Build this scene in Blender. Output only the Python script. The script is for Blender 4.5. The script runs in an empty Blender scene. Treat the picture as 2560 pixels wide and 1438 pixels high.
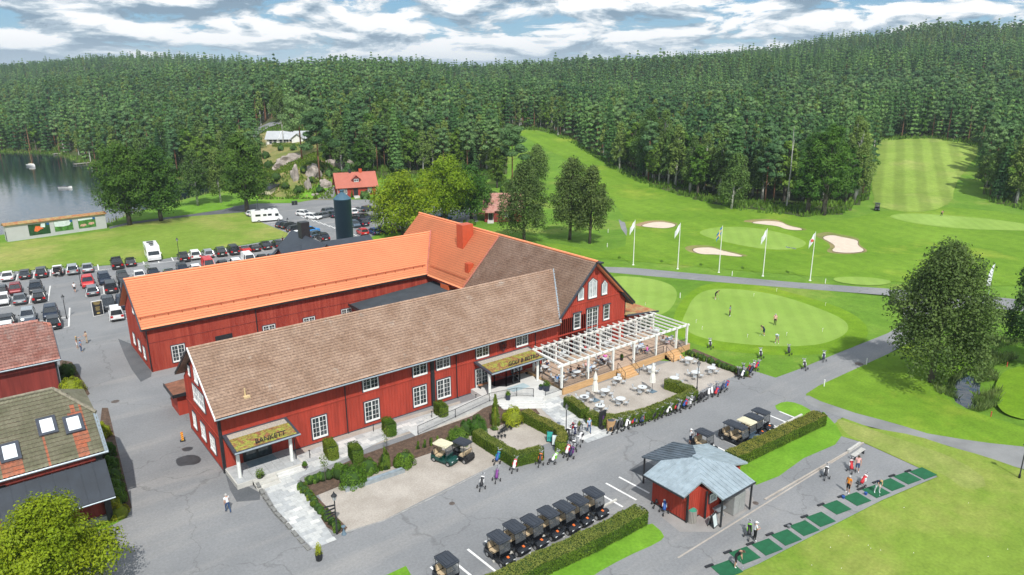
import bpy, bmesh, math, random
import numpy as np
from mathutils import Vector, Matrix
S = bpy.context.scene
rnd = random.Random(7)
R = math.radians
# ---------------------------------------------------------------- camera, sky, sun, exposure
CAM_H = 34.0; FPX = 1790.0; PITCH = R(16.47); ROLL = R(-0.29); YAW = R(37.93)
fw = Vector((math.cos(PITCH)*math.sin(YAW), math.cos(PITCH)*math.cos(YAW), -math.sin(PITCH)))
rt = Vector((math.cos(YAW), -math.sin(YAW), 0)); up = rt.cross(fw)
rt2 = math.cos(ROLL)*rt + math.sin(ROLL)*up; up2 = -math.sin(ROLL)*rt + math.cos(ROLL)*up
cd = bpy.data.cameras.new('camera'); cam = bpy.data.objects.new('camera', cd); S.collection.objects.link(cam)
cam.matrix_world = Matrix(((rt2.x, up2.x, -fw.x, 0), (rt2.y, up2.y, -fw.y, 0), (rt2.z, up2.z, -fw.z, CAM_H), (0, 0, 0, 1)))
cd.sensor_width = 36.0; cd.lens = 36.0*FPX/2560.0; cd.clip_end = 20000; cd.clip_start = 0.5
S.camera = cam
AZ, EL = R(66), R(51)                      # direction the shadows fall (from +X) and sun height
sd = Vector((math.cos(AZ)*math.cos(EL), math.sin(AZ)*math.cos(EL), -math.sin(EL)))
sl = bpy.data.lights.new('sun', 'SUN'); sl.energy = 4.6; sl.angle = R(0.6); sl.color = (1.0, 0.965, 0.91)
so = bpy.data.objects.new('sun', sl); S.collection.objects.link(so); so.rotation_euler = sd.to_track_quat('-Z', 'Y').to_euler()
so.location = (0, 0, 200)
W = bpy.data.worlds.new('World'); S.world = W; W.use_nodes = True
nt = W.node_tree; N = nt.nodes; LK = nt.links.new
for n in list(N): N.remove(n)
def wn(t, **k):
    n = N.new(t)
    for a, b in k.items(): setattr(n, a, b)
    return n
def wmath(op, a, b=None, c=None):
    n = wn('ShaderNodeMath', operation=op)
    for i, v in enumerate((a, b, c)):
        if v is None: continue
        if isinstance(v, (int, float)): n.inputs[i].default_value = v
        else: LK(v, n.inputs[i])
    return n.outputs[0]
sky = wn('ShaderNodeTexSky', sky_type='NISHITA', sun_disc=False)
sky.sun_elevation = EL; sky.sun_rotation = math.atan2(-sd.x, -sd.y); sky.air_density = 1.0; sky.dust_density = 1.2
tc = wn('ShaderNodeTexCoord'); sep = wn('ShaderNodeSeparateXYZ'); LK(tc.outputs['Generated'], sep.inputs[0])
cmb = wn('ShaderNodeCombineXYZ'); za = wmath('ABSOLUTE', sep.outputs[2])
LK(sep.outputs[0], cmb.inputs[0]); LK(sep.outputs[1], cmb.inputs[1]); LK(wmath('POWER', za, 0.80), cmb.inputs[2])
def cnoise(sc, detail, rough, off, dist=0.0):
    mp = wn('ShaderNodeMapping'); mp.inputs['Location'].default_value = off; mp.inputs['Scale'].default_value = sc; LK(cmb.outputs[0], mp.inputs[0])
    n = wn('ShaderNodeTexNoise'); n.inputs['Scale'].default_value = 1.0; n.inputs['Detail'].default_value = detail
    n.inputs['Roughness'].default_value = rough; n.inputs['Distortion'].default_value = dist; LK(mp.outputs[0], n.inputs[0]); return n.outputs[0]
def ramp(v, stops, interp='EASE'):
    r = wn('ShaderNodeValToRGB'); r.color_ramp.interpolation = interp
    e = r.color_ramp.elements
    while len(e) < len(stops): e.new(0.5)
    for k, (p, c) in enumerate(stops):
        e[k].position = p; e[k].color = (*c, 1) if isinstance(c, tuple) else (c, c, c, 1)
    LK(v, r.inputs[0]); return r.outputs[0]
SC = (9.0, 9.0, 24.0); O = (3.1, 1.7, 0.4)
n1 = cnoise(SC, 8, 0.62, O, 0.35); n1u = cnoise(SC, 4, 0.55, (3.1, 1.7, 0.4+0.42), 0.35)
n2 = cnoise((2.6, 2.6, 6.0), 4, 0.5, (9.1, 4.2, 0.5)); n3 = cnoise((20.0, 20.0, 40.0), 6, 0.6, (2.0, 5.0, 1.0), 0.2)
dens = wmath('ADD', wmath('MULTIPLY', n1, 0.70), wmath('MULTIPLY', n2, 0.42))
cover = ramp(dens, [(0.475, 0.0), (0.535, 1.0)])
lit = wmath('ADD', wmath('MULTIPLY', wmath('SUBTRACT', n1, n1u), 1.9), wmath('ADD', wmath('MULTIPLY', n3, 0.42), wmath('MULTIPLY', n2, -0.55)))
shade = ramp(wmath('ADD', lit, 0.56), [(0.28, (1.9, 2.7, 3.5)), (0.40, (3.4, 4.2, 4.9)), (0.50, (5.7, 6.2, 6.6)), (0.63, (8.2, 8.2, 8.2))])
hz = ramp(za, [(0.0, 1.0), (0.055, 0.0)])
mx = wn('ShaderNodeMixRGB'); LK(cover, mx.inputs[0])
gap = ramp(za, [(0.0, (2.4, 4.4, 5.8)), (0.12, (1.1, 3.0, 4.9)), (0.6, (0.9, 2.0, 4.2))])
skm = wn('ShaderNodeMixRGB'); skm.inputs[0].default_value = 0.8; LK(sky.outputs[0], skm.inputs[1]); LK(gap, skm.inputs[2])
LK(skm.outputs[0], mx.inputs[1]); LK(shade, mx.inputs[2])
mh = wn('ShaderNodeMixRGB'); LK(wmath('MULTIPLY', hz, 0.6), mh.inputs[0]); LK(mx.outputs[0], mh.inputs[1]); mh.inputs[2].default_value = (5.2, 6.1, 6.9, 1)
bg = wn('ShaderNodeBackground'); bg.inputs[1].default_value = 0.14; LK(mh.outputs[0], bg.inputs[0])
wo = wn('ShaderNodeOutputWorld'); LK(bg.outputs[0], wo.inputs[0])
S.view_settings.view_transform = 'Standard'; S.view_settings.look = 'None'; S.view_settings.exposure = 0.0; S.view_settings.gamma = 1.0
S.view_settings.use_curve_mapping = False
S.cycles.max_bounces = 5; S.cycles.diffuse_bounces = 2; S.cycles.glossy_bounces = 2; S.cycles.transparent_max_bounces = 8; S.cycles.transmission_bounces = 2
S.cycles.volume_bounces = 0; S.cycles.use_denoising = True
S.cycles.use_adaptive_sampling = True; S.cycles.adaptive_threshold = 0.02

# ---------------------------------------------------------------- materials
_m = {}
def mat(name, col=None, rough=0.75, var=0.12, scale=3.0, metal=0.0, bump=0.0, spec=0.4, coord='Object', stretch=(1, 1, 1), col2=None, lo=0.35, hi=0.65, detail=5, leaf=0.0, island=0.0, emit=None, alpha=None, bscale=None, orand=0.0):
    if name in _m: return _m[name]
    m = bpy.data.materials.new(name); m.use_nodes = True; t = m.node_tree; p = t.nodes['Principled BSDF']; L = t.links.new
    p.inputs['Roughness'].default_value = rough; p.inputs['Metallic'].default_value = metal; p.inputs['Specular IOR Level'].default_value = spec
    c = (*col, 1)
    if col2 is None:
        ca = tuple(x*(1-var) for x in col); cb = tuple(min(1, x*(1+var)) for x in col)
    else: ca, cb = col, col2
    if coord == 'World':
        g = t.nodes.new('ShaderNodeNewGeometry'); src = g.outputs['Position']
    else: src = t.nodes.new('ShaderNodeTexCoord').outputs[coord]
    mp = t.nodes.new('ShaderNodeMapping'); mp.inputs['Scale'].default_value = stretch; L(src, mp.inputs[0])
    n = t.nodes.new('ShaderNodeTexNoise'); n.inputs['Scale'].default_value = scale; n.inputs['Detail'].default_value = detail; n.inputs['Roughness'].default_value = 0.6; L(mp.outputs[0], n.inputs[0])
    mr = t.nodes.new('ShaderNodeMapRange'); mr.inputs[1].default_value = lo; mr.inputs[2].default_value = hi; L(n.outputs[0], mr.inputs[0])
    mix = t.nodes.new('ShaderNodeMixRGB'); L(mr.outputs[0], mix.inputs[0]); mix.inputs[1].default_value = (*ca, 1); mix.inputs[2].default_value = (*cb, 1)
    out = mix.outputs[0]
    def mul(o, fac_out, a, b):
        r = t.nodes.new('ShaderNodeMapRange'); L(fac_out, r.inputs[0]); r.inputs[3].default_value = a; r.inputs[4].default_value = b
        h = t.nodes.new('ShaderNodeHueSaturation'); L(r.outputs[0], h.inputs['Value']); L(o, h.inputs['Color']); return h
    if island:
        g = t.nodes.new('ShaderNodeNewGeometry'); out = mul(out, g.outputs['Random Per Island'], 1-island, 1+island).outputs[0]
    if orand:
        oi = t.nodes.new('ShaderNodeObjectInfo'); h = mul(out, oi.outputs['Random'], 1-orand, 1+orand)
        r2 = t.nodes.new('ShaderNodeMapRange'); L(oi.outputs['Random'], r2.inputs[0]); r2.inputs[3].default_value = 0.52; r2.inputs[4].default_value = 0.482; L(r2.outputs[0], h.inputs['Hue']); out = h.outputs[0]
    L(out, p.inputs['Base Color'])
    if bump:
        b = t.nodes.new('ShaderNodeBump'); b.inputs['Strength'].default_value = bump
        nb = n
        if bscale:
            nb = t.nodes.new('ShaderNodeTexNoise'); nb.inputs['Scale'].default_value = bscale; nb.inputs['Detail'].default_value = 6; L(mp.outputs[0], nb.inputs[0])
        L(nb.outputs[0], b.inputs['Height']); L(b.outputs[0], p.inputs['Normal'])
    if leaf:
        tr = t.nodes.new('ShaderNodeBsdfTranslucent'); L(out, tr.inputs[0]); ms = t.nodes.new('ShaderNodeMixShader'); ms.inputs[0].default_value = leaf
        L(p.outputs[0], ms.inputs[1]); L(tr.outputs[0], ms.inputs[2]); L(ms.outputs[0], t.nodes['Material Output'].inputs[0])
    if alpha is not None: p.inputs['Alpha'].default_value = alpha
    m.diffuse_color = c; _m[name] = m; return m
def mnodes(m): return m.node_tree.nodes, m.node_tree.links.new, m.node_tree.nodes['Principled BSDF']
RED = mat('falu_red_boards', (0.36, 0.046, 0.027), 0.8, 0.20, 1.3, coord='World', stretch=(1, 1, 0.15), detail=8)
REDW = mat('weathered_red_boards', (0.26, 0.030, 0.018), 0.85, col2=(0.40, 0.070, 0.042), scale=1.1, coord='World', stretch=(2.2, 2.2, 0.12), detail=9, lo=0.38, hi=0.68)
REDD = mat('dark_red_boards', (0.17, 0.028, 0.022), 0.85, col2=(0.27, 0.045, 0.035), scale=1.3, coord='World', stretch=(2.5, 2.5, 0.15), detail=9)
WHITE = mat('white_paint', (0.80, 0.80, 0.78), 0.5, 0.03)
OFFW = mat('offwhite_painted_wood', (0.76, 0.77, 0.73), 0.55, 0.06)
BLACK = mat('black_painted_metal', (0.022, 0.024, 0.028), 0.45, 0.2)
DARK = mat('dark_grey_metal_trim', (0.055, 0.062, 0.080), 0.4, 0.15)
GLASS = mat('window_glass', (0.035, 0.045, 0.05), 0.06, 0.5, 1.2, spec=0.9, coord='World')
GLASSL = mat('curtained_window_glass', (0.42, 0.46, 0.48), 0.15, 0.25, 2.0, spec=0.7, coord='World')
METAL = mat('galvanised_metal', (0.42, 0.48, 0.52), 0.35, 0.1, metal=0.6)
ZINC = mat('standing_seam_zinc', (0.36, 0.43, 0.47), 0.42, 0.14, 1.6, metal=0.35)
ASPH = mat('asphalt', (0.175, 0.182, 0.190), 0.92, col2=(0.250, 0.255, 0.26), scale=0.10, coord='World', detail=9, bump=0.15, bscale=6.0, lo=0.3, hi=0.7)
def speckle(m, scale, amt):
    n, l, p = mnodes(m); src = p.inputs['Base Color'].links[0].from_socket
    g = n.new('ShaderNodeNewGeometry'); t = n.new('ShaderNodeTexNoise'); t.inputs['Scale'].default_value = scale; t.inputs['Detail'].default_value = 3; l(g.outputs['Position'], t.inputs[0])
    r = n.new('ShaderNodeMapRange'); r.inputs[1].default_value = 0.3; r.inputs[2].default_value = 0.7; r.inputs[3].default_value = 1-amt; r.inputs[4].default_value = 1+amt; l(t.outputs[0], r.inputs[0])
    h = n.new('ShaderNodeHueSaturation'); l(r.outputs[0], h.inputs['Value']); l(src, h.inputs['Color']); l(h.outputs[0], p.inputs['Base Color'])
def wear(m, light, dark):
    n, l, p = mnodes(m); src = p.inputs['Base Color'].links[0].from_socket; g = n.new('ShaderNodeNewGeometry')
    mp = n.new('ShaderNodeMapping'); mp.inputs['Rotation'].default_value = (0, 0, R(8)); mp.inputs['Scale'].default_value = (.035, .22, 1); l(g.outputs['Position'], mp.inputs[0])
    t = n.new('ShaderNodeTexNoise'); t.inputs['Scale'].default_value = 1.0; t.inputs['Detail'].default_value = 8; t.inputs['Roughness'].default_value = .65; l(mp.outputs[0], t.inputs[0])
    r = n.new('ShaderNodeMapRange'); r.inputs[1].default_value = .52; r.inputs[2].default_value = .72; r.inputs[4].default_value = .7; l(t.outputs[0], r.inputs[0])
    x = n.new('ShaderNodeMixRGB'); l(r.outputs[0], x.inputs[0]); l(src, x.inputs[1]); x.inputs[2].default_value = (*light, 1)
    t2 = n.new('ShaderNodeTexNoise'); t2.inputs['Scale'].default_value = .6; t2.inputs['Detail'].default_value = 5; l(g.outputs['Position'], t2.inputs[0]); va = n.new('ShaderNodeVectorMath'); va.operation = 'MULTIPLY_ADD'; l(t2.outputs['Color'], va.inputs[0]); va.inputs[1].default_value = (3, 3, 0); l(g.outputs['Position'], va.inputs[2])
    vo = n.new('ShaderNodeTexVoronoi'); vo.feature = 'DISTANCE_TO_EDGE'; vo.inputs['Scale'].default_value = .075; l(va.outputs[0], vo.inputs[0]); r2 = n.new('ShaderNodeMapRange'); r2.inputs[1].default_value = .0; r2.inputs[2].default_value = .006; r2.inputs[3].default_value = .38; r2.inputs[4].default_value = 0; l(vo.outputs['Distance'], r2.inputs[0])
    y = n.new('ShaderNodeMixRGB'); l(r2.outputs[0], y.inputs[0]); l(x.outputs[0], y.inputs[1]); y.inputs[2].default_value = (*dark, 1); l(y.outputs[0], p.inputs['Base Color'])
wear(ASPH, (0.31, 0.30, 0.285), (0.07, 0.07, 0.07)); speckle(ASPH, 5.0, 0.10)
ASPHD = mat('darker_and_shaded_asphalt', (0.085, 0.092, 0.10), 0.9, col2=(0.125, 0.13, 0.138), scale=0.35, coord='World', detail=8); speckle(ASPHD, 6.0, 0.10)  # also colours the painted shadow of the kiosk canopy
PAINT = mat('road_paint', (0.72, 0.72, 0.70), 0.7, 0.12, 3.0, coord='World')
GRAVEL = mat('gravel', (0.33, 0.295, 0.255), 0.95, col2=(0.43, 0.39, 0.345), scale=0.4, coord='World', detail=10, bump=0.25, bscale=14); speckle(GRAVEL, 7.0, 0.12)
SOIL = mat('bark_soil', (0.10, 0.065, 0.045), 0.95, 0.35, 2.5, coord='World'); speckle(SOIL, 9.0, 0.3)
STONE = mat('pale_granite_paving', (0.50, 0.51, 0.50), 0.8, 0.10, 2.0, coord='World')
STONE2 = mat('grey_granite_paving', (0.40, 0.415, 0.42), 0.8, 0.12, 2.0, coord='World')
STONE3 = mat('white_granite_paving', (0.60, 0.60, 0.58), 0.8, 0.08, 2.0, coord='World')
CONC = mat('concrete', (0.52, 0.51, 0.47), 0.85, 0.10, 1.2, coord='World')
KERB = mat('kerb_stone', (0.30, 0.30, 0.29), 0.9, 0.2, 2.0, coord='World')
WOOD = mat('new_timber', (0.56, 0.35, 0.17), 0.7, 0.18, 2.0, coord='World', stretch=(0.25, 4, 4))
DECKM = mat('deck_boards', (0.42, 0.31, 0.23), 0.75, 0.16, 1.5, coord='World', stretch=(0.3, 5, 1))
GREYW = mat('grey_weathered_wood', (0.33, 0.31, 0.28), 0.85, 0.2, 2.0, stretch=(1, 1, 0.2))
TYRE = mat('tyre_rubber', (0.02, 0.02, 0.022), 0.85, 0.1)
RIM = mat('wheel_rim', (0.45, 0.46, 0.47), 0.35, 0.05, metal=0.7)
SAND = mat('bunker_sand', (0.60, 0.50, 0.40), 0.95, 0.07, 0.8, coord='World')
CANVAS = mat('cream_canvas', (0.74, 0.73, 0.66), 0.8, 0.05)
def grass(name, ca, cb, scale=0.12, dry=None, amt=0.14, stripes=None, drylo=0.55, dryhi=0.72):
    m = mat(name, ca, 0.95, col2=cb, scale=scale, coord='World', detail=9, lo=0.3, hi=0.7, spec=0.15, bump=0.25, bscale=3.0)
    n, l, p = mnodes(m); src = p.inputs['Base Color'].links[0].from_socket; g = n.new('ShaderNodeNewGeometry')
    if dry:
        t = n.new('ShaderNodeTexNoise'); t.inputs['Scale'].default_value = 0.045; t.inputs['Detail'].default_value = 7; t.inputs['Roughness'].default_value = 0.65; l(g.outputs['Position'], t.inputs[0])
        r = n.new('ShaderNodeMapRange'); r.inputs[1].default_value = drylo; r.inputs[2].default_value = dryhi; l(t.outputs[0], r.inputs[0])
        x = n.new('ShaderNodeMixRGB'); l(r.outputs[0], x.inputs[0]); l(src, x.inputs[1]); x.inputs[2].default_value = (*dry, 1); src = x.outputs[0]
    if stripes:
        ang, wid, k = stripes
        mp = n.new('ShaderNodeMapping'); mp.inputs['Rotation'].default_value = (0, 0, ang); l(g.outputs['Position'], mp.inputs[0])
        w = n.new('ShaderNodeTexWave'); w.bands_direction = 'X'; w.inputs['Scale'].default_value = 0.314/wid; w.inputs['Distortion'].default_value = 0.6; w.inputs['Detail'].default_value = 1.5; l(mp.outputs[0], w.inputs[0])
        r = n.new('ShaderNodeMapRange'); r.inputs[1].default_value = 0.25; r.inputs[2].default_value = 0.75; r.inputs[3].default_value = 1-k; r.inputs[4].default_value = 1+k; l(w.outputs['Fac'], r.inputs[0])
        h = n.new('ShaderNodeHueSaturation'); l(r.outputs[0], h.inputs['Value']); l(src, h.inputs['Color']); src = h.outputs[0]
    l(src, p.inputs['Base Color']); speckle(m, 0.7, amt*.8); speckle(m, 4.0, amt); return m
GR = grass('grass_rough', (0.085, 0.19, 0.016), (0.155, 0.275, 0.032), 0.09, dry=(0.25, 0.27, 0.065))
GLAWN = grass('grass_lawn', (0.135, 0.225, 0.024), (0.205, 0.290, 0.046), 0.10, dry=(0.30, 0.30, 0.085), drylo=0.47, dryhi=.66)
GFAIR = grass('grass_fairway', (0.100, 0.205, 0.012), (0.165, 0.285, 0.026), 0.05, dry=(0.26, 0.33, 0.04), stripes=(R(20), 5.0, 0.03))
GFAIR2 = grass('grass_striped_fairway', (0.175, 0.265, 0.040), (0.235, 0.325, 0.062), 0.07, dry=(0.29, 0.33, 0.09), stripes=(R(-115), 6.0, 0.12))
GGREEN = grass('grass_green', (0.190, 0.310, 0.050), (0.250, 0.370, 0.075), 0.08, dry=(0.27, 0.40, 0.09), stripes=(R(50), 2.4, 0.03), amt=0.05)
GCOL = grass('grass_collar', (0.115, 0.225, 0.010), (0.165, 0.285, 0.018), 0.08, dry=(0.24, 0.31, 0.03), stripes=(R(-30), 3.0, 0.03))
GDRY = grass('grass_dry_verge', (0.185, 0.255, 0.048), (0.275, 0.295, 0.090), 0.20, dry=(0.33, 0.30, 0.15))
GISL = grass('grass_verge', (0.110, 0.255, 0.018), (0.165, 0.320, 0.030), 0.15)
GBROWN = grass('heath_slope', (0.12, 0.17, 0.035), (0.27, 0.24, 0.095), 0.12, dry=(0.33, 0.23, 0.13), drylo=0.48, dryhi=0.62)
FLOOR = grass('forest_floor', (0.030, 0.055, 0.014), (0.085, 0.105, 0.035), 0.10, dry=(0.20, 0.15, 0.075), drylo=0.55)

# ---------------------------------------------------------------- mesh helpers
class MB:
    def __init__(s): s.v = []; s.f = []; s.m = []
    def add(s, vs, fs, mi=0):
        o = len(s.v); s.v += [tuple(x) for x in vs]; s.f += [tuple(i+o for i in f) for f in fs]; s.m += [mi]*len(fs); return s
    def box(s, x0, y0, z0, x1, y1, z1, mi=0, M=None):
        vs = [Vector((x, y, z)) for z in (z0, z1) for y in (y0, y1) for x in (x0, x1)]
        if M is not None: vs = [M @ v for v in vs]
        return s.add(vs, [(0, 2, 3, 1), (4, 5, 7, 6), (0, 1, 5, 4), (2, 6, 7, 3), (0, 4, 6, 2), (1, 3, 7, 5)], mi)
    def quad(s, a, b, c, d, mi=0): return s.add([a, b, c, d], [(0, 1, 2, 3)], mi)
    def slab(s, pts, n, t, mi=0):
        n = Vector(n); k = len(pts); lo = [Vector(p)-n*t for p in pts]; hi = [Vector(p) for p in pts]
        return s.add(hi+lo, [tuple(range(k)), tuple(range(2*k-1, k-1, -1))]+[(i, i+k, (i+1) % k+k, (i+1) % k) for i in range(k)], mi)
    def prism(s, poly, z0, z1, mi=0):
        k = len(poly); vs = [(p[0], p[1], z0) for p in poly]+[(p[0], p[1], z1) for p in poly]
        return s.add(vs, [tuple(range(k-1, -1, -1)), tuple(range(k, 2*k))]+[(i, (i+1) % k, (i+1) % k+k, i+k) for i in range(k)], mi)
    def tube(s, pts, rad, n=6, mi=0, cap=True):
        pts = [Vector(p) for p in pts]; rr = rad if isinstance(rad, (list, tuple)) else [rad]*len(pts); vs = []
        for i, p in enumerate(pts):
            d = (pts[min(i+1, len(pts)-1)]-pts[max(i-1, 0)])
            d = d.normalized() if d.length > 1e-9 else Vector((0, 0, 1))
            a = d.orthogonal().normalized() if i == 0 else (a - d*a.dot(d)).normalized()
            b = d.cross(a)
            vs += [p+(a*math.cos(2*math.pi*k/n)+b*math.sin(2*math.pi*k/n))*rr[i] for k in range(n)]
        fs = [(i*n+k, i*n+(k+1) % n, (i+1)*n+(k+1) % n, (i+1)*n+k) for i in range(len(pts)-1) for k in range(n)]
        if cap: fs += [tuple(range(n-1, -1, -1)), tuple(range((len(pts)-1)*n, len(pts)*n))]
        return s.add(vs, fs, mi)
    def lathe(s, prof, n=12, o=(0, 0, 0), mi=0, M=None):
        vs = [Vector((o[0]+r*math.cos(2*math.pi*k/n), o[1]+r*math.sin(2*math.pi*k/n), o[2]+z)) for r, z in prof for k in range(n)]
        if M is not None: vs = [M @ v for v in vs]
        fs = [(i*n+k, i*n+(k+1) % n, (i+1)*n+(k+1) % n, (i+1)*n+k) for i in range(len(prof)-1) for k in range(n)]
        return s.add(vs, fs+[tuple(range(n-1, -1, -1)), tuple(range((len(prof)-1)*n, len(prof)*n))], mi)
    def mesh(s, name, mats=(), smooth=False):
        me = bpy.data.meshes.new(name); me.from_pydata(s.v, [], s.f)
        for m in (mats if isinstance(mats, (list, tuple)) else [mats]): me.materials.append(m)
        if any(s.m): me.polygons.foreach_set('material_index', s.m)
        if smooth: me.polygons.foreach_set('use_smooth', [True]*len(s.f))
        me.update(); return me
def npmesh(name, v, q, m, smooth=False):
    me = bpy.data.meshes.new(name); v = np.asarray(v, np.float32); q = np.asarray(q, np.int32); k = q.shape[1]
    me.vertices.add(len(v)); me.vertices.foreach_set('co', v.ravel()); me.loops.add(q.size); me.loops.foreach_set('vertex_index', q.ravel())
    me.polygons.add(len(q)); me.polygons.foreach_set('loop_start', np.arange(0, q.size, k, dtype=np.int32)); me.polygons.foreach_set('loop_total', np.full(len(q), k, np.int32))
    if smooth: me.polygons.foreach_set('use_smooth', np.ones(len(q), bool))
    me.materials.append(m); me.update(calc_edges=True); me.validate()
    return me
def softn(me, n):
    'leaves are shaded by the side of the crown they hang on'
    me.polygons.foreach_set('use_smooth', np.ones(len(me.polygons), bool)); me.normals_split_custom_set_from_vertices(n.astype(float).tolist()); return me
def tag(o, label=None, cat=None, group=None, kind=None):
    if label: o['label'] = label
    if cat: o['category'] = cat
    if group: o['group'] = group
    if kind: o['kind'] = kind
    return o
def ob(name, me, parent=None, loc=(0, 0, 0), rz=0.0, **k):
    o = bpy.data.objects.new(name, me); S.collection.objects.link(o); o.location = loc; o.rotation_euler = (0, 0, rz)
    if parent: o.parent = parent
    return tag(o, **k)
def root(name, loc, rz=0.0, label=None, cat=None, group=None, scale=1.0):
    o = ob(name, None, None, loc, rz, label=label, cat=cat, group=group); o.empty_display_size = 0.3; o.scale = (scale,)*3; return o
# a Kind is a list of parts (name, mesh, parent index or None, location); place() links a thing and its parts
def place(kind, name, loc, rz=0.0, label=None, cat=None, group=None, scale=1.0, mats=None, plabel=None):
    r = root(name, loc, rz, label, cat, group, scale); made = []
    for (pn, me, pi, pl) in kind:
        o = ob(pn, me, r if pi is None else made[pi], pl); made.append(o)
        if mats:
            for i, m in enumerate(me.materials):
                if m.name in mats: o.material_slots[i].link = 'OBJECT'; o.material_slots[i].material = mats[m.name]
    return r
# ---------------------------------------------------------------- terrain
_cx = np.array([-900, 0, 350, 600, 725, 870, 1050, 1180, 1300, 1500, 1700, 1900, 2100, 2300, 2560, 3500.])
_cu = (_cx-1280)/FPX
_dd = np.array([-200, 0, 160, 207, 228, 280, 350, 450, 600, 800, 1000, 1300, 1800, 2600, 9000.])
_T = np.array([
 [0, 0, -.2, -.3, -.5, -.5, .5, 4, 11, 20, 30, 38, 34, 30, 30],
 [0, 0, -.2, -.3, -.5, -.5, .5, 4, 11, 20, 30, 38, 34, 30, 30],
 [0, 0, 0, -.3, .3, 1, 5, 9, 18, 29, 40, 50, 40, 30, 25],
 [0, 0, 0, 0, 1, 5, 9, 13, 20, 28, 32, 32, 22, 10, 10],
 [0, 0, 0, .0, 13.5, 16, 17, 19, 22, 26, 29, 27, 20, 10, 10],
 [0, 0, 0, 0, 4.5, 12, 17, 21, 26, 32, 33, 30, 20, 10, 10],
 [0, 0, 0, .0, 2.5, 8, 14, 20, 26, 32, 36, 28, 15, 10, 10],
 [0, 0, 0, .0, 1.2, 4, 9, 14, 19, 23, 25, 22, 12, 8, 8],
 [0, 0, 0, .3, 1.5, 4.5, 9.5, 14, 19, 25, 29, 28, 20, 10, 10],
 [0, 0, 0, 0, 1, 4, 9, 14, 20, 28, 33, 33, 28, 15, 10],
 [0, 0, 0, .3, 1.2, 4, 8, 13, 21, 32, 41, 43, 36, 20, 10],
 [0, 0, 0, .5, 1.5, 4, 8, 14, 24, 37, 48, 51, 44, 25, 10],
 [0, 0, 0, .5, 2, 6, 10, 17, 30, 48, 62, 62, 50, 30, 10],
 [0, 0, -.3, .6, 2.5, 7.5, 11, 19, 36, 60, 72, 66, 55, 30, 10],
 [0, 0, -.3, 0, 1.5, 6, 12, 22, 42, 64, 66, 60, 50, 30, 10],
 [0, 0, -.3, 0, 1.5, 6, 12, 22, 42, 64, 66, 60, 50, 30, 10]])
SY, CY = math.sin(YAW), math.cos(YAW)
def dw(x, y): return x*SY+y*CY, x*CY-y*SY
def xy(d, w): return d*SY+w*CY, d*CY-w*SY
def _h0(x, y):
    x = np.asarray(x, float); y = np.asarray(y, float)
    d, w = dw(x, y); u = w/np.maximum(d, 60.)
    u = np.clip(u, _cu[0], _cu[-1]); d = np.clip(d, _dd[0], _dd[-1]-1)
    i = np.clip(np.searchsorted(_cu, u, 'right')-1, 0, len(_cu)-2); j = np.clip(np.searchsorted(_dd, d, 'right')-1, 0, len(_dd)-2)
    a = (u-_cu[i])/(_cu[i+1]-_cu[i]); b = (d-_dd[j])/(_dd[j+1]-_dd[j])
    a = a*a*(3-2*a); b2 = b*b*(3-2*b)*0.6+b*0.4
    h = (_T[i, j]*(1-a)+_T[i+1, j]*a)*(1-b2)+(_T[i, j+1]*(1-a)+_T[i+1, j+1]*a)*b2
    rough = np.clip((d-260)/200, 0, 1)
    rd = np.clip((d-430)/150, 0, 1)*np.clip((1150-d)/200, 0, 1)
    return h+rough*(1.6*np.sin(x/31.)*np.cos(y/27.+1)+0.8*np.sin(x/13.+2)*np.sin(y/15.))+rd*(6.5*np.sin(d/52.+w/170.+1.5*np.sin(w/210.))+3.5*np.sin(w/63.+d/120.))
def G(px, py, z=0.0):
    "point at height z seen at photo pixel (px, py): used to survey where things stand"
    r = fw+rt2*((px-1280)/FPX)-up2*((py-719)/FPX); t = (z-CAM_H)/r.z
    return Vector((r.x*t, r.y*t, z))
def GP(px, py, off=0.0):
    "point where the sight line of photo pixel (px, py) meets the terrain"
    r = fw+rt2*((px-1280)/FPX)-up2*((py-719)/FPX); hl = r.x*SY+r.y*CY
    if r.z*90/hl+CAM_H < -2.5: return Vector((*G(px, py)[:2], off))
    for st in ((60., 1600., 4.),):
        D = np.arange(*st); T = D/hl; dz = CAM_H+r.z*T-hgt(r.x*T, r.y*T); k = np.argmax(dz < 0)
        if dz[k] >= 0: t = 1500/hl; return Vector((r.x*t, r.y*t, CAM_H+r.z*t))
        D = np.linspace(D[k]-4, D[k], 40); T = D/hl; dz = CAM_H+r.z*T-hgt(r.x*T, r.y*T); k = int(np.argmax(dz < 0)); t = T[k]
        return Vector((r.x*t, r.y*t, CAM_H+r.z*t+off))
LZ = -1.6
LAKE = [tuple(G(*p, LZ)[:2]) for p in [(-900, 372), (-300, 376), (0, 380), (77, 382), (144, 386), (175, 397), (202, 407), (240, 415), (300, 428), (420, 447), (530, 455), (552, 463), (545, 473), (500, 492), (440, 505), (365, 524), (300, 545), (268, 562), (200, 566), (60, 580), (0, 592), (-300, 640), (-900, 700)]]
POND = [tuple(G(*p, -0.7)[:2]) for p in [(2468, 890), (2492, 870), (2530, 866), (2572, 872), (2600, 905), (2530, 893), (2490, 900), (2448, 915), (2440, 930), (2452, 945), (2458, 985), (2452, 1012), (2425, 1022), (2395, 1012), (2372, 990), (2362, 970), (2372, 948), (2400, 930), (2420, 915), (2440, 903)]]
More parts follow.
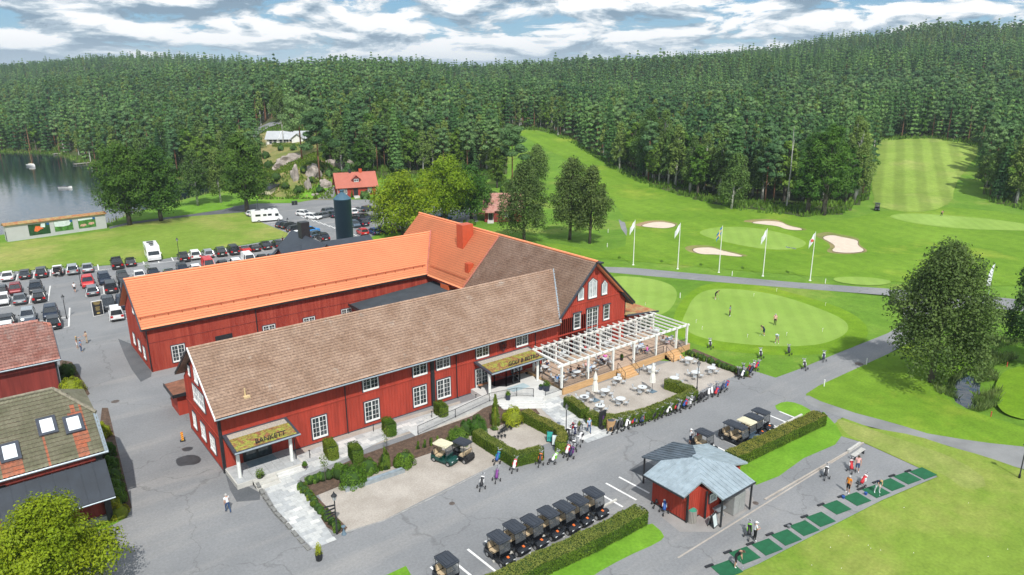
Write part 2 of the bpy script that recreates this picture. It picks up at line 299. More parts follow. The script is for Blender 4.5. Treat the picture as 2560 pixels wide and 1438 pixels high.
def sdist(poly, x, y):
    x = np.asarray(x, float); y = np.asarray(y, float); ins = np.zeros(x.shape, bool); dm = np.full(x.shape, 1e18)
    n = len(poly)
    for i in range(n):
        x0, y0 = poly[i]; x1, y1 = poly[(i+1) % n]
        with np.errstate(divide='ignore', invalid='ignore'):
            c = ((y0 > y) != (y1 > y)) & (x < (x1-x0)*(y-y0)/(y1-y0+1e-30)+x0)
        ins ^= c
        t = np.clip(((x-x0)*(x1-x0)+(y-y0)*(y1-y0))/((x1-x0)**2+(y1-y0)**2+1e-12), 0, 1)
        dm = np.minimum(dm, (x-x0-t*(x1-x0))**2+(y-y0-t*(y1-y0))**2)
    return np.where(ins, -1, 1)*np.sqrt(dm)
def hgt(x, y):
    h = _h0(x, y)
    if np.ndim(x) == 0:
        d, w = dw(x, y)
        if 100 < d < 420 and w < -30: h = min(h, LZ+max(-1.2, sdist(LAKE, x, y)*0.28))
        if d < 130 and w > 30:
            s = float(sdist(POND, x, y)); h = min(h, -0.7+max(-0.8, s*0.35)) if s < 3 else h
        return float(h)
    s = sdist(LAKE, x, y); h = np.minimum(h, LZ+np.maximum(-1.2, s*0.28))
    s = sdist(POND, x, y); return np.where(s < 3, np.minimum(h, -0.7+np.maximum(-0.8, s*0.35)), h)
# forest edge: for each photo column the row where the wood begins
EDGE = [(-900, 380), (0, 381), (77, 383), (144, 386), (175, 397), (205, 408), (240, 416), (300, 428), (420, 446), (530, 452), (600, 452), (640, 455), (655, 330), (800, 333), (815, 432), (850, 440), (940, 442), (1000, 440), (1080, 440), (1200, 440), (1245, 448), (1258, 440), (1264, 323), (1345, 325), (1420, 350), (1480, 388), (1540, 425), (1620, 462), (1700, 482), (1760, 500), (1850, 522), (2000, 536), (2110, 528), (2172, 490), (2188, 430), (2192, 350), (2330, 345), (2445, 365), (2452, 440), (2475, 500), (2560, 520), (3200, 560)]
EDGE_U = []; EDGE_D = []
for _x, _y in EDGE:
    g = GP(_x, _y); d_, w_ = dw(g.x, g.y); EDGE_U.append(w_/d_); EDGE_D.append(d_)
def edge_d(u): return np.interp(u, EDGE_U, EDGE_D)
def build_terrain():
    ds = np.concatenate([np.arange(-60, 120, 6.0), np.arange(120, 330, 2.5), np.arange(330, 620, 6), np.arange(620, 1400, 18), np.arange(1400, 4000, 120)])
    us = np.linspace(-1.35, 1.35, 240)
    D, U = np.meshgrid(ds, us, indexing='ij'); Wd = U*np.maximum(D, 120)
    X, Y = xy(D, Wd); Z = hgt(X, Y)
    v = np.stack([X, Y, Z], -1).reshape(-1, 3); nu = len(us)
    i, j = np.meshgrid(np.arange(len(ds)-1), np.arange(nu-1), indexing='ij'); k = (i*nu+j).ravel()
    me = npmesh('ground', v, np.stack([k, k+1, k+nu+1, k+nu], -1), GR, True)
    me.materials.append(FLOOR); me.materials.append(GBROWN)
    Dc = (D[:-1, :-1]+D[1:, 1:])/2; Uc = (Wd[:-1, :-1]+Wd[1:, 1:])/2/np.maximum(Dc, 60)
    mi = np.where(Dc > edge_d(Uc)-3, 1, 0)
    kn = (Uc > (640-1280)/FPX) & (Uc < (835-1280)/FPX) & (Dc > 203) & (Dc < edge_d(Uc)); mi = np.where(kn, 2, mi)
    me.polygons.foreach_set('material_index', mi.ravel().astype(np.int32)); me.update()
    ob('ground', me, kind='structure')
build_terrain()
from mathutils.geometry import delaunay_2d_cdt, tessellate_polygon
def smooth_poly(pts, it=2):
    for _ in range(it):
        q = []
        for i in range(len(pts)):
            a, b = Vector(pts[i]), Vector(pts[(i+1) % len(pts)]); q += [a*0.75+b*0.25, a*0.25+b*0.75]
        pts = q
    return pts
def sheet(name, pts, m, off, flat=True, step=5.0, kind='structure', parent=None, **k):
    pts = [Vector((p[0], p[1])) for p in pts]
    inner = []
    if not flat:
        dense = []
        for i in range(len(pts)):
            a, b = pts[i], pts[(i+1) % len(pts)]; n = max(1, int((b-a).length/step))
            dense += [a.lerp(b, t/n) for t in range(n)]
        pts = dense
        xs = [p.x for p in pts]; ys = [p.y for p in pts]
        gx, gy = np.meshgrid(np.arange(min(xs), max(xs), step), np.arange(min(ys), max(ys), step)); gx = gx.ravel(); gy = gy.ravel()
        s = sdist([tuple(p) for p in pts], gx, gy); inner = [Vector((a, b)) for a, b, c in zip(gx, gy, s) if c < -step*0.35]
    allp = pts+inner; n = len(pts)
    vs, es, fs, *_ = delaunay_2d_cdt(allp, [(i, (i+1) % n) for i in range(n)], [list(range(n))], 1, 1e-4)
    if flat: v3 = [(p.x, p.y, off) for p in vs]
    else:
        z = hgt(np.array([p.x for p in vs]), np.array([p.y for p in vs])); v3 = [(p.x, p.y, zz_+off) for p, zz_ in zip(vs, z)]
    me = bpy.data.meshes.new(name); me.from_pydata(v3, [], [tuple(f) for f in fs]); me.materials.append(m)
    bm = bmesh.new(); bm.from_mesh(me); bmesh.ops.recalc_face_normals(bm, faces=bm.faces)
    if bm.faces and sum(f.normal.z for f in bm.faces) < 0: bmesh.ops.reverse_faces(bm, faces=bm.faces)
    bm.to_mesh(me); bm.free()
    return ob(name, me, parent, kind=kind, **k)
def Gs(L, z=0.0): return [tuple(G(*p, z)[:2]) for p in L]
def GPs(L): return [tuple(GP(*p)[:2]) for p in L]
# ---------------------------------------------------------------- ground sheets
ASPHALT = Gs([(-700, 760), (0, 681), (239, 666), (349, 657), (434, 644), (700, 597), (737, 590), (657, 559), (622, 543), (608, 530), (625, 512), (640, 509), (735, 508), (795, 498), (835, 499), (913, 499), (1000, 508), (1130, 513), (1215, 527), (1208, 552), (1150, 560), (1060, 563), (1000, 578), (935, 590), (960, 640), (1150, 690), (1420, 880), (1600, 900), (1722, 905), (1858, 919), (1939, 944.5), (1990, 926), (2092, 884), (2220, 833), (2262, 808), (2340, 815), (2290, 845), (2220, 885), (2120, 934), (2046, 965), (2015, 985), (2014, 998), (2045, 1015), (2110, 1040), (2085, 1060), (2100, 1090), (2158, 1107), (2262, 1154), (2344, 1192), (2316, 1203), (2206, 1250), (2057, 1326), (1896, 1410), (1857, 1427), (1700, 1500), (1300, 1640), (400, 1800), (-500, 1700), (-900, 1100)])
sheet('asphalt', ASPHALT, ASPH, 0.004)
sheet('path', smooth_poly(GPs([(2222, 722), (2300, 730), (2400, 736), (2500, 745), (2640, 760), (2640, 790), (2480, 770), (2380, 775), (2300, 810), (2262, 815), (2255, 775), (2232, 742)]), 1), ASPH, 0.05, False, 4)
sheet('path', [tuple(x) for x in Gs([(1500, 664), (1506, 667), (1585, 670), (1782, 688), (2000, 707), (2222, 722), (2240, 744), (2218, 738.5), (1838, 709), (1641, 692), (1520, 681), (1500, 680)])], ASPH, 0.012)
sheet('path', smooth_poly(Gs([(2014, 985), (2050, 1003), (2139, 1033), (2234, 1058), (2319, 1084), (2403, 1098), (2474, 1108), (2560, 1117), (2720, 1135), (2720, 1215), (2560, 1175), (2460, 1140), (2375, 1117), (2291, 1089), (2178, 1070), (2100, 1042), (2045, 1022), (2010, 1003)]), 1), mat('worn_path', (0.22, 0.225, 0.225), 0.95, 0.15, 0.3, coord='World'), 0.008)
sheet('path', Gs([(1545, 544), (1553, 541), (1563, 545), (1567, 556), (1580, 575), (1600, 597), (1626, 618), (1610, 621), (1592, 615), (1570, 595), (1553, 572)]), ASPH, 0.012)
sheet('path', GPs([(606, 512), (640, 512), (640, 527), (622, 530), (560, 535), (480, 541), (400, 551), (320, 562), (275, 573), (272, 568), (320, 557), (400, 546), (480, 536), (560, 524), (585, 516)]), ASPHD, 0.03, False, 3)
sheet('path', GPs([(794, 499), (812, 483), (821, 474), (838, 466), (852, 462), (852, 469), (838, 480), (833, 499)]), ASPH, 0.10, False, 2)
sheet('road', GPs([(640, 322), (652, 318), (690, 308), (708, 306), (700, 312), (672, 320), (658, 330), (640, 345), (628, 348)]), ASPH, 0.35, False, 2)
sheet('lawn', GPs([(-300, 700), (0, 679), (239, 664.5), (349, 655.5), (434, 642.5), (700, 595.5), (734, 589), (655, 557), (620, 541), (606, 533), (622, 530), (560, 535), (480, 541), (400, 551), (320, 562), (275, 573), (270, 577), (25, 606), (0, 608), (-300, 630)]), GLAWN, 0.03, False, 5)
sheet('lawn', GPs([(623, 509), (735, 507), (794, 497.5), (821, 474), (838, 462), (800, 455), (750, 485), (690, 492), (640, 488), (560, 505), (480, 512), (380, 535), (310, 557), (400, 545), (480, 535), (560, 523)]), GISL, 0.03, False, 3)
sheet('lawn', smooth_poly(Gs([(920, 600), (930, 590), (975, 583), (1020, 584), (1020, 606), (960, 612), (915, 608)]), 1), GISL, 0.008)
# golf course
sheet('fairway', smooth_poly(GPs([(1262, 330), (1266, 325), (1345, 327), (1405, 338), (1470, 365), (1520, 400), (1575, 437), (1660, 478), (1760, 507), (1840, 520), (1950, 532), (2080, 560), (2230, 520), (2440, 520), (2700, 560), (2900, 700), (2500, 720), (2225, 705), (2000, 690), (1600, 655), (1420, 640), (1340, 600), (1560, 640), (1570, 560), (1530, 500), (1480, 440), (1400, 390), (1330, 350)]), 1), GFAIR, 0.05, False, 5)
sheet('fairway', smooth_poly(GPs([(2194, 347), (2270, 343), (2452, 362), (2445, 387), (2406, 434), (2385, 470), (2382, 505), (2330, 530), (2240, 530), (2180, 512), (2187, 495), (2178, 465), (2186, 400)]), 1), GFAIR2, 0.08, False, 4)
def bunker(L):
    p = smooth_poly(GPs(L), 2); c = sum(p, Vector((0, 0)))/len(p)
    sheet('bunker_rim', [c+(q-c)*1.28+Vector((0.6, 0.9)) for q in p], GBROWN, 0.055, False, 4)
    sheet('bunker_lip', [c+(q-c)*1.04 for q in p], SOIL, 0.075, False, 4); sheet('bunker', p, SAND, 0.09, False, 4)
sheet('green', smooth_poly(GPs([(1737, 579), (1784, 565), (1875, 565), (1969, 582), (2030, 605), (2022, 622), (1969, 631), (1900, 627), (1818, 612), (1750, 592)]), 2), GCOL, 0.07, False, 4)
sheet('green', smooth_poly(GPs([(1745, 579), (1790, 568), (1875, 568), (1965, 585), (2018, 605), (2010, 619), (1965, 627), (1900, 623), (1822, 609), (1757, 591)]), 2), GGREEN, 0.085, False, 4)
bunker([(1874, 558), (1905, 553), (1952, 555), (1970, 566), (2008, 573), (2000, 577), (1965, 575), (1945, 566), (1905, 562)])
bunker([(1726, 622), (1778, 619), (1800, 627), (1862, 641), (1845, 643), (1790, 637), (1745, 637)])
bunker([(2052, 595), (2078, 588), (2105, 594), (2147, 602), (2142, 614), (2166, 629), (2130, 634), (2090, 632), (2078, 627), (2090, 618), (2078, 608)])
bunker([(1594, 566), (1642, 554), (1685, 560), (1690, 566), (1668, 572), (1640, 571)])
sheet('green', smooth_poly(GPs([(2215, 540), (2270, 533), (2380, 540), (2480, 548), (2600, 566), (2620, 580), (2540, 577), (2440, 575), (2330, 566), (2250, 552)]), 2), GGREEN, 0.07, False, 5)
sheet('green', smooth_poly(Gs([(1700, 752), (1745, 715), (1800, 706), (1900, 712), (2010, 740), (2120, 775), (2172, 815), (2168, 850), (2110, 880), (2000, 890), (1880, 886), (1760, 870), (1690, 840), (1680, 800)]), 2), GCOL, 0.008)
sheet('green', smooth_poly(Gs([(1732, 745), (1760, 727), (1800, 721), (1870, 725), (1960, 741), (2045, 770), (2108, 797), (2124, 818), (2112, 838), (2070, 857), (2015, 866), (1920, 866), (1810, 856), (1740, 842), (1700, 815), (1715, 780)]), 2), GGREEN, 0.014)
sheet('green', smooth_poly(Gs([(1515, 690), (1600, 692), (1668, 706), (1694, 726), (1690, 755), (1665, 785), (1600, 800), (1500, 800), (1440, 740)]), 2), GGREEN, 0.014)
sheet('green', smooth_poly(GPs([(2080, 702), (2090, 694), (2160, 693), (2222, 701), (2230, 709), (2190, 716), (2120, 712)]), 1), GGREEN, 0.09, False, 5)
# lawns right of the drive
sheet('lawn', Gs([(2015, 985), (2046, 965), (2220, 885), (2300, 850), (2420, 870), (2440, 903), (2372, 945), (2360, 985), (2392, 1018), (2440, 1030), (2500, 1050), (2720, 1120), (2720, 1135), (2560, 1117), (2474, 1108), (2403, 1098), (2319, 1084), (2234, 1058), (2139, 1033), (2050, 1003)]), GFAIR, 0.009)
sheet('lawn', smooth_poly(Gs([(2500, 935), (2540, 915), (2700, 900), (2900, 1080), (2640, 1060), (2530, 1045), (2492, 1018), (2484, 975)]), 2), GCOL, 0.013)
sheet('grass_range', Gs([(2110, 1044), (2178, 1070), (2291, 1089), (2375, 1117), (2460, 1140), (2560, 1175), (2720, 1215), (3100, 1500), (2900, 1900), (1500, 1700), (1700, 1500), (1857, 1429), (1896, 1412), (2057, 1328), (2206, 1252), (2316, 1205), (2346, 1192), (2262, 1153), (2158, 1106), (2100, 1090), (2085, 1060)]), GLAWN, 0.006)
sheet('grass_verge', smooth_poly(Gs([(2085, 1042), (2140, 1062), (2260, 1100), (2400, 1150), (2480, 1210), (2420, 1230), (2350, 1180), (2262, 1150), (2158, 1104), (2112, 1084)]), 1), GDRY, 0.010)
sheet('grass_verge', Gs([(1853, 1180), (1890.5, 1213), (1947, 1191), (2009, 1146), (2088, 1112), (2105, 1089), (2091, 1064), (2068, 1040), (2060, 1030), (1840, 1150)]), GISL, 0.009)
sheet('grass_verge', smooth_poly(Gs([(1930, 1018), (1960, 1003), (1995, 1008), (2035, 1030), (2015, 1045), (1975, 1040)]), 1), GISL, 0.009)
sheet('grass_verge', smooth_poly(Gs([(1190, 1470), (1230, 1445), (1620, 1300), (1664, 1338), (1650, 1355), (1560, 1395), (1480, 1440), (1400, 1500), (1250, 1520)]), 1), GISL, 0.009)
sheet('grass_verge', Gs([(940, 1450), (1015, 1415), (1040, 1460), (1000, 1500)]), GISL, 0.009)
sheet('grass_verge', smooth_poly(Gs([(215, 1300), (260, 1290), (290, 1275), (328, 1282), (300, 1305), (240, 1330), (0, 1500), (-300, 1500), (-300, 1400), (0, 1330)]), 1), GISL, 0.009)
# asphalt patches, stains and the kiosk canopy's painted shadow
sheet('asphalt_patch_and_shadow', Gs([(295, 847), (333, 862), (379, 931), (378, 942), (352, 955), (330, 925), (312, 890)]), ASPHD, 0.008)
sheet('asphalt_patch_and_shadow', Gs([(563, 1183), (590, 1200), (650, 1232), (650, 1250), (592, 1255), (575, 1225)]), ASPHD, 0.008)
sheet('asphalt_patch_and_shadow', Gs([(1572, 1176), (1610, 1150), (1650, 1172), (1616, 1193)]), ASPHD, 0.008)  # shadow of the kiosk canopy, painted on the ground as a dark sheet
WET = mat('wet_asphalt', (0.035, 0.037, 0.040), 0.35, 0.3, 1.5, coord='World')
sheet('puddle_stain', smooth_poly(Gs([(437, 1150), (452, 1142), (480, 1136), (500, 1142), (504, 1153), (490, 1162), (468, 1163), (446, 1168)]), 2), WET, 0.009)
sheet('puddle_stain', smooth_poly(Gs([(452, 1122), (470, 1117), (485, 1118), (478, 1127), (460, 1130)]), 2), WET, 0.009)
sheet('asphalt_patch_and_shadow', Gs([(1790, 1212), (1650, 1290), (1700, 1330), (1790, 1330), (1890, 1262), (1870, 1220)]), mat('pale_concrete_pad', (0.27, 0.26, 0.25), 0.9, 0.12, 0.6, coord='World'), 0.008)
# gravel courts, walks and planting beds
sheet('gravel', Gs([(790, 1225), (845, 1335), (960, 1300), (1224, 1168), (1500, 1055), (1465, 1010), (1330, 990), (1200, 1010), (1000, 1120), (870, 1170)]), GRAVEL, 0.009)
sheet('gravel', Gs([(735, 1140), (740, 1122), (1150, 1003), (1160, 1040), (900, 1125), (745, 1172)]), GRAVEL, 0.012)
sheet('gravel', Gs([(1400, 990), (1735, 885), (1790, 905), (1842, 938), (1700, 1000), (1530, 1062), (1440, 1040), (1395, 1000)]), GRAVEL, 0.012)
sheet('planting_bed', Gs([(690, 1218), (760, 1205), (900, 1140), (1180, 1040), (1240, 1000), (1330, 1010), (1350, 1035), (1210, 1075), (1085, 1130), (900, 1195), (790, 1240), (869, 1320), (845, 1337), (790, 1300)]), SOIL, 0.016)
sheet('planting_bed', Gs([(1716, 880), (1735, 872), (1860, 925), (1880, 945), (1842, 940), (1790, 905)]), SOIL, 0.016)
sheet('planting_bed', Gs([(255, 1020), (270, 1020), (330, 1270), (300, 1290), (262, 1290), (245, 1100)]), SOIL, 0.012)
sheet('planting_bed', Gs([(150, 900), (180, 905), (225, 985), (205, 1000), (150, 990)]), SOIL, 0.012)
# puddle of paving: walks are laid slab by slab in three tones
def paving(poly, ux, step_u, step_v, z, off, kinds=('paving_slab',)):
    "lays slabs over a polygon along direction ux as one structure with the slabs under it"
    base = sheet('stone_walk', poly, STONE2, off-0.02 if off > 0.05 else off)
    ux = Vector(ux).normalized(); vx = Vector((-ux.y, ux.x)); P = [Vector(p) for p in poly]
    us = [p.dot(ux) for p in P]; vs = [p.dot(vx) for p in P]; g = 0.015; cells = []
    j = 0; v = min(vs)
    while v < max(vs):
        u = min(us)-(step_u/2 if j % 2 else 0)
        while u < max(us): cells.append((u, v)); u += step_u
        v += step_v; j += 1
    cen = np.array([(ux*(u+step_u/2)+vx*(v+step_v/2))[:] for u, v in cells]); sdv = sdist([tuple(p) for p in P], cen[:, 0], cen[:, 1])
    keep = [(c, sd_) for c, sd_ in zip(cells, sdv) if sd_ < -min(step_u, step_v)*0.42]
    meshes = []
    for m in (STONE, STONE2, STONE3):
        b = MB(); b.box(-step_u/2+g, -step_v/2+g, 0, step_u/2-g, step_v/2-g, 0.022); meshes.append(b.mesh('paving_slab', m))
    ang = math.atan2(ux.y, ux.x)
    rest = [MB(), MB(), MB()]
    for k, ((u, v), _) in enumerate(keep):
        c = ux*(u+step_u/2)+vx*(v+step_v/2); mi = rnd.choices((0, 1, 2), (5, 3, 2))[0]
        if k < 290: ob('paving_slab', meshes[mi], base, (c.x, c.y, off), ang)
        else: rest[mi].box(-step_u/2+g, -step_v/2+g, 0, step_u/2-g, step_v/2-g, 0.022, 0, Matrix.Translation((c.x, c.y, off)) @ Matrix.Rotation(ang, 4, 'Z'))
    for b, m in zip(rest, (STONE, STONE2, STONE3)):
        if b.v: ob('paving_slab', b.mesh('paving_slab', m), base, kind='stuff')
    return base
paving(Gs([(655, 1213), (738, 1195), (838, 1352), (782, 1373), (700, 1290)]), (1, 0), 0.75, 0.5, 0, 0.03)
paving(Gs([(620, 1200), (648, 1182), (790, 1120), (905, 1085), (1080, 1032), (1210, 990), (1240, 1010), (1110, 1050), (960, 1100), (870, 1145), (760, 1190), (738, 1205), (655, 1225)]), (1, 0), 0.9, 0.6, 0, 0.026)
paving(Gs([(1310, 1000), (1398, 992), (1475, 1062), (1600, 1062), (1468, 1108), (1405, 1070), (1340, 1010)]), (1, 0), 0.9, 0.6, 0, 0.026)
WATERM = mat('lake_water', (0.012, 0.022, 0.032), 0.05, 0.3, 0.02, coord='World', spec=0.9)
n_, l_, p_ = mnodes(WATERM); g_ = n_.new('ShaderNodeNewGeometry'); t_ = n_.new('ShaderNodeTexNoise'); t_.inputs['Scale'].default_value = 0.55; t_.inputs['Detail'].default_value = 5; l_(g_.outputs['Position'], t_.inputs[0])
b_ = n_.new('ShaderNodeBump'); b_.inputs['Strength'].default_value = 0.10; b_.inputs['Distance'].default_value = 0.4; l_(t_.outputs[0], b_.inputs['Height']); l_(b_.outputs[0], p_.inputs['Normal'])
def grow(poly, k):
    c = sum((Vector(p) for p in poly), Vector((0, 0)))/len(poly); return [Vector(p)+(Vector(p)-c).normalized()*k for p in poly]
sheet('lake', grow(LAKE, 3.0), WATERM, LZ)
sheet('pond', grow(POND, 1.0), WATERM, -0.72)
# far blue ridge beyond the woods
b = MB(); n = 160; r2 = random.Random(3); prof = []
for i in range(n+1):
    u = -0.95+i*1.9/n; px_ = 1280+u*FPX
    z = 62+34*math.exp(-((px_-1180)/110)**2)+38*math.exp(-((px_-600)/190)**2)+18*math.exp(-((px_-1700)/400)**2)+r2.random()*3
    prof.append((u, z))
vs = []
for u, z in prof:
    x, y = xy(4300, u*4300); vs.append((x, y, -20)); x, y = xy(4900, u*4900); vs.append((x, y, z)); x, y = xy(6500, u*6500); vs.append((x, y, z*0.6))
b.add(vs, [(3*i, 3*i+3, 3*i+4, 3*i+1) for i in range(n)]+[(3*i+1, 3*i+4, 3*i+5, 3*i+2) for i in range(n)])
ob('far_hills', b.mesh('far_hills', mat('distant_forest', (0.022, 0.045, 0.03), 0.95, 0.3, 0.01, coord='World')), kind='structure')

# ---------------------------------------------------------------- foliage
def leafcloud(P, N_, size, rng, flat=0.5):
    "quads centred on P, facing roughly along N_; returns verts, quads"
    n = len(P); N_ = N_/(np.linalg.norm(N_, axis=1)[:, None]+1e-9); d = N_+rng.normal(0, flat, (n, 3)); d /= np.linalg.norm(d, axis=1)[:, None]+1e-9
    a = np.cross(d, rng.normal(0, 1, (n, 3))); a /= np.linalg.norm(a, axis=1)[:, None]+1e-9; b = np.cross(d, a)
    s = (size*rng.uniform(0.6, 1.3, n))[:, None]; e = rng.uniform(0.45, 0.9, n)[:, None]
    nn = N_/(np.linalg.norm(N_, axis=1)[:, None]+1e-9)+np.array([0, 0, .25])+rng.normal(0, .22, (n, 3)); leafcloud.n = np.repeat(nn/np.linalg.norm(nn, axis=1)[:, None], 4, axis=0)
    v = np.stack([P-a*s, P-b*s*e, P+a*s, P+b*s*e], 1).reshape(-1, 3)
    return v, np.arange(4*n).reshape(-1, 4)
def sph(n, rng):
    v = rng.normal(0, 1, (n, 3)); return v/np.linalg.norm(v, axis=1)[:, None]
LF = {}
def leafmat(nm, c1, c2, isl, orand):
    m = mat('leaves_'+nm, c1, 0.62, col2=c2, scale=0.028 if nm in ('spruce', 'pine', 'birch') else 0.35, coord='World', lo=0.36, hi=0.64, leaf=0.38, island=isl, spec=0.2, orand=orand); return m
for nm, c1, c2, isl, orn in (('weeping', (0.070, 0.128, 0.032), (0.130, 0.205, 0.054), 0.32, .06), ('oak', (0.055, 0.125, 0.015), (0.110, 0.205, 0.028), 0.28, .15), ('maple', (0.180, 0.270, 0.010), (0.300, 0.380, 0.018), 0.28, .08), ('midgreen', (0.080, 0.180, 0.020), (0.155, 0.275, 0.040), 0.28, .25),
                        ('birch', (0.115, 0.200, 0.045), (0.210, 0.310, 0.075), 0.3, .25), ('spruce', (0.070, 0.165, 0.052), (0.155, 0.300, 0.080), 0.3, .38), ('pine', (0.085, 0.185, 0.075), (0.175, 0.300, 0.100), 0.3, .32),
                        ('hedge', (0.095, 0.170, 0.018), (0.180, 0.255, 0.030), 0.4, .1), ('golden', (0.30, 0.36, 0.018), (0.46, 0.47, 0.03), 0.35, .05), ('shrub', (0.065, 0.155, 0.014), (0.125, 0.240, 0.022), 0.45, .15), ('dryhedge', (0.19, 0.225, 0.035), (0.30, 0.31, 0.07), 0.25, 0.05), ('reed', (0.14, 0.21, 0.05), (0.24, 0.29, 0.09), 0.4, .1)):
    LF[nm] = leafmat(nm, c1, c2, isl, orn)
BARK = mat('grey_bark', (0.10, 0.085, 0.07), 0.95, 0.3, 4.0, stretch=(1, 1, 0.3)); BBARK = mat('birch_bark', (0.50, 0.49, 0.46), 0.85, col2=(0.22, 0.21, 0.20), scale=2.5, stretch=(1, 1, 3), lo=0.5, hi=0.62); PBARK = mat('pine_bark', (0.24, 0.12, 0.07), 0.9, 0.3, 3.0)
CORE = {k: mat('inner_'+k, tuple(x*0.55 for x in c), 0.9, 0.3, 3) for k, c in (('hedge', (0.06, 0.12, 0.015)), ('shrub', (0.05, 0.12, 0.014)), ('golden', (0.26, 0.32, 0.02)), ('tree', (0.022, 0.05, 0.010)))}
def crown_blobs(H, Rr, nb, rng, z0, kind):
    B = []
    for i in range(nb):
        t = (i+0.5)/nb; z = z0+(H-z0)*(0.08+0.84*t)
        if kind == 'birch': rr = Rr*(math.sin(math.pi*min(1, 0.14+0.86*t**0.66))**0.75)*0.78
        else: rr = Rr*math.sqrt(max(0.05, 1-(2*abs(t-0.42))**2.4))*0.72
        ang = i*2.399+rng.uniform(-.5, .5); r = rr*rng.uniform(0.45, 1.0)
        s = Rr*(0.42 if kind != 'birch' else 0.36)*rng.uniform(0.75, 1.25)*(1-0.35*t)
        B.append((r*math.cos(ang), r*math.sin(ang), z, s))
    B.append((0, 0, H-Rr*0.35, Rr*0.35)); B.append((0, 0, (z0+H)/2, Rr*0.62)); return B
def make_tree(kind, H, Rr, n, leaf, seed, lod=False):
    rng = np.random.default_rng(seed); r = random.Random(seed); tb = MB(); kmat = kind; kind = 'birch' if kind == 'weep' else kind
    lean = (r.uniform(-.03, .03)*H, r.uniform(-.03, .03)*H)
    bark, lf = {'oak': (BARK, LF['oak']), 'maple': (BARK, LF['maple']), 'mid': (BARK, LF['midgreen']), 'birch': (BBARK, LF['birch']), 'weep': (BARK, LF['weeping']), 'spruce': (BARK, LF['spruce']), 'pine': (PBARK, LF['pine'])}[kmat]
    if kind in ('spruce', 'pine'):
        z0 = H*(0.12 if kind == 'spruce' else 0.42); tb.tube([(0, 0, -.5), (0, 0, z0), (0, 0, H*0.97)], [H*.014, H*.011, .02], 5)
        Ps = []; Ns = []
        if kind == 'spruce':
            lv = 9 if lod else 20
            for k in range(lv):
                t = k/lv; z = z0+(H-z0)*t; rad = Rr*(1-t)**0.85*r.uniform(.85, 1.12)+.15; nb = max(4, int((7 if lod else 11)*(1-t*.6)))
                for q in range(nb):
                    a = 6.283*q/nb+k*1.3+r.uniform(-.25, .25); m = max(3, int(n/(lv*nb))); s = np.sqrt(rng.uniform(0.04, 1, m))*rad*r.uniform(.75, 1.1)
                    x = s*math.cos(a)+rng.normal(0, .10*rad+.05, m); y = s*math.sin(a)+rng.normal(0, .10*rad+.05, m); zz_ = z-s*0.30+rng.normal(0, .12, m)+(H/lv)*.25
                    Ps.append(np.stack([x, y, zz_], 1)); Ns.append(np.stack([np.full(m, math.cos(a)), np.full(m, math.sin(a)), np.full(m, .55)], 1))
        else:
            nb = 7 if lod else 15
            for k in range(nb):
                t = (k+.5)/nb; z = z0+(H-z0)*(0.1+.85*t); a = k*2.4; rad = Rr*(1-.6*t)*r.uniform(.4, .9); s = Rr*.42*r.uniform(.7, 1.2); c = np.array([rad*math.cos(a), rad*math.sin(a), z]); m = n//nb
                if not lod: tb.tube([(0, 0, z-.8), tuple(c)], [.07, .03], 4)
                sp = sph(m, rng); Ps.append(c+sp*np.array([s, s, s*.5])*rng.uniform(.6, 1, m)[:, None]); Ns.append(sp+np.array([0, 0, .6]))
        P = np.concatenate(Ps); Nn = np.concatenate(Ns)
    else:
        z0 = H*(0.20 if kind == 'birch' else 0.16); th = H*(.017 if kind == 'birch' else .024)
        tb.tube([(0, 0, -.5), (lean[0]*.3, lean[1]*.3, z0), (lean[0], lean[1], H*(.9 if kind == 'birch' else .55))], [th*1.25, th, th*.25], 5 if lod else 8)
        B = crown_blobs(H, Rr, 9 if lod else (26 if kind == 'birch' else 24), r, z0*(0.9 if kind == 'birch' else 1.1), kind)
        if not lod:
            for (x, y, z, s) in B[:-2:2]: tb.tube([(lean[0]*.4, lean[1]*.4, max(z0*.8, z-Rr*.7)), (x*.5, y*.5, z-s*.5), (x, y, z)], [th*.45, th*.25, .03], 4)
        w = np.array([b_[3]**2 for b_ in B]); cnt = (n*w/w.sum()).astype(int); Ps = []; Ns = []
        for (x, y, z, s), m in zip(B, cnt):
            sp = sph(m, rng)
            if kind == 'birch':
                # strands hanging from the branch ends
                sp[:, 2] = np.abs(sp[:, 2])*.9; drop = rng.uniform(0, 1, m)**1.4*s*1.25; pr = rng.uniform(.65, 1.02, m)[:, None]
                p = np.array([x, y, z])+sp*s*pr; k2 = max(6, m//9); cid = rng.integers(0, k2, m); base = sph(k2, rng); base[:, 2] = np.abs(base[:, 2]); p = np.array([x, y, z])+(base[cid]*.75+sp*.35)*s*pr; p[:, 2] -= drop; Ns.append(sp+np.array([0, 0, .2]))
            else:
                pr = rng.uniform(.70, 1.03, m)[:, None]; k2 = max(6, m//14); base = sph(k2, rng); cid = rng.integers(0, k2, m)
                p = np.array([x, y, z])+(base[cid]*.80+sp*.30)*s*pr*np.array([1, 1, .8]); Ns.append(base[cid]+np.array([0, 0, .55]))
            Ps.append(p)
        P = np.concatenate(Ps); Nn = np.concatenate(Ns); P[:, 0] += lean[0]*P[:, 2]/H; P[:, 1] += lean[1]*P[:, 2]/H; P[:, 2] = np.maximum(P[:, 2], H*.07)
    v, q = leafcloud(P, Nn, leaf, rng, .30)
    if lod:
        nt_ = len(tb.v); tf = [f for f in tb.f if len(f) == 4]; v = np.concatenate([np.array(tb.v), v]); q = np.concatenate([np.array(tf), q+nt_]); me = npmesh('forest_tree', v, q, bark); me.materials.append(lf)
        me.polygons.foreach_set('material_index', np.array([0]*len(tf)+[1]*(len(q)-len(tf)), np.int32)); return softn(me, np.concatenate([np.zeros((nt_, 3)), leafcloud.n]))
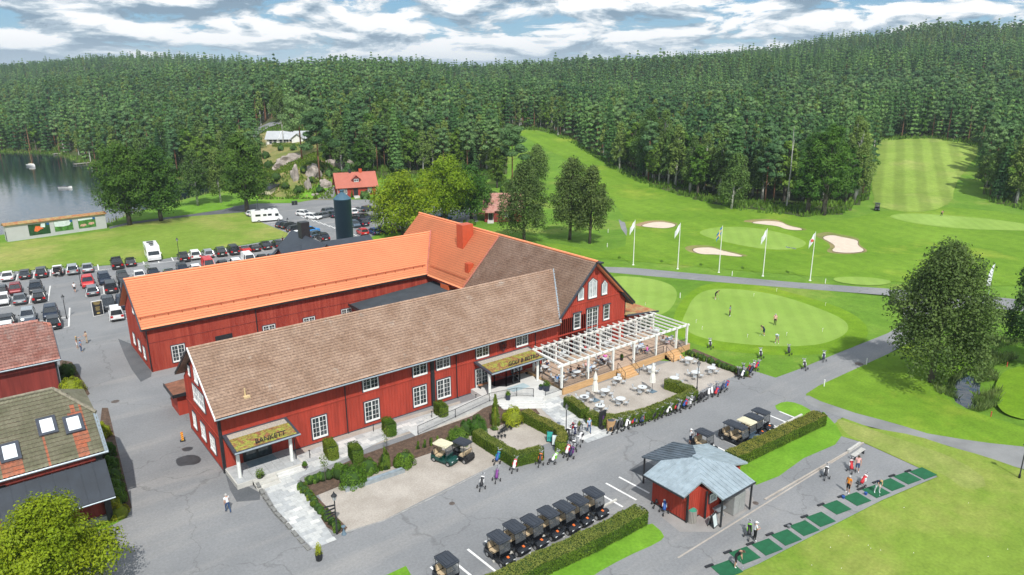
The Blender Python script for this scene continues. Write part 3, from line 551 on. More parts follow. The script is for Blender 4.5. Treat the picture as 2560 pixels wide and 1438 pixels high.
    return [('trunk', tb.mesh('trunk', bark, True), None, (0, 0, 0)), ('crown', softn(npmesh('crown', v, q, lf), leafcloud.n), None, (0, 0, 0))]
TK = {}
def tree(kind, x, y, H, Rr, label, cat='tree', group=None, seed=0, n=3000, leaf=.3, z=None, key=None, name=None):
    k = key or (kind, seed, round(H), round(Rr, 1))
    if k not in TK: TK[k] = (make_tree(kind, H, Rr, int(n*1.5), leaf*.80, seed+hash(kind) % 1 + 11), H)
    kd, H0 = TK[k]; zz_ = float(hgt(x, y)) if z is None else z
    nm = name or {'oak': 'oak_tree', 'maple': 'maple_tree', 'mid': 'leafy_tree', 'birch': 'birch_tree', 'weep': 'birch_tree', 'spruce': 'spruce_tree', 'pine': 'pine_tree'}[kind]
    return place(kd, nm, (x, y, zz_-.05), rnd.uniform(0, 6.28), label, cat, group, H/H0)
def ptree(kind, px, py, top, wpx, label, n=5000, leaf=.22, seed=None, group=None):
    g = GP(px, py); d, w = dw(g.x, g.y); s = d/FPX; z = CAM_H-(top-190-(px-1280)*.005)*d/FPX; H = max(3, z-g.z)
    if d < 130: # close trees: the vertical is seen foreshortened
        H = tallness(px, py, top)
    return tree(kind, g.x, g.y, H, wpx*s/2*1.04, label, seed=seed if seed is not None else int(px), n=n, leaf=leaf, group=group)
def tallness(px, py, top, z=0):
    g = G(px, py, z); lo, hi = 0, 60
    for _ in range(40):
        m = (lo+hi)/2; v = Vector((g.x, g.y, z+m-CAM_H)); 
        if 719-FPX*v.dot(up2)/v.dot(fw) > top: lo = m
        else: hi = m
    return lo
ptree('weep', 2326, 955, 592, 325, 'large weeping birch standing alone on the lawn beside the pond', 24000, .18)
ptree('weep', 2580, 905, 600, 215, 'dark birch cut off by the right edge of the photo behind the pond', 12000, .2)
ptree('oak', 325, 563, 335, 195, 'dark oak with thick trunk behind the poster wall, left of two beside the lake path', 10000, .3)
ptree('oak', 403, 553, 345, 165, 'dark oak with forked crown beside the lake path, right of the leaning pair', 9000, .3)
ptree('oak', 618, 530, 318, 150, 'tall full oak at the grass corner next to the white motorhome', 10000, .3)
ptree('birch', 495, 514, 352, 78, 'slim birch between the oaks on the far side of the lake path', 5000, .26)
ptree('birch', 553, 507, 352, 72, 'slim birch left of the tall oak near the reeds', 5000, .26)
ptree('oak', 511, 478, 398, 42, 'small dark round tree behind the two slim birches', 4000, .26)
ptree('maple', 1008, 588, 418, 215, 'yellow green maple standing over the red parked car', 11000, .27)
ptree('maple', 1110, 560, 375, 185, 'tallest yellow green maple behind the orange roof ridge', 11000, .27)
ptree('mid', 1178, 548, 400, 135, 'fresh green broadleaf tree right of the yellow maples', 8000, .27)
ptree('weep', 1310, 607, 386, 142, 'drooping birch nearest the brown gable roof with a bare top branch', 11000, .22)
ptree('weep', 1424, 600, 378, 138, 'middle drooping birch on the lawn behind the clubhouse', 10000, .22)
ptree('weep', 1474, 609, 400, 120, 'right drooping birch on the lawn behind the clubhouse', 9000, .22)
ptree('pine', 1281, 470, 302, 78, 'tall pine with reddish trunk behind the drooping birches', 5000, .3)
ptree('oak', 1243, 470, 352, 62, 'dark round tree beside the reddish pine', 4500, .3)
ptree('birch', 1342, 465, 350, 92, 'light birch at the edge of the long fairway', 6000, .28)
ptree('birch', 1583, 405, 275, 62, 'birch at the fairway bend beside dry brown grass', 4500, .3)
ptree('birch', 1617, 444, 262, 92, 'large birch of the pair above the bare earth slope', 6000, .28)
ptree('birch', 1657, 446, 268, 72, 'right birch of the pair above the bare earth slope', 5000, .28)
ptree('birch', 1725, 482, 330, 62, 'pale stemmed birch at the wood edge above the bend', 4500, .28)
ptree('birch', 1760, 480, 322, 74, 'dark leaved birch second from the pale stemmed one', 4500, .28)
ptree('birch', 1828, 523, 372, 84, 'low bushy birch standing forward at the wood edge', 5500, .26)
ptree('birch', 1905, 502, 335, 74, 'narrow birch between the bushy birch and the big pair', 4500, .28)
ptree('mid', 2018, 534, 325, 120, 'broad left tree of the big pair behind the upper green', 8000, .28)
ptree('mid', 2058, 538, 305, 135, 'broad right tree of the big pair behind the upper green', 9000, .28)
ptree('birch', 2122, 482, 288, 62, 'tall tree with long bare stem at the striped fairway corner', 5000, .28)
ptree('birch', 2136, 500, 298, 84, 'leaning birch nearest the striped fairway', 5000, .28)
ptree('birch', 2465, 468, 368, 62, 'white stemmed birch leftmost of the row right of the striped fairway', 4000, .28)
ptree('birch', 2494, 497, 358, 76, 'white stemmed birch second in the row right of the striped fairway', 4500, .28)
ptree('birch', 2540, 508, 340, 86, 'white stemmed birch at the right end of the row by the ditch', 5000, .28)
ptree('pine', 755, 398, 228, 92, 'tall pine on the rocky knoll beside the white house', 5000, .32)
ptree('pine', 800, 452, 262, 92, 'dark pine between the rocks above the cottage', 5500, .32)
ptree('spruce', 632, 372, 232, 62, 'dark spruce left of the white house', 5000, .28)
ptree('oak', 905, 438, 335, 66, 'round leafy tree above the red cottage roof', 4500, .3)
ptree('spruce', 872, 432, 400, 40, 'small blue green conifer behind the cottage chimney', 2500, .24)
ptree('birch', 705, 306, 212, 60, 'birch with bare white top beyond the white house', 4000, .3)
g = G(150, 1520); tree('maple', g.x, g.y, tallness(150, 1520, 1246), 4.6, 'yellow green tree in the bottom left corner of the photo', seed=5, n=22000, leaf=.12, name='leafy_tree')
# standing dead stems in the wood edge
for k, (px, py, tp) in enumerate(((1966, 520, 318), (1640, 300, 262), (708, 360, 300))):
    p = GP(px, py); d, _w = dw(p.x, p.y); Hh = (py-tp)*d/FPX; b = MB(); b.tube([(0, 0, -.3), (.2, 0, Hh*.5), (0, .2, Hh)], [.22, .15, .04], 5)
    b.tube([(.15, 0, Hh*.7), (1.1, .3, Hh*.86)], [.07, .02], 4); b.tube([(.1, 0, Hh*.8), (-.9, -.3, Hh*.92)], [.06, .02], 4)
    o = ob('dead_tree', b.mesh('dead_tree', BBARK), None, p, label='bare pale dead stem '+('left of the big leafy pair', 'above the long fairway', 'on the rocky knoll')[k], cat='tree')
# nearer wood: every tree its own object; beyond, one wood of instances
pk = [('birch', 15, 3.3, 3600, .27), ('birch', 17, 3.6, 3800, .27), ('spruce', 20, 2.6, 3600, .27), ('spruce', 17, 2.5, 3200, .27), ('pine', 19, 2.9, 3000, .28), ('mid', 15, 4.2, 4200, .27), ('pine', 17, 3.1, 3000, .28)]
NEAR = [make_tree(k, H, Rr, n, l, 40+i) for i, (k, H, Rr, n, l) in enumerate(pk)]
FAR = [make_tree(k, H, Rr, n, l, 60+i, True) for i, (k, H, Rr, n, l) in enumerate([('spruce', 19, 2.5, 1200, .42), ('spruce', 16, 2.3, 1100, .42), ('pine', 18, 2.8, 1000, .44), ('spruce', 21, 2.5, 1200, .42), ('birch', 15, 3.0, 1200, .42), ('mid', 13, 3.2, 1100, .44), ('pine', 16, 2.9, 1000, .44)])]
rr_ = random.Random(21); pts = []
for d in np.arange(200, 1330, 1.0):
    pass
def forest_points():
    out = []; d = 195.
    while d < 1340:
        sp = 4.8 if d < 420 else (5.4 if d < 700 else 6.6); w = -0.86*d
        while w < 0.86*d:
            dd = d+rr_.uniform(-.45, .45)*sp; ww = w+rr_.uniform(-.45, .45)*sp; u = ww/dd; px = 1280+u*FPX; e = edge_d(u)
            ok = dd > e+2.5
            if 1250 < px < 1360 and dd < 356: ok = False
            if 640 < px < 812 and dd < 262: ok = False
            if ok and 610 < px < 730 and 262 <= dd < 330: ok = False          # clearing and road above the white house
            if ok and px < 250 and dd < 352 and rr_.random() < .3: ok = False
            if ok: out.append((dd, ww, u, e))
            w += sp
        d += sp*.92
    return out
FP = forest_points(); FP.sort(key=lambda t: t[0]-0.35*t[3])
near = sorted([t for t in FP if abs(t[2]) < .78 and t[0] < t[3]+22], key=lambda t: t[0])[:170]; ns = set(near)
G_NEAR = {'birch_tree': 'birches along the edge of the wood', 'spruce_tree': 'spruces along the edge of the wood', 'pine_tree': 'pines along the edge of the wood', 'leafy_tree': 'leafy trees along the edge of the wood'}
L_NEAR = {'birch_tree': 'light green birch among others at the edge of the wood', 'spruce_tree': 'dark pointed spruce among others at the edge of the wood', 'pine_tree': 'pine with bare lower trunk at the edge of the wood', 'leafy_tree': 'rounded leafy tree among others at the edge of the wood'}
for dd, ww, u, e in near:
    x, y = xy(dd, ww); px = 1280+u*FPX
    i = rr_.choices(range(7), (5, 5, 2, 2, 3, 4, 3) if (px < 1262 or px < 2190 and px > 1340) else (1, 1, 5, 4, 4, 1, 3))[0]
    nm = {'birch': 'birch_tree', 'spruce': 'spruce_tree', 'pine': 'pine_tree', 'mid': 'leafy_tree'}[pk[i][0]]
    place(NEAR[i], nm, (x, y, float(hgt(x, y))-.1), rr_.uniform(0, 6.28), L_NEAR[nm], 'tree', G_NEAR[nm], rr_.uniform(.78, 1.15))
rest = [t for t in FP if t not in ns]
X = np.array([xy(t[0], t[1]) for t in rest]); Zt = hgt(X[:, 0], X[:, 1])
me = bpy.data.meshes.new('wood'); me.vertices.add(len(rest)); me.vertices.foreach_set('co', np.column_stack([X, Zt-.2]).astype(np.float32).ravel())
ai = me.attributes.new('idx', 'INT', 'POINT'); asz = me.attributes.new('siz', 'FLOAT', 'POINT'); ar = me.attributes.new('rot', 'FLOAT', 'POINT')
idx = []
for t in rest:
    px = 1280+t[2]*FPX; x_, y_ = xy(t[0], t[1]); f_ = math.sin(x_/61.+1.3*math.sin(y_/97.))+math.sin(y_/47.+x_/140.)+.6*math.sin(x_/19.+y_/31.)
    if t[0] < 480 and px < 2100: w_ = (2, 2, 4, 1, 8, 6, 4) if f_ > -.3 else (5, 5, 4, 3, 2, 2, 3)
    elif px < 1250: w_ = (2, 2, 4, 2, 7, 6, 4) if f_ > .2 else (5, 5, 3, 5, 1, 1, 2)
    else: w_ = (1, 1, 9, 1, 2, 1, 9) if f_ > .9 else ((2, 3, 2, 2, 7, 6, 2) if f_ > .3 else (6, 6, 2, 7, 1, 1, 2))
    idx.append(rr_.choices(range(7), w_)[0])
ai, asz, ar = (me.attributes[k_] for k_ in ('idx', 'siz', 'rot')); ai.data.foreach_set('value', np.array(idx, np.int32)); asz.data.foreach_set('value', np.array([rr_.uniform(.68, 1.08)*(1.0 if t[0] < 700 else 1.05)*(1.22 if rr_.random() < .05 else 1) for t in rest], np.float32)); ar.data.foreach_set('value', np.array([rr_.uniform(0, 6.28) for t in rest], np.float32))
wood = ob('wood', me, None, label='dense mixed forest covering the hills behind the golf course', cat='forest', kind='stuff')
col = bpy.data.collections.new('tree_kinds')
for i, m_ in enumerate(FAR): o = bpy.data.objects.new('kind_%02d' % i, m_); col.objects.link(o)
gn = bpy.data.node_groups.new('wood', 'GeometryNodeTree'); gn.interface.new_socket('Geometry', in_out='INPUT', socket_type='NodeSocketGeometry'); gn.interface.new_socket('Geometry', in_out='OUTPUT', socket_type='NodeSocketGeometry')
A = gn.nodes; GL = gn.links.new; gi = A.new('NodeGroupInput'); go = A.new('NodeGroupOutput'); ci = A.new('GeometryNodeCollectionInfo'); ci.inputs[0].default_value = col; ci.inputs['Separate Children'].default_value = True; ci.inputs['Reset Children'].default_value = True
ip = A.new('GeometryNodeInstanceOnPoints'); ip.inputs['Pick Instance'].default_value = True
def attr(nm, tp):
    a = A.new('GeometryNodeInputNamedAttribute'); a.data_type = tp; a.inputs[0].default_value = nm; return a.outputs[0]
cx_ = A.new('ShaderNodeCombineXYZ'); GL(attr('rot', 'FLOAT'), cx_.inputs[2]); GL(gi.outputs[0], ip.inputs['Points']); GL(ci.outputs[0], ip.inputs['Instance']); GL(attr('idx', 'INT'), ip.inputs['Instance Index']); GL(cx_.outputs[0], ip.inputs['Rotation']); GL(attr('siz', 'FLOAT'), ip.inputs['Scale']); GL(ip.outputs[0], go.inputs[0])
md = wood.modifiers.new('wood', 'NODES'); md.node_group = gn
# ---------------------------------------------------------------- roofs, walls, windows
def shade_tiles(m, courses=True, lichen=None, amt=0.2):
    n, l, p = mnodes(m); src = p.inputs['Base Color'].links[0].from_socket; g = n.new('ShaderNodeTexCoord')
    if lichen:
        t = n.new('ShaderNodeTexNoise'); t.inputs['Scale'].default_value = 0.55; t.inputs['Detail'].default_value = 9; t.inputs['Roughness'].default_value = 0.72; l(g.outputs['Object'], t.inputs[0])
        r = n.new('ShaderNodeMapRange'); r.inputs[1].default_value = lichen[1]; r.inputs[2].default_value = lichen[2]; l(t.outputs[0], r.inputs[0])
        x = n.new('ShaderNodeMixRGB'); l(r.outputs[0], x.inputs[0]); l(src, x.inputs[1]); x.inputs[2].default_value = (*lichen[0], 1); src = x.outputs[0]
    t = n.new('ShaderNodeTexNoise'); t.inputs['Scale'].default_value = 5.0; t.inputs['Detail'].default_value = 4; l(g.outputs['Object'], t.inputs[0])
    r = n.new('ShaderNodeMapRange'); r.inputs[1].default_value = 0.3; r.inputs[2].default_value = 0.7; r.inputs[3].default_value = 1-amt; r.inputs[4].default_value = 1+amt; l(t.outputs[0], r.inputs[0])
    h = n.new('ShaderNodeHueSaturation'); l(r.outputs[0], h.inputs['Value']); l(src, h.inputs['Color']); l(h.outputs[0], p.inputs['Base Color'])
TB = mat('old_brown_tiles', (0.290, 0.185, 0.130), 0.9, col2=(0.405, 0.280, 0.210), scale=0.5, detail=9); shade_tiles(TB, lichen=((0.46, 0.41, 0.36), 0.60, 0.75), amt=0.26)
TO = mat('orange_clay_tiles', (0.84, 0.30, 0.145), 0.8, 0.05, 0.3); shade_tiles(TO, amt=0.05)
TR = mat('red_brown_tiles', (0.34, 0.145, 0.115), 0.9, col2=(0.46, 0.26, 0.22), scale=0.9, detail=9); shade_tiles(TR, lichen=((0.42, 0.34, 0.31), 0.56, 0.72), amt=0.25)
TG = mat('mossy_green_tiles', (0.135, 0.135, 0.085), 0.92, col2=(0.205, 0.195, 0.135), scale=0.8, detail=9); shade_tiles(TG, lichen=((0.075, 0.055, 0.035), 0.62, 0.72), amt=0.16)
TG2 = mat('bare_red_tiles', (0.44, 0.135, 0.070), 0.9, col2=(0.30, 0.14, 0.09), scale=1.4, detail=9); shade_tiles(TG2, amt=0.2)
TS = mat('pink_red_roof', (0.43, 0.135, 0.095), 0.8, 0.07, 0.4)
def pip(poly, x, y):
    c = False; n = len(poly)
    for i in range(n):
        x0, y0 = poly[i]; x1, y1 = poly[(i+1) % n]
        if (y0 > y) != (y1 > y) and x < (x1-x0)*(y-y0)/(y1-y0)+x0: c = not c
    return c
GAPD = mat('tile_gap_shade', (0.085, 0.055, 0.045), 0.95, 0.3, 3.0); GAPO = mat('orange_tile_gap_shade', (0.36, 0.10, 0.05), 0.9, 0.1)  # shade and dirt under the tile overlaps, painted dark on the course risers
def tiled(name, P0, U, V, m, parent, course=.36, tile=.25, amp=.022, step=.05, clips=(), poly=None, kind='stuff', m2=None, patch=None, seg=4, label=None, gapm=GAPD):
    "courses of overlapping pantiles laid up a slope; U, V are the full eave and rake vectors"
    P0, U, V = Vector(P0), Vector(U), Vector(V); L, Sl = U.length, V.length; u, v = U/L, V/Sl; nrm = u.cross(v)
    nc = max(1, round(Sl/course)); c = Sl/nc; nu = int(L/tile*seg); su = L/nu
    i = np.arange(nu+1); cu = amp*np.cos(2*np.pi*i/seg)*1.0+amp*.4*np.sin(4*np.pi*i/seg+1)
    rows = []
    rg = np.random.default_rng(5)
    for k in range(nc):
        jit = np.repeat(rg.normal(0, .006, nu//seg+2), seg)[:nu+1]
        rows.append((np.full(nu+1, k*c-.004), cu+step+jit)); rows.append((np.full(nu+1, (k+1)*c+.0), cu*.9-.004))
    s = np.array([r[0] for r in rows]); h = np.array([r[1] for r in rows]); X = np.broadcast_to(i*su, s.shape)
    pts = np.array(P0)+X[..., None]*np.array(u)+s[..., None]*np.array(v)+h[..., None]*np.array(nrm)
    nr = len(rows); a, b_ = np.meshgrid(np.arange(nr-1), np.arange(nu), indexing='ij'); kx = (a*(nu+1)+b_).ravel()
    q = np.stack([kx, kx+1, kx+nu+2, kx+nu+1], -1)
    cxm = (b_.ravel()+.5)*su; cym = (a.ravel()//2+.5)*c
    if poly is not None:
        keep = sdist(poly, cxm, cym) < .02; q = q[keep]; cxm = cxm[keep]; cym = cym[keep]
    me = npmesh(name, pts.reshape(-1, 3), q, m)
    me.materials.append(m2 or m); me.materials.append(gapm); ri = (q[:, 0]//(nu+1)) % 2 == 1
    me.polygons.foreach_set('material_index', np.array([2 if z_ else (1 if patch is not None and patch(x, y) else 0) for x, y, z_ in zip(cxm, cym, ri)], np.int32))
    if clips or poly is not None:
        bm = bmesh.new(); bm.from_mesh(me)
        for co, no in clips: bmesh.ops.bisect_plane(bm, geom=bm.verts[:]+bm.edges[:]+bm.faces[:], plane_co=co, plane_no=no, clear_outer=True)
        lv = [vv for vv in bm.verts if not vv.link_faces]; bmesh.ops.delete(bm, geom=lv, context='VERTS'); bm.to_mesh(me); bm.free()
    o = ob(name, me, parent, kind=kind)
    if label: o['label'] = label
    return o
def boards(b, x0, x1, zlo, zhi, y, pitch=.30, wd=.055, dp=.03, axis='x', skip=()):
    "cover battens nailed up a wall; zhi may be a function"
    n = int((x1-x0)/pitch)
    for k in range(n+1):
        x = x0+(x1-x0)*k/max(1, n); z1 = zhi(x) if callable(zhi) else zhi
        if z1-zlo < .1: continue
        segs = [(zlo, z1)]
        for (a0, c0, a1, c1) in skip:
            if a0-.04 < x < a1+.04:
                ns_ = []
                for (p, q) in segs:
                    if c0 > p: ns_.append((p, min(q, c0)))
                    if c1 < q: ns_.append((max(p, c1), q))
                segs = [t for t in ns_ if t[1]-t[0] > .05]
        for p, q in segs:
            if axis == 'x': b.box(x-wd/2, y-dp, p, x+wd/2, y, q)
            else: b.box(y-dp, x-wd/2, p, y, x+wd/2, q)
_w = {}
def window_meshes(w, h, cols, rows, glass, arch=0.0):
    k = (round(w, 1), round(h, 1), cols, rows, glass.name, arch)
    if k in _w: return _w[k]
    w, h = k[0], k[1]
    def ring(b, a, d, y0, y1):   # frame around an opening, a outer offset, d bar width
        if arch:
            o = [(-w/2-a, -a), (w/2+a, -a), (w/2+a, h-arch+a*.4), (0, h+a), (-w/2-a, h-arch+a*.4)]; i_ = [(-w/2-a+d, -a+d), (w/2+a-d, -a+d), (w/2+a-d, h-arch+a*.4-d*.4), (0, h+a-d), (-w/2-a+d, h-arch+a*.4-d*.4)]
        else:
            o = [(-w/2-a, -a), (w/2+a, -a), (w/2+a, h+a), (-w/2-a, h+a)]; i_ = [(-w/2-a+d, -a+d), (w/2+a-d, -a+d), (w/2+a-d, h+a-d), (-w/2-a+d, h+a-d)]
        n = len(o); vs = [(x, y0, z) for x, z in o]+[(x, y0, z) for x, z in i_]+[(x, y1, z) for x, z in o]+[(x, y1, z) for x, z in i_]
        fs = []
        for t in range(n):
            s_ = (t+1) % n; fs += [(t, s_, n+s_, n+t), (2*n+t, t, t+2*n if 0 else n*2+t, 0)][:1]
            fs += [(t, 2*n+t, 2*n+s_, s_), (n+t, n+s_, 3*n+s_, 3*n+t)]
        b.add(vs, fs)
    sur = MB(); ring(sur, .10, .11, -.075, 0)
    fr = MB(); ring(fr, 0, .075, -.09, 0); fr.box(-w/2, -.13, -.02, w/2, -.02, .15 if h > 1.3 else .08)
    if cols > 1 and w > 1.0: fr.box(-.045, -.088, .05, .045, -.02, h-(.1 if not arch else .25))
    gl = MB(); gl.box(-w/2+.06, -.035, .06, w/2-.06, -.02, h-.06-arch)
    if arch: gl.add([(-w/2+.06, -.035, h-arch-.06), (w/2-.06, -.035, h-arch-.06), (0, -.035, h-.08)], [(0, 1, 2)])
    bars = MB()
    for c in range(1, cols*2 if w > 1.0 and cols > 1 else cols):
        n_ = cols*2 if w > 1.0 and cols > 1 else cols; x = -w/2+w*c/n_
        if abs(x) > .05 or n_ % 2: bars.box(x-.013, -.06, .1, x+.013, -.03, h-.08-arch)
    for r_ in range(1, rows): z = .1+(h-.18-arch*.5)*r_/rows; bars.box(-w/2+.07, -.058, z-.013, w/2-.07, -.03, z+.013)
    out = [('window', sur.mesh('window', DARK)), ('frame', fr.mesh('frame', WHITE)), ('pane', gl.mesh('pane', glass))]
    if bars.v: out.append(('glazing_bars', bars.mesh('glazing_bars', WHITE)))
    _w[k] = out; return out
def window(parent, x, y, z, w, h, cols=2, rows=4, glass=None, rz=0.0, arch=0.0, label=None):
    ms = window_meshes(w, h, cols, rows, glass or GLASS, arch); o = ob(ms[0][0], ms[0][1], parent, (x, y, z), rz)
    for n_, m_ in ms[1:]: ob(n_, m_, o)
    if label: o['label'] = label
    return o
def part(name, b, m, parent, loc=(0, 0, 0), rz=0.0, smooth=False, **k): return ob(name, b.mesh(name, m, smooth), parent, loc, rz, **k)
def gable_wall(b, x0, x1, y0, y1, ze, zr, axis='x', base=0.0, mi=0):
    "closed gabled box, ridge along axis"
    if axis == 'x': ym = (y0+y1)/2; vs = [(x, *p) for x in (x0, x1) for p in ((y0, base), (y1, base), (y1, ze), (ym, zr), (y0, ze))]
    else: xm = (x0+x1)/2; vs = [(p[0], y, p[1]) for y in (y0, y1) for p in ((x0, base), (x1, base), (x1, ze), (xm, zr), (x0, ze))]
    b.add(vs, [(0, 1, 2, 3, 4), (9, 8, 7, 6, 5)]+[(i, (i+5), (i+1) % 5+5, (i+1) % 5) for i in range(5)], mi)
# ---- the clubhouse: long front house, gable wing across it and the orange roofed barn behind are one building
CH = root('clubhouse', (14.6, 60.7, 0), 0, 'long red timber clubhouse with brown and orange tiled roofs and a big gable', 'building')
CH.location = (0, 0, 0)
YF = 60.7
b = MB(); gable_wall(b, 14.6, 60, YF, 71.6, 5.75, 9.75); part('front_house_wall', b, RED, CH)
b = MB(); gable_wall(b, 54.35, 65.85, YF, 101.0, 6.3, 11.75, 'y'); part('gable_wing_wall', b, RED, CH)
b = MB(); gable_wall(b, 14.85, 58, 89.6, 101.2, 5.55, 9.8); part('barn_wall', b, REDW, CH)
# windows of the front house: (x0, x1, z0, z1, cols, rows)
lower = [(22.86, 24.5, .50, 2.85), (28.4, 30.15, .50, 2.85), (34.0, 35.75, .50, 2.85), (36.95, 38.75, .50, 2.85), (42.0, 43.8, .55, 2.75)]
upper = [(28.4, 30.2, 3.95, 5.45), (34.1, 35.9, 3.95, 5.45), (36.95, 38.8, 3.95, 5.45), (42.15, 43.95, 3.95, 5.45), (47.8, 49.6, 3.95, 5.45)]
skipF = []
for (x0, x1, z0, z1) in lower: window(CH, (x0+x1)/2, YF, z0+.05, x1-x0-.1, z1-z0-.1, 2, 4, GLASS); skipF.append((x0, z0-.1, x1, z1+.1))
for (x0, x1, z0, z1) in upper: window(CH, (x0+x1)/2, YF, z0, x1-x0-.1, z1-z0, 2, 3, GLASS); skipF.append((x0, z0-.15, x1, z1+.2))
window(CH, 47.9, YF, 1.0, 1.5, 1.6, 2, 3, GLASSL); skipF.append((47, .9, 48.8, 2.7))
for (x0, x1, z0, z1, c, r_) in ((56.75, 57.95, 4.1, 6.1, 1, 4), (58.95, 60.95, 2.9, 6.25, 2, 6), (61.85, 62.98, 4.2, 6.15, 1, 4)):
    w_ = window(CH, (x0+x1)/2, YF, z0, x1-x0-.1, z1-z0, c, r_, GLASS); skipF.append((x0, z0-.1, x1, z1+.1))
    q_ = MB(); q_.box(x0-.12, YF-.22, z1+.08, x1+.12, YF, z1+.16); part('drip_moulding', q_, DARK, CH)
for (xc, w1_, z0, h_) in ((57.9, .95, 7.72, 1.75), (59.88, 1.45, 7.6, 2.5), (61.93, .95, 7.65, 1.8)):
    window(CH, xc, YF, z0, w1_, h_, 1 if w1_ < 1.2 else 2, 1, GLASSL, arch=.45, label='pointed attic window'); skipF.append((xc-w1_/2-.1, z0-.1, xc+w1_/2+.1, z0+h_+.1))
for k, (xc, w1_) in enumerate(((52.7, 1.8), (55.2, 1.7), (57.6, 1.5), (59.8, 1.7), (62.6, 1.8))):
    dd_ = window(CH, xc, YF, .95, w1_, 2.25, 2, 4, GLASS, label='white glazed terrace door'); dd_.name = 'terrace_door'; skipF.append((xc-w1_/2, .9, xc+w1_/2, 3.3))
b = MB(); zt = lambda x: 5.6 if x < 54.35 else min(6.25+(x-54.35)*.95, 6.25+(65.85-x)*.95)
boards(b, 14.72, 65.75, .05, 3.72, YF, .33, skip=skipF); boards(b, 14.72, 65.75, 3.86, zt, YF, .33, skip=skipF+[(55, 7.2, 65.5, 7.35)])
part('cover_battens', b, RED, CH, kind='stuff')
b = MB(); b.box(14.6, YF-.075, 3.72, 65.85, YF, 3.86); part('belt_moulding', b, RED, CH)
b = MB(); b.box(55.2, YF-.075, 7.2, 65.0, YF, 7.34); part('belt_moulding', b, RED, CH)
b = MB(); b.box(14.6, YF-.03, 0, 65.85, YF, .10); b.box(14.57, YF-.03, 0, 14.6, 71.6, .1); part('plinth', b, DARK, CH)
for (x, zt_) in ((14.62, 5.6), (26.5, 5.7), (36.34, 5.7), (39.53, 5.7), (50.66, 5.7)):
    b = MB(); b.tube([(x, YF-.5, zt_+.05), (x, YF-.13, zt_-.35), (x, YF-.13, .25), (x, YF-.3, .12)], .055, 6); part('downpipe', b, BLACK, CH)
b = MB(); b.box(14.5, YF-.12, 0, 14.75, YF+.12, 5.65); part('corner_post', b, BLACK, CH)
b = MB(); b.box(36.25, YF-.09, 0.1, 36.75, YF-.0, 5.7); part('corner_board', b, BLACK, CH)
b = MB(); b.box(65.8, YF-.06, .9, 65.9, YF+.06, 6.2); part('corner_board', b, BLACK, CH)
# left gable (-X side): battens, windows, mouldings
skipG = []
for (ya, yb, z0, z1) in ((68.6, 69.9, 1.0, 2.65), (65.55, 67.15, 1.0, 2.65), (62.55, 64.2, 1.0, 2.65)):
    window(CH, 14.6, (ya+yb)/2, z0, yb-ya-.1, z1-z0, 2, 3, GLASSL, -math.pi/2); skipG.append((ya, z0-.1, yb, z1+.1))
window(CH, 14.6, 66.4, 4.4, 3.7, 1.7, 3, 2, GLASSL, -math.pi/2, label='wide attic window'); skipG.append((64.4, 4.3, 68.4, 6.2))
window(CH, 14.6, 66.35, 6.75, 1.2, 1.35, 2, 2, GLASSL, -math.pi/2); skipG.append((65.7, 6.7, 67.0, 8.2))
window(CH, 14.6, 68.8, 6.75, .6, 1.0, 1, 1, GLASSL, -math.pi/2); window(CH, 14.6, 63.6, 6.75, .6, 1.0, 1, 1, GLASSL, -math.pi/2)
b = MB(); boards(b, YF+.15, 71.5, .1, 3.3, 14.6, .33, axis='y', skip=skipG); boards(b, YF+.15, 71.5, 3.4, lambda y: min(5.7+(y-YF)*.73, 5.7+(71.6-y)*.73), 14.6, .33, axis='y', skip=skipG); part('cover_battens', b, RED, CH, kind='stuff')
b = MB(); b.box(14.53, YF, 3.3, 14.6, 71.6, 3.4); part('belt_moulding', b, RED, CH)
# roofs
RZ = 10.3; sF = (RZ-5.85)/(66.15-59.6)     # front house slope
# front slope of the long house; runs in under the wing
wing_left = lambda x: 5.6+(x-53.65)*(12.2-5.6)/(60.1-53.65)
nW = Vector((-(12.2-5.6), 0, 60.1-53.65)).normalized()
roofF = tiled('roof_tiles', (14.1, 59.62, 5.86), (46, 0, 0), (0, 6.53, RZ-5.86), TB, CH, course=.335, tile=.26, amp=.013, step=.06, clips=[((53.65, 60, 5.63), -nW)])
b = MB(); b.slab([(14.1, 72.6, 5.8), (14.1, 66.12, RZ), (60, 66.12, RZ), (60, 72.6, 5.8)][::-1], (0, .58, .81), .15); part('rear_roof_slope', b, TB, CH)
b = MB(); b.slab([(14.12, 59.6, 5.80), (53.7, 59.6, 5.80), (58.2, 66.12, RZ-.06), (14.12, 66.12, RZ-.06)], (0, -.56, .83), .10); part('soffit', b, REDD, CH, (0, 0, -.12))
b = MB(); b.tube([(14.1, 66.14, RZ+.06), (57.9, 66.14, RZ+.06)], .13, 8); part('ridge_tiles', b, TB, CH)
b = MB(); b.slab([(14.02, 59.5, 5.74), (14.02, 66.12, RZ-.02), (14.02, 66.12, RZ+.20), (14.02, 59.5, 5.96)], (-1, 0, 0), .10); part('barge_board', b, WHITE, CH)
b = MB(); b.slab([(14.02, 72.7, 5.62), (14.02, 66.12, RZ-.1), (14.02, 66.12, RZ+.16), (14.02, 72.7, 5.88)], (-1, 0, 0), .10); part('barge_board', b, BLACK, CH)
b = MB(); b.tube([(14.1, 59.5, 5.78), (53.5, 59.5, 5.78)], .075, 8); part('gutter', b, METAL, CH)
b = MB(); b.box(14.1, 59.56, 5.66, 53.7, 59.64, 5.84); part('eave_board', b, BLACK, CH)
b = MB(); b.lathe([(.07, 0), (.07, .75)], 8, (17.2, 60.9, 6.7)); b.box(17.0, 60.6, 6.55, 17.55, 61.1, 6.75); part('vent_pipe', b, mat('straw_pipe', (0.6, 0.45, 0.25)), CH)
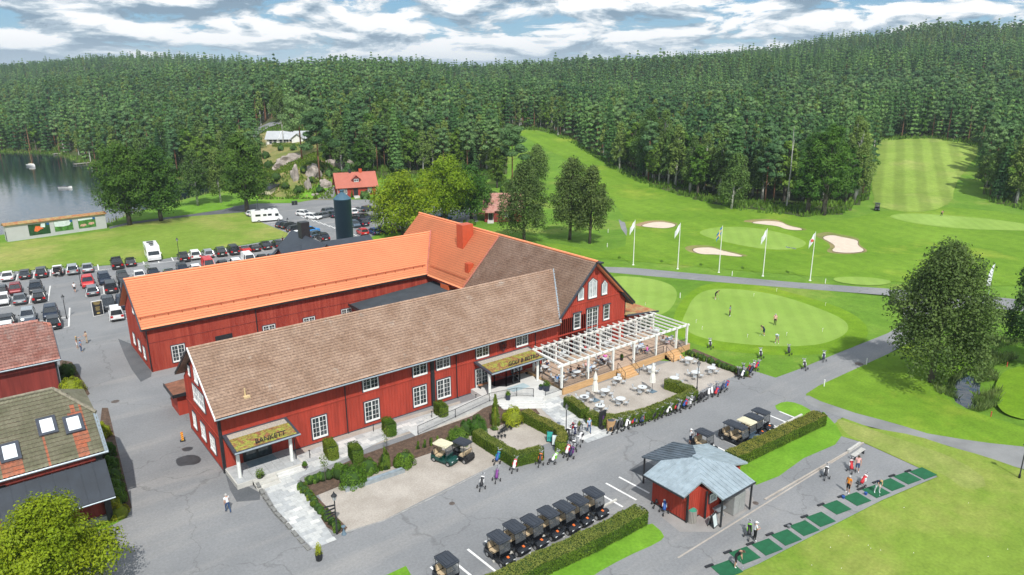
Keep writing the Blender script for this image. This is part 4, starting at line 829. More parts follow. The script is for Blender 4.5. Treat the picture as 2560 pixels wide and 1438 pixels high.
# wing: left slope is orange from the back and brown at the front gable; valley flashing
vW = Vector((60.1-53.4, 0, 12.2-5.45))
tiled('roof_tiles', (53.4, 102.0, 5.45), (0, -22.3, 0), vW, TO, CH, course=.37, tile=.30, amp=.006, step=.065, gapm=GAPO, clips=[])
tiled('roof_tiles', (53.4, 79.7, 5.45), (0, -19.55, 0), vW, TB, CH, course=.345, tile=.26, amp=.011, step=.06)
b = MB(); b.slab([(66.9, 60.15, 5.75), (66.9, 102, 5.75), (60.1, 102, 12.2), (60.1, 60.15, 12.2)], (.69, 0, .72), .15); part('rear_roof_slope', b, TO, CH)
b = MB(); b.slab([(53.4, 60.2, 5.4), (60.1, 60.2, 12.14), (60.1, 102, 12.14), (53.4, 102, 5.4)], (-.72, 0, .70), .10); part('soffit', b, REDD, CH, (0, 0, -.12))
b = MB(); b.tube([(60.1, 60.1, 12.3), (60.1, 102.05, 12.3)], .16, 8); part('ridge_tiles', b, TO, CH)
b = MB(); b.slab([(53.45, 79.7, 5.52), (53.45, 79.9, 5.52), (60.1, 79.9, 12.24), (60.1, 79.7, 12.24)], (-.71, 0, .71), .02); part('roof_joint_flashing', b, mat('red_flashing', (0.45, 0.15, 0.11), 0.6), CH, loc=(-.07, 0, .07))
for s, (xa, za) in enumerate(((53.25, 5.25), (67.1, 5.5))):
    b = MB(); b.slab([(xa, 60.06, za), (60.1, 60.06, 12.1), (60.1, 60.06, 12.42), (xa, 60.06, za+.34)], (0, -1, 0), .12); part('barge_board', b, DARK if s == 0 else BLACK, CH)
b = MB(); b.slab([(66.95, 60.15, 5.6), (66.95, 62.4, 5.6), (64.9, 62.4, 7.5), (64.9, 60.15, 7.5)], (.69, 0, .72), .25); part('rafter_foot', b, BLACK, CH)
b = MB(); b.slab([(53.65+.0, 59.75, 5.95), (54.0, 59.75, 6.0), (58.55, 66.2, 10.55), (58.2, 66.2, 10.42)], (-.5, -.2, .8), .05); part('valley_flashing', b, METAL, CH)
b = MB(); b.box(59.75, 59.4, 12.15, 60.45, 60.1, 12.3); part('ridge_cap', b, BLACK, CH)
# barn roof
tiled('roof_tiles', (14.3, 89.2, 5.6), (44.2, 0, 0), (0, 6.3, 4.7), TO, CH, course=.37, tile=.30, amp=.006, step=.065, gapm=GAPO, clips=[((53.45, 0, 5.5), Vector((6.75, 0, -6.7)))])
b = MB(); b.slab([(14.3, 101.9, 5.5), (14.3, 95.5, 10.3), (58.3, 95.5, 10.3), (58.3, 101.9, 5.5)][::-1], (0, .59, .8), .15); part('rear_roof_slope', b, TO, CH)
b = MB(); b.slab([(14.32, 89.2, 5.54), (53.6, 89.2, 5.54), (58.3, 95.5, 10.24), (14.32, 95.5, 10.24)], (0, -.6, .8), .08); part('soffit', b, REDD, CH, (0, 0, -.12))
b = MB(); b.tube([(14.3, 95.5, 10.4), (58.2, 95.5, 10.4)], .15, 8); part('ridge_tiles', b, TO, CH)
b = MB(); b.tube([(14.4, 90.35, 6.78), (53.9, 90.35, 6.78)], .06, 6)
for k in range(26): b.box(14.6+k*1.55, 90.3, 6.45, 14.68+k*1.55, 90.42, 6.8)
part('snow_guard', b, mat('orange_red_metal', (0.40, 0.09, 0.035), 0.5), CH, kind='stuff')
b = MB(); b.tube([(54.3, 89.6, 6.75), (54.3, 80.2, 6.75)], .06, 6); part('snow_guard', b, mat('orange_red_metal'), CH)
for s, (ya, za) in enumerate(((89.05, 5.42), (102.1, 5.3))):
    b = MB(); b.slab([(14.22, ya, za), (14.22, 95.5, 10.2), (14.22, 95.5, 10.52), (14.22, ya, za+.32)], (-1, 0, 0), .12); part('barge_board', b, DARK, CH)
b = MB(); b.box(14.3, 89.1, 5.42, 53.7, 89.18, 5.6); part('gutter', b, BLACK, CH)
b = MB(); b.slab([(53.4, 89.1, 5.62), (53.4, 89.35, 5.62), (58.3, 95.5, 10.6), (58.05, 95.5, 10.6)], (-.4, -.3, .86), .05); part('valley_flashing', b, mat('red_flashing'), CH, loc=(0, 0, .08))
skipB = []
for (x0, x1, z0, z1, g_) in ((17.3, 18.85, .65, 2.75, GLASS), (28.45, 30.2, 1.2, 2.8, GLASS), (33.95, 35.7, 1.2, 2.7, GLASS), (39.5, 41.15, 1.2, 2.75, GLASS)):
    window(CH, (x0+x1)/2, 89.6, z0, x1-x0-.1, z1-z0, 2, 4, g_); skipB.append((x0, z0-.1, x1, z1+.1))
b = MB(); b.box(22.5, 89.5, .1, 24.6, 89.6, 2.8); part('barn_door', b, BLACK, CH); skipB.append((22.5, 0, 24.6, 2.8))
b = MB(); boards(b, 14.95, 54, .1, 3.62, 89.6, .33, dp=.025, skip=skipB); boards(b, 14.95, 54, 3.70, 5.5, 89.6, .33, dp=.025); part('cover_battens', b, REDW, CH, kind='stuff')
b = MB(); b.box(14.85, 89.56, 3.62, 54, 89.6, 3.70); part('belt_moulding', b, REDD, CH)
for (ya, yb, z0, z1) in ((97.2, 98.4, 1.2, 2.65), (94.2, 95.4, 1.2, 2.6), (91.5, 92.7, 1.0, 2.5), (94.8, 95.8, 6.0, 7.6), (92.4, 93.0, 5.9, 6.8)): window(CH, 14.85, (ya+yb)/2, z0, yb-ya-.1, z1-z0, 1, 3, GLASSL, -math.pi/2)
b = MB(); boards(b, 89.75, 101.1, .1, lambda y: min(5.5+(y-89.6)*.74, 5.5+(101.2-y)*.74), 14.85, .36, dp=.025, axis='y', skip=[(97.1, 1.1, 98.5, 2.8), (94.1, 1.1, 95.5, 2.75), (91.4, .9, 92.8, 2.65), (94.7, 5.9, 95.9, 7.7)]); part('cover_battens', b, REDW, CH, kind='stuff')
for x in (14.85, 27.8): b = MB(); b.tube([(x, 89.2, 5.45), (x, 89.48, 5.1), (x, 89.48, .2)], .07, 6); part('downpipe', b, BLACK, CH)
# courtyard roofs
b = MB(); b.slab([(40.5, 88.9, 3.6), (40.5, 80.0, 3.6), (54.3, 80.0, 4.5), (54.3, 88.9, 4.5)][::1], (0, 0, 1), .15); part('flat_roof', b, mat('dark_roofing_felt', (0.045, 0.055, 0.065), 0.8, 0.15, 0.6, coord='World'), CH)
b = MB(); b.box(40.7, 80.2, 0, 54.3, 88.7, 3.5); part('courtyard_wall', b, REDD, CH)
b = MB(); b.box(40.4, 79.9, 3.3, 40.5, 89, 3.7); part('eave_board', b, BLACK, CH)
window(CH, 54.28, 84.5, 3.9, .9, 1.2, 1, 2, GLASSL, -math.pi/2)
# chimneys
CHM = mat('red_sheet_metal', (0.50, 0.085, 0.035), 0.5, 0.06); b = MB(); b.box(-.95, -.8, -3.6, .95, .8, .2); part('chimney', b, CHM, CH, (58.4, 86.2, 12.9), kind=None)
c_ = CH.children[-1]; b = MB(); b.box(-1.02, -.87, .2, 1.02, .87, 1.25); part('chimney_hood', b, mat('orange_sheet_metal', (0.58, 0.13, 0.045), 0.45, 0.05), c_)
b = MB(); b.slab([(-1.02, -.87, 1.27), (0.2, -.87, 1.27), (.2, .87, 1.27), (-1.02, .87, 1.27)], (0, 0, 1), .05); b.tube([(.6, -.5, 1.26), (.6, .5, 1.26)], .2, 6); part('chimney_cap', b, METAL, c_)
for (dx_, dy_, sx, sy) in ((-1.35, 0, .3, 1.2),):
    b = MB(); b.slab([(-2.1, -1.15, -3.1), (-.9, -1.15, -1.9), (-.9, 1.15, -1.9), (-2.1, 1.15, -3.1)], (-.7, 0, .7), .03); part('chimney_flashing', b, mat('red_flashing'), c_)
b = MB(); b.box(-.45, -.45, -1.3, .45, .45, .3); part('vent_chimney', b, CHM, CH, (55.7, 79.9, 8.4) if 0 else (55.6, 82.6-1.4, 8.3)); c_ = CH.children[-1]
b = MB(); b.box(-.6, -.6, .3, .6, .6, .62); b.box(-.5, -.5, .62, .5, .5, .7); part('vent_hood', b, METAL, c_)
# mossy lean-to east of the wing and small annex on the left gable
MOSS = mat('sedum_mat', (0.25, 0.105, 0.05), 0.95, col2=(0.27, 0.29, 0.05), scale=2.2, detail=9, lo=0.40, hi=0.60); speckle(MOSS, 6.0, 0.4)
MOSSR = mat('rusty_moss_tiles', (0.36, 0.14, 0.06), 0.95, col2=(0.36, 0.28, 0.12), scale=0.8, detail=8, lo=0.42, hi=0.6); speckle(MOSSR, 4.0, 0.3)
b = MB(); b.slab([(65.8, 60.2, 4.25), (71.8, 60.2, 3.55), (71.8, 72, 3.55), (65.8, 72, 4.25)], (0.1, 0, 1), .12); part('lean_to_roof', b, MOSSR, CH)
b = MB(); b.slab([(65.75, 60.1, 4.3), (71.9, 60.1, 3.6), (71.9, 60.1, 3.35), (65.75, 60.1, 4.05)], (0, -1, 0), .08); part('eave_board', b, DARK, CH)
b = MB(); b.box(65.9, 60.9, 3.0, 71.5, 61.0, 3.55); b.box(71.4, 60.9, .9, 71.5, 71.6, 3.5); b.box(65.9, 60.95, .0, 71.5, 71.6, .9); part('lean_to_wall', b, RED, CH)
for k in range(5): dd_ = window(CH, 66.5+k*1.1, 60.95, .95, 1.0, 2.0, 1, 3, GLASS); dd_.name = 'terrace_door'
b = MB(); b.box(14.4, 75.3, 0, 18.5, 78.4, 2.45); part('annex_wall', b, RED, CH)
b = MB(); b.slab([(14.0, 74.9, 2.5), (18.6, 74.9, 2.7), (18.6, 78.7, 2.7), (14.0, 78.7, 2.5)], (0, 0, 1), .12); part('annex_roof', b, mat('brown_moss_felt', (0.20, 0.085, 0.05), 0.9, 0.3, 1.5), CH)
b = MB(); b.box(13.95, 74.8, 2.25, 18.6, 74.9, 2.6); b.box(13.9, 74.8, 2.25, 14.0, 78.7, 2.6); part('eave_board', b, BLACK, CH)
# emblem between the upper windows: black wrought coat of arms
b = MB(); rr2 = random.Random(4)
for k in range(26):
    a = k*.61; r0 = .10+.42*(k/26); x = r0*math.cos(a); z = r0*1.35*math.sin(a); b.tube([(x, 0, z), (x+.14*math.cos(a+2), -.02, z+.2*math.sin(a+2)), (x+.2*math.cos(a+1), 0, z+.22*math.sin(a+1))], .028, 4)
b.tube([(-.42, 0, .55), (-.45, 0, -.2), (0, 0, -.75), (.45, 0, -.2), (.42, 0, .55), (-.42, 0, .55)], .03, 4); b.tube([(-.55, 0, .78), (.55, 0, .78)], .03, 4)
part('crest', b, BLACK, CH, (45.9, YF-.12, 4.7), label='black wrought iron crest on the facade')
def text_mesh(body, size, depth, m):
    c = bpy.data.curves.new('lettering', 'FONT'); c.body = body; c.size = size; c.extrude = depth; c.align_x = 'CENTER'; o = bpy.data.objects.new('tmp', c); S.collection.objects.link(o)
    me = bpy.data.meshes.new_from_object(o.evaluated_get(bpy.context.evaluated_depsgraph_get())); bpy.data.objects.remove(o); me.materials.clear(); me.materials.append(m); me.name = 'lettering'; return me
def text(body, size, depth, m, parent, loc, rot=(math.pi/2, 0, 0), name='lettering'):
    o = ob(name, text_mesh(body, size, depth, m), parent, loc); o.rotation_euler = rot; return o
PEB = mat('pale_pebbles', (0.40, 0.36, 0.31), 0.95, 0.2, 8.0)
def canopy(x0, x1, txt, tx, ts, cols):
    r_ = MB(); z1, z0 = 3.72, 3.36; y1, y0 = YF-.05, 57.35
    r_.slab([(x0, y0, z0), (x1, y0, z0), (x1, y1, z1), (x0, y1, z1)], (0, -.1, 1), .22); o = part('porch_roof', r_, DARK, CH)
    s = lambda y: z0+(z1-z0)*(y-y0)/(y1-y0)
    q = MB(); q.slab([(x0+.25, y0+.15, s(y0+.15)+.035), (x1-.25, y0+.15, s(y0+.15)+.035), (x1-.25, y0+2.2, s(y0+2.2)+.035), (x0+.25, y0+2.2, s(y0+2.2)+.035)], (0, -.1, 1), .03); part('sedum_bed', q, MOSS, o)
    q = MB(); q.slab([(x0+.3, y0+2.2, s(y0+2.2)+.03), (x1-.3, y0+2.2, s(y0+2.2)+.03), (x1-.3, y1-.3, s(y1-.3)+.03), (x0+.3, y1-.3, s(y1-.3)+.03)], (0, -.1, 1), .03); part('pebble_strip', q, PEB, o)
    q = MB(); q.tube([(x0, y0-.06, z0-.05), (x1, y0-.06, z0-.05)], .08, 8); part('gutter', q, METAL, o)
    text(txt, ts, .03, BLACK, o, (tx, y0+.35, s(y0+.35)+.12))
    for (x, y) in cols: q = MB(); q.tube([(x, y, .5), (x, y, 3.3)], .16, 10); part('porch_column', q, OFFW, CH)
    q = MB(); q.tube([(x1-.5, y0, 3.3), (x1-.35, 58.1, 3.0), (x1-.35, 58.1, .6)], .05, 6); part('downpipe', q, BLACK, CH)
canopy(14.75, 20.55, 'BANKETT', 18.0, .62, ((15.2, 58.25), (19.85, 58.15)))
canopy(41.85, 49.6, 'GOLF & BISTRO', 46.6, .62, ((42.05, 58.0), (48.85, 58.0)))
b = MB(); b.box(16.3, 60.55, .5, 18.9, 60.72, 2.9); part('door_frame', b, BLACK, CH)
for k in (0, 1):
    b = MB(); b.box(16.55+k*1.1, 60.5, .7, 17.45+k*1.1, 60.56, 2.75); part('glass_door', b, GLASS, CH)
    d_ = CH.children[-1]; b = MB(); b.box(16.55+k*1.1, 60.46, .6, 17.45+k*1.1, 60.5, .78); part('kick_plate', b, METAL, d_)
# glazed entrance vestibule, five sided
vp = [(43.9, 60.6), (43.9, 59.6), (44.9, 58.75), (46.8, 58.7), (47.2, 59.9), (47.2, 60.6)]
b = MB(); b.prism(vp, .55, .62)
for i in range(len(vp)-1):
    a0, a1 = Vector((*vp[i], 0)), Vector((*vp[i+1], 0)); n_ = 2 if (a1-a0).length > 1.5 else 1
    for k in range(n_+1): p = a0.lerp(a1, k/n_); b.tube([(p.x, p.y, .55), (p.x, p.y, 3.2)], .06, 4)
    for z in (.62, 1.7, 3.15): b.tube([(a0.x, a0.y, z), (a1.x, a1.y, z)], .055, 4)
part('vestibule_frame', b, BLACK, CH); v_ = CH.children[-1]
for i in range(1, 4):
    a0, a1 = Vector((*vp[i], 0)), Vector((*vp[i+1], 0)); q = MB(); q.add([(a0.x, a0.y, .65), (a1.x, a1.y, .65), (a1.x, a1.y, 3.1), (a0.x, a0.y, 3.1)], [(0, 1, 2, 3)]); part('vestibule_pane', q, mat('smoked_glass', (0.05, 0.06, 0.065), 0.08, 0.4, 2.0, spec=.9), v_)
# stone platforms at the two entrances, ramp, wooden terrace, pergola
def steps(b, x0, x1, y0, y1, z0, z1, n, axis='y'):
    for k in range(n): t = (k+1)/(n+1); 
PL = root('entrance_platform', (14.5, 57.2, 0), 0, 'pale concrete porch platform under the left canopy with side steps', 'platform')
def abs_part(name, b, m, rt_, **k):
    for i, v in enumerate(b.v): b.v[i] = (v[0]-rt_.location.x, v[1]-rt_.location.y, v[2]-rt_.location.z)
    return ob(name, b.mesh(name, m), rt_, **k)
b = MB(); b.box(14.6, 57.2, 0, 20.6, 60.66, .46); abs_part('platform', b, CONC, PL)
b = MB()
for i in range(8):
    for j in range(5): b.box(14.7+i*.72, 57.3+j*.66, .46, 15.4+i*.72, 57.94+j*.66, .50)
abs_part('floor_slabs', b, STONE2, PL, kind='stuff')
b = MB(); b.box(16.4, 59.3, .50, 18.9, 60.4, .52); abs_part('door_mat', b, mat('blue_grey_mat', (0.22, 0.30, 0.34), 0.9, 0.1), PL)
for k in range(3): b = MB(); b.box(15.9, 55.9+k*.45, 0, 17.9, 57.2, .15*(k+1)); abs_part('step', b, CONC, PL)
for k in range(2): b = MB(); b.box(18.0, 56.6+k*.3, 0, 20.5, 57.2, .15*(k+1)); abs_part('step', b, STONE3, PL)
PL2 = root('entrance_platform', (41.5, 56.8, 0), 0, 'broad concrete entrance platform with long steps before the glazed vestibule', 'platform')
b = MB(); b.prism([(41.4, 57.0), (44.6, 56.2), (46.6, 54.2), (49.1, 54.1), (49.1, 60.66), (41.4, 60.66)], 0, .55); abs_part('platform', b, mat('pale_concrete', (0.58, 0.58, 0.56), 0.85, 0.07, 0.8, coord='World'), PL2)
for k in range(4): b = MB(); b.prism([(41.8, 56.8-.4*(4-k)), (45.9-.1*(4-k), 53.6-.32*(3-k)), (46.6, 54.2), (44.6, 56.2), (41.8, 57.0)], .0+.002*k, .11*(k+1)); abs_part('step', b, mat('pale_concrete'), PL2)
b = MB(); b.box(44.6, 57.1, .55, 47.0, 58.3, .57); abs_part('door_mat', b, mat('pale_blue_mat', (0.38, 0.48, 0.52), 0.9, 0.08), PL2)
def railing(name, pts, h, label, cat='railing', z=0., pitch=.13, parent=None):
    r_ = root(name, (pts[0][0], pts[0][1], 0), 0, label, cat) if parent is None else parent
    b = MB(); tp = [(p[0], p[1], p[2]+h) for p in pts]; b.tube(tp, .025, 4); b.tube([(p[0], p[1], p[2]+.1) for p in pts], .02, 4); q = MB(); ps = MB()
    for i in range(len(pts)-1):
        a, c = Vector(pts[i]), Vector(pts[i+1]); n = max(1, int((c-a).length/pitch))
        for k in range(n): p = a.lerp(c, k/n); q.box(p.x-.008, p.y-.008, p.z+.1, p.x+.008, p.y+.008, p.z+h)
        ps.box(a.x-.025, a.y-.025, a.z, a.x+.025, a.y+.025, a.z+h); ps.box(c.x-.025, c.y-.025, c.z, c.x+.025, c.y+.025, c.z+h)
    abs_part('handrail', b, BLACK, r_); abs_part('balusters', q, BLACK, r_, kind='stuff'); abs_part('rail_posts', ps, BLACK, r_)
    return r_
RP = root('access_ramp', (30, 57, 0), 0, 'pale stone access ramp rising along the facade to the main entrance', 'ramp')
b = MB(); b.add([(31.5, 56.0, .03), (41.4, 56.9, .54), (41.4, 58.6, .54), (31.5, 57.8, .03), (31.5, 56.0, -.1), (41.4, 56.9, -.1), (41.4, 58.6, -.1), (31.5, 57.8, -.1)], [(0, 1, 2, 3), (4, 7, 6, 5), (0, 4, 5, 1), (1, 5, 6, 2), (2, 6, 7, 3), (3, 7, 4, 0)]); abs_part('ramp_slab', b, STONE, RP)
railing('railing', [(31.8, 56.0, .05), (36.5, 56.4, .3), (41.2, 56.85, .55), (44.3, 56.1, .55), (45.6, 54.8, .55)], .95, 'black baluster railing following the stone ramp and the entrance steps')
railing('railing', [(49.1, 57.5, .55), (49.1, 54.15, .55), (46.8, 54.2, .55)], .95, 'short black railing beside the blue planter at the entrance')
TE = root('timber_terrace', (49, 54, 0), 0, 'raised timber terrace of long deck boards in front of the gable', 'terrace')
b = MB(); b.box(49.15, 53.95, 0, 71.0, 60.6, .86); b.box(71.0, 53.95, 0, 74.5, 66, .86) if 0 else None; abs_part('terrace_base', b, WOOD, TE)
bd = MB(); bd.box(0, 0, 0, 21.9, .145, .03); dm = bd.mesh('deck_board', DECKM)
for k in range(44): ob('deck_board', dm, TE, (49.12-49, 53.92-54+k*.152, .865))
bf = MB(); bf.box(0, 0, 0, 21.8, .03, .19); fm = bf.mesh('front_board', WOOD)
for k in range(4): ob('front_board', fm, TE, (.2, -.085, .03+k*.21))
def wood_stair(x0, x1):
    for k in range(4): b = MB(); b.box(x0, 53.85-.32*(4-k), 0 if k == 0 else .0, x1, 53.9, .18*(k+1)); abs_part('stair_step', b, WOOD, TE)
wood_stair(57.5, 59.9); wood_stair(66.1, 68.3)
for x in (57.5, 59.9, 66.1, 68.3):
    railing('railing', [(x, 53.7, .88), (x, 52.5, .05)], .9, None, parent=root('stair_rail', (x, 53.7, 0), 0, 'black handrail on the %s side of the %s terrace stair' % ('left' if x in (57.5, 66.1) else 'right', 'near' if x < 60 else 'far'), 'railing'), pitch=.6)
for n_, (a, c) in enumerate(((49.2, 52.9), (53.1, 56.9), (60.6, 64.4), (64.6, 65.9), (68.4, 70.3))):
    railing('railing', [(a, 54.0, .88), (c, 54.0, .88)], .85, 'black baluster railing on the terrace edge, section '+('by the first white post', 'behind the left closed parasol', 'behind the large seated group', 'just left of the far stair', 'at the far corner')[n_])
PG = root('pergola', (50, 54, 0), 0, 'long white timber pergola over the terrace', 'pergola')
for x in (49.0, 53.0, 57.0, 60.55, 64.5, 68.3, 70.35): b = MB(); b.box(x-.11, 53.95, .88, x+.11, 54.17, 3.55); abs_part('pergola_post', b, OFFW, PG)
for x in (49.6, 53.0, 57.0, 60.4, 63.9, 67.0, 70.3): b = MB(); b.box(x-.1, 59.5, .88, x+.1, 59.7, 3.75); abs_part('pergola_post', b, OFFW, PG)
for y in (53.96, 59.5): b = MB(); b.box(48.4 if y < 55 else 49.4, y, 3.42, 70.7, y+.2, 3.62); abs_part('pergola_beam', b, OFFW, PG)
bq = MB(); bq.box(-.045, 0, 0, .045, 6.4, .16); rm = bq.mesh('rafter', OFFW)
for k in range(21): ob('rafter', rm, PG, (50.1-50+k*1.0+.3*0, 53.7-54, 3.62))
b = MB(); b.slab([(49.3, 59.6, 3.7), (49.5, 59.6, 3.7), (49.2, 54.0, 3.7), (48.9, 54.0, 3.7)], (0, 0, 1), .2); abs_part('rafter', b, OFFW, PG)
# ---------------------------------------------------------------- other buildings
def half_hip(name, label, X0, x_end, ye, yr, ye2, ze, zr, zh, m, wm, gx=1.9, **kw):
    "building with a half hipped right gable at X0, eaves at ye/ye2, ridge at yr"
    r_ = root(name, (X0, ye, 0), 0, label, 'building'); ox, oy = X0, ye
    yh0 = ye+(yr-ye)*(zh-ze)/(zr-ze); yh1 = ye2-(ye2-yr)*(zh-ze)/(zr-ze); L = X0-x_end
    b = MB(); w = .45; xs = X0-w; ya, yb = ye+.5, ye2-.5; zE = ze+.1
    b.add([(xs, ya, 0), (xs, yb, 0), (xs, yb, zE), (xs, yh1, zh-.1), (xs, yh0, zh-.1), (xs, ya, zE), (x_end, ya, 0), (x_end, yb, 0), (x_end, yb, zE), (x_end, yh1, zh-.1), (x_end, yh0, zh-.1), (x_end, ya, zE)],
          [(0, 1, 2, 3, 4, 5), (11, 10, 9, 8, 7, 6)]+[(i, i+6, (i+1) % 6+6, (i+1) % 6) for i in range(6)])
    abs_part('wall', b, wm, r_)
    Sl = math.hypot(yr-ye, zr-ze); sh = Sl*(zh-ze)/(zr-ze)
    poly = [(0, -1), (L, -1), (L, sh), (L-gx, Sl+.5), (0, Sl+.5)]
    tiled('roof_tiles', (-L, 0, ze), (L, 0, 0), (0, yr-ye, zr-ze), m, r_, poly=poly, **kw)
    b = MB(); b.slab([(x_end, ye2, ze), (X0, ye2, ze), (X0, yh1, zh), (X0-gx, yr, zr), (x_end, yr, zr)], (0, .6, .8), .12); abs_part('rear_roof_slope', b, m, r_)
    return r_, (yh0, yh1, gx)
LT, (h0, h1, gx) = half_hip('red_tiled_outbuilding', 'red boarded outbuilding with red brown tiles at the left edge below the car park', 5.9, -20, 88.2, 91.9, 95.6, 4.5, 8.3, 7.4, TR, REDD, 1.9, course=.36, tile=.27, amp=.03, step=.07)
b = MB(); b.slab([(5.9, h0, 7.42), (5.9, h1, 7.42), (4.0, 91.9, 8.35)], (.5, 0, .9), .1); abs_part('half_hip', b, mat('salmon_metal_sheet', (0.55, 0.19, 0.12), 0.6, 0.05), LT)
b = MB(); b.slab([(5.93, 88.1, 4.35), (5.93, h0, 7.25), (5.93, h0, 7.5), (5.93, 88.1, 4.62)], (1, 0, 0), .08); b.box(-20, 88.05, 4.3, 5.9, 88.15, 4.5); abs_part('eave_board', b, DARK, LT)
b = MB(); b.tube([(-20, 88.0, 4.42), (5.9, 88.0, 4.42)], .08, 6); b.tube([(5.5, 88.1, 4.4), (5.5, 88.6, 4), (5.5, 88.6, .2)], .06, 6); abs_part('gutter', b, METAL, LT)
b = MB(); b.box(5.3, 88.55, 0, 5.5, 88.75, 4.4); abs_part('corner_post', b, BLACK, LT)
b = MB(); boards(b, -18, 5.3, 0, 4.4, 88.7, .3, dp=.03); abs_part('cover_battens', b, REDD, LT, kind='stuff')
LB, (h0, h1, gx) = half_hip('mossy_roofed_outbuilding', 'red outbuilding with mossy green tile roof and skylights at the lower left', 5.75, -24, 58.8, 65.0, 71.2, 6.2, 9.8, 8.1, TG, REDD, 2.4, course=.40, tile=.30, amp=.035, step=.07, m2=TG2,
    patch=lambda x, y: (math.sin(int(x/.3)*12.9)*.5+.5 > .22) and ((25.9 < x < 28.6 and y < 2.9+.5*math.sin(int(x/.3)*4.1)) or (27.1 < x < 28.9 and 1.0 < y < 4.9+.6*math.sin(int(x/.3)*3.3) and not (x < 27.4 and y > 3)) or (23.1 < x < 24.4 and y < 1.5)))
b = MB(); b.slab([(5.8, h0-.1, 8.1), (5.8, h1+.1, 8.1), (3.35, 65.0, 9.86)], (.6, 0, .8), .1); abs_part('half_hip', b, TG, LB)
b = MB(); b.tube([(3.4, 65, 9.9), (5.8, h0, 8.2)], .14, 6); b.tube([(-24, 65, 9.88), (3.4, 65, 9.9)], .14, 6); abs_part('ridge_tiles', b, mat('lichen_grey_tiles', (0.22, 0.20, 0.15), 0.9, 0.3, 4), LB)
b = MB(); b.tube([(-24, 58.65, 6.15), (5.8, 58.65, 6.15)], .09, 6); b.slab([(5.85, 58.6, 6.1), (5.85, h0-.1, 8.05), (5.6, h0-.1, 8.2), (5.6, 58.6, 6.28)], (.5, -.4, .8), .06); abs_part('gutter', b, METAL, LB)
def skylight(x, s, w, h):
    d_ = Vector((0, 6.2, 3.6)).normalized(); n_ = Vector((0, -3.6, 6.2)).normalized(); c = Vector((x, 58.8, 6.2))+d_*s
    def P(u, v, k): q = c+Vector((1, 0, 0))*u+d_*v+n_*k; return tuple(q)
    b = MB(); b.slab([P(-w/2-.15, -.2, .2), P(w/2+.15, -.2, .2), P(w/2+.15, h+.25, .2), P(-w/2-.15, h+.25, .2)], n_, .18); abs_part('skylight', b, DARK, LB); o = LB.children[-1]
    b = MB(); b.slab([P(-w/2+.08, 0, .23), P(w/2-.08, 0, .23), P(w/2-.08, h, .23), P(-w/2+.08, h, .23)], n_, .03)
    for i, v in enumerate(b.v): b.v[i] = tuple(Vector(v)-LB.location)
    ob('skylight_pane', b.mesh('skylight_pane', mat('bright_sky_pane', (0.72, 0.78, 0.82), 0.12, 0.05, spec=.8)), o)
for x, s in ((2.41, 3.0), (4.13, 2.55), (-.22, 1.45)): skylight(x, s, 1.0, 1.25)
b = MB(); pl_ = [(-1.6, 56.2, 3.55), (5.5, 56.2, 3.55), (5.5, 58.75, 5.55), (-1.6, 58.75, 5.55)]; b.slab(pl_, (0, -.6, .8), .1)
for k in range(9): x = -1.55+k*.88; b.slab([(x-.02, 56.2, 3.6), (x+.02, 56.2, 3.6), (x+.02, 58.75, 5.6), (x-.02, 58.75, 5.6)], (0, -.6, .8), .05)
abs_part('porch_roof', b, mat('dark_navy_felt', (0.022, 0.030, 0.042), 0.55, 0.15, 1.0), LB)
b = MB(); b.tube([(-1.6, 56.1, 3.5), (5.5, 56.1, 3.5)], .06, 6); abs_part('gutter', b, METAL, LB)
b = MB(); b.box(-1.4, 59.15, 0, -.9, 59.3, 5.5); abs_part('corner_post', b, BLACK, LB); b = MB(); b.box(4.95, 58.95, 0, 5.38, 59.35, 5.9); abs_part('corner_post', b, BLACK, LB)
b = MB(); boards(b, -22, 5.1, .6, 5.4, 59.3, .3, dp=.03); abs_part('cover_battens', b, REDD, LB, kind='stuff')
b = MB(); b.box(-24, 59.0, 0, 5.4, 59.32, .55); abs_part('stone_plinth', b, KERB, LB)
w_ = window(LB, -3.3-5.75, 59.25-58.8, .9, 1.5, 1.9, 2, 2, GLASS)
# annex with dark sheet roof and the blue silo
DR = mat('dark_slate_sheet', (0.040, 0.050, 0.065), 0.5, 0.12, 0.8)
DB = root('dark_roofed_annex', (45, 113, 0), 0, 'dark grey metal roofed annex with black chimney behind the barn', 'building')
b = MB(); gable_wall(b, 40.5, 56.0, 109.2, 117.5, 4.6, 7.0); gable_wall(b, 41.5, 49.0, 106.5, 120, 4.6, 7.8, 'y'); abs_part('wall', b, RED, DB)
b = MB(); b.slab([(40, 108.7, 4.4), (56.5, 108.7, 4.4), (56.5, 113.4, 7.2), (40, 113.4, 7.2)], (0, -.5, .85), .12); b.slab([(40, 118, 4.4), (40, 113.4, 7.2), (56.5, 113.4, 7.2), (56.5, 118, 4.4)], (0, .5, .85), .12)
b.slab([(41, 106, 4.4), (45.2, 106, 8.4), (45.2, 120.5, 8.4), (41, 120.5, 4.4)], (-.7, 0, .7), .12); b.slab([(49.5, 106, 4.4), (49.5, 120.5, 4.4), (45.2, 120.5, 8.4), (45.2, 106, 8.4)], (.7, 0, .7), .12); abs_part('roof', b, DR, DB)
b = MB()
for k in range(13): y = 106.2+k*1.1; b.box(40.9, y, 4.45+.0, 41.15, y+.5, 4.75)
abs_part('snow_guard', b, BLACK, DB, kind='stuff'); b = MB(); b.box(44.6, 114.6, 7.2, 46.1, 116.1, 10.6); abs_part('chimney', b, BLACK, DB)
b = MB(); rs = 1.6; b.lathe([(rs, 0), (rs, 12.0), (rs+.05, 12.0), (rs+.05, 12.15), (1.0, 12.75), (.42, 13.2), (.34, 13.25), (.34, 13.6), (.42, 13.62), (.42, 13.75), (.05, 13.8)], 40)
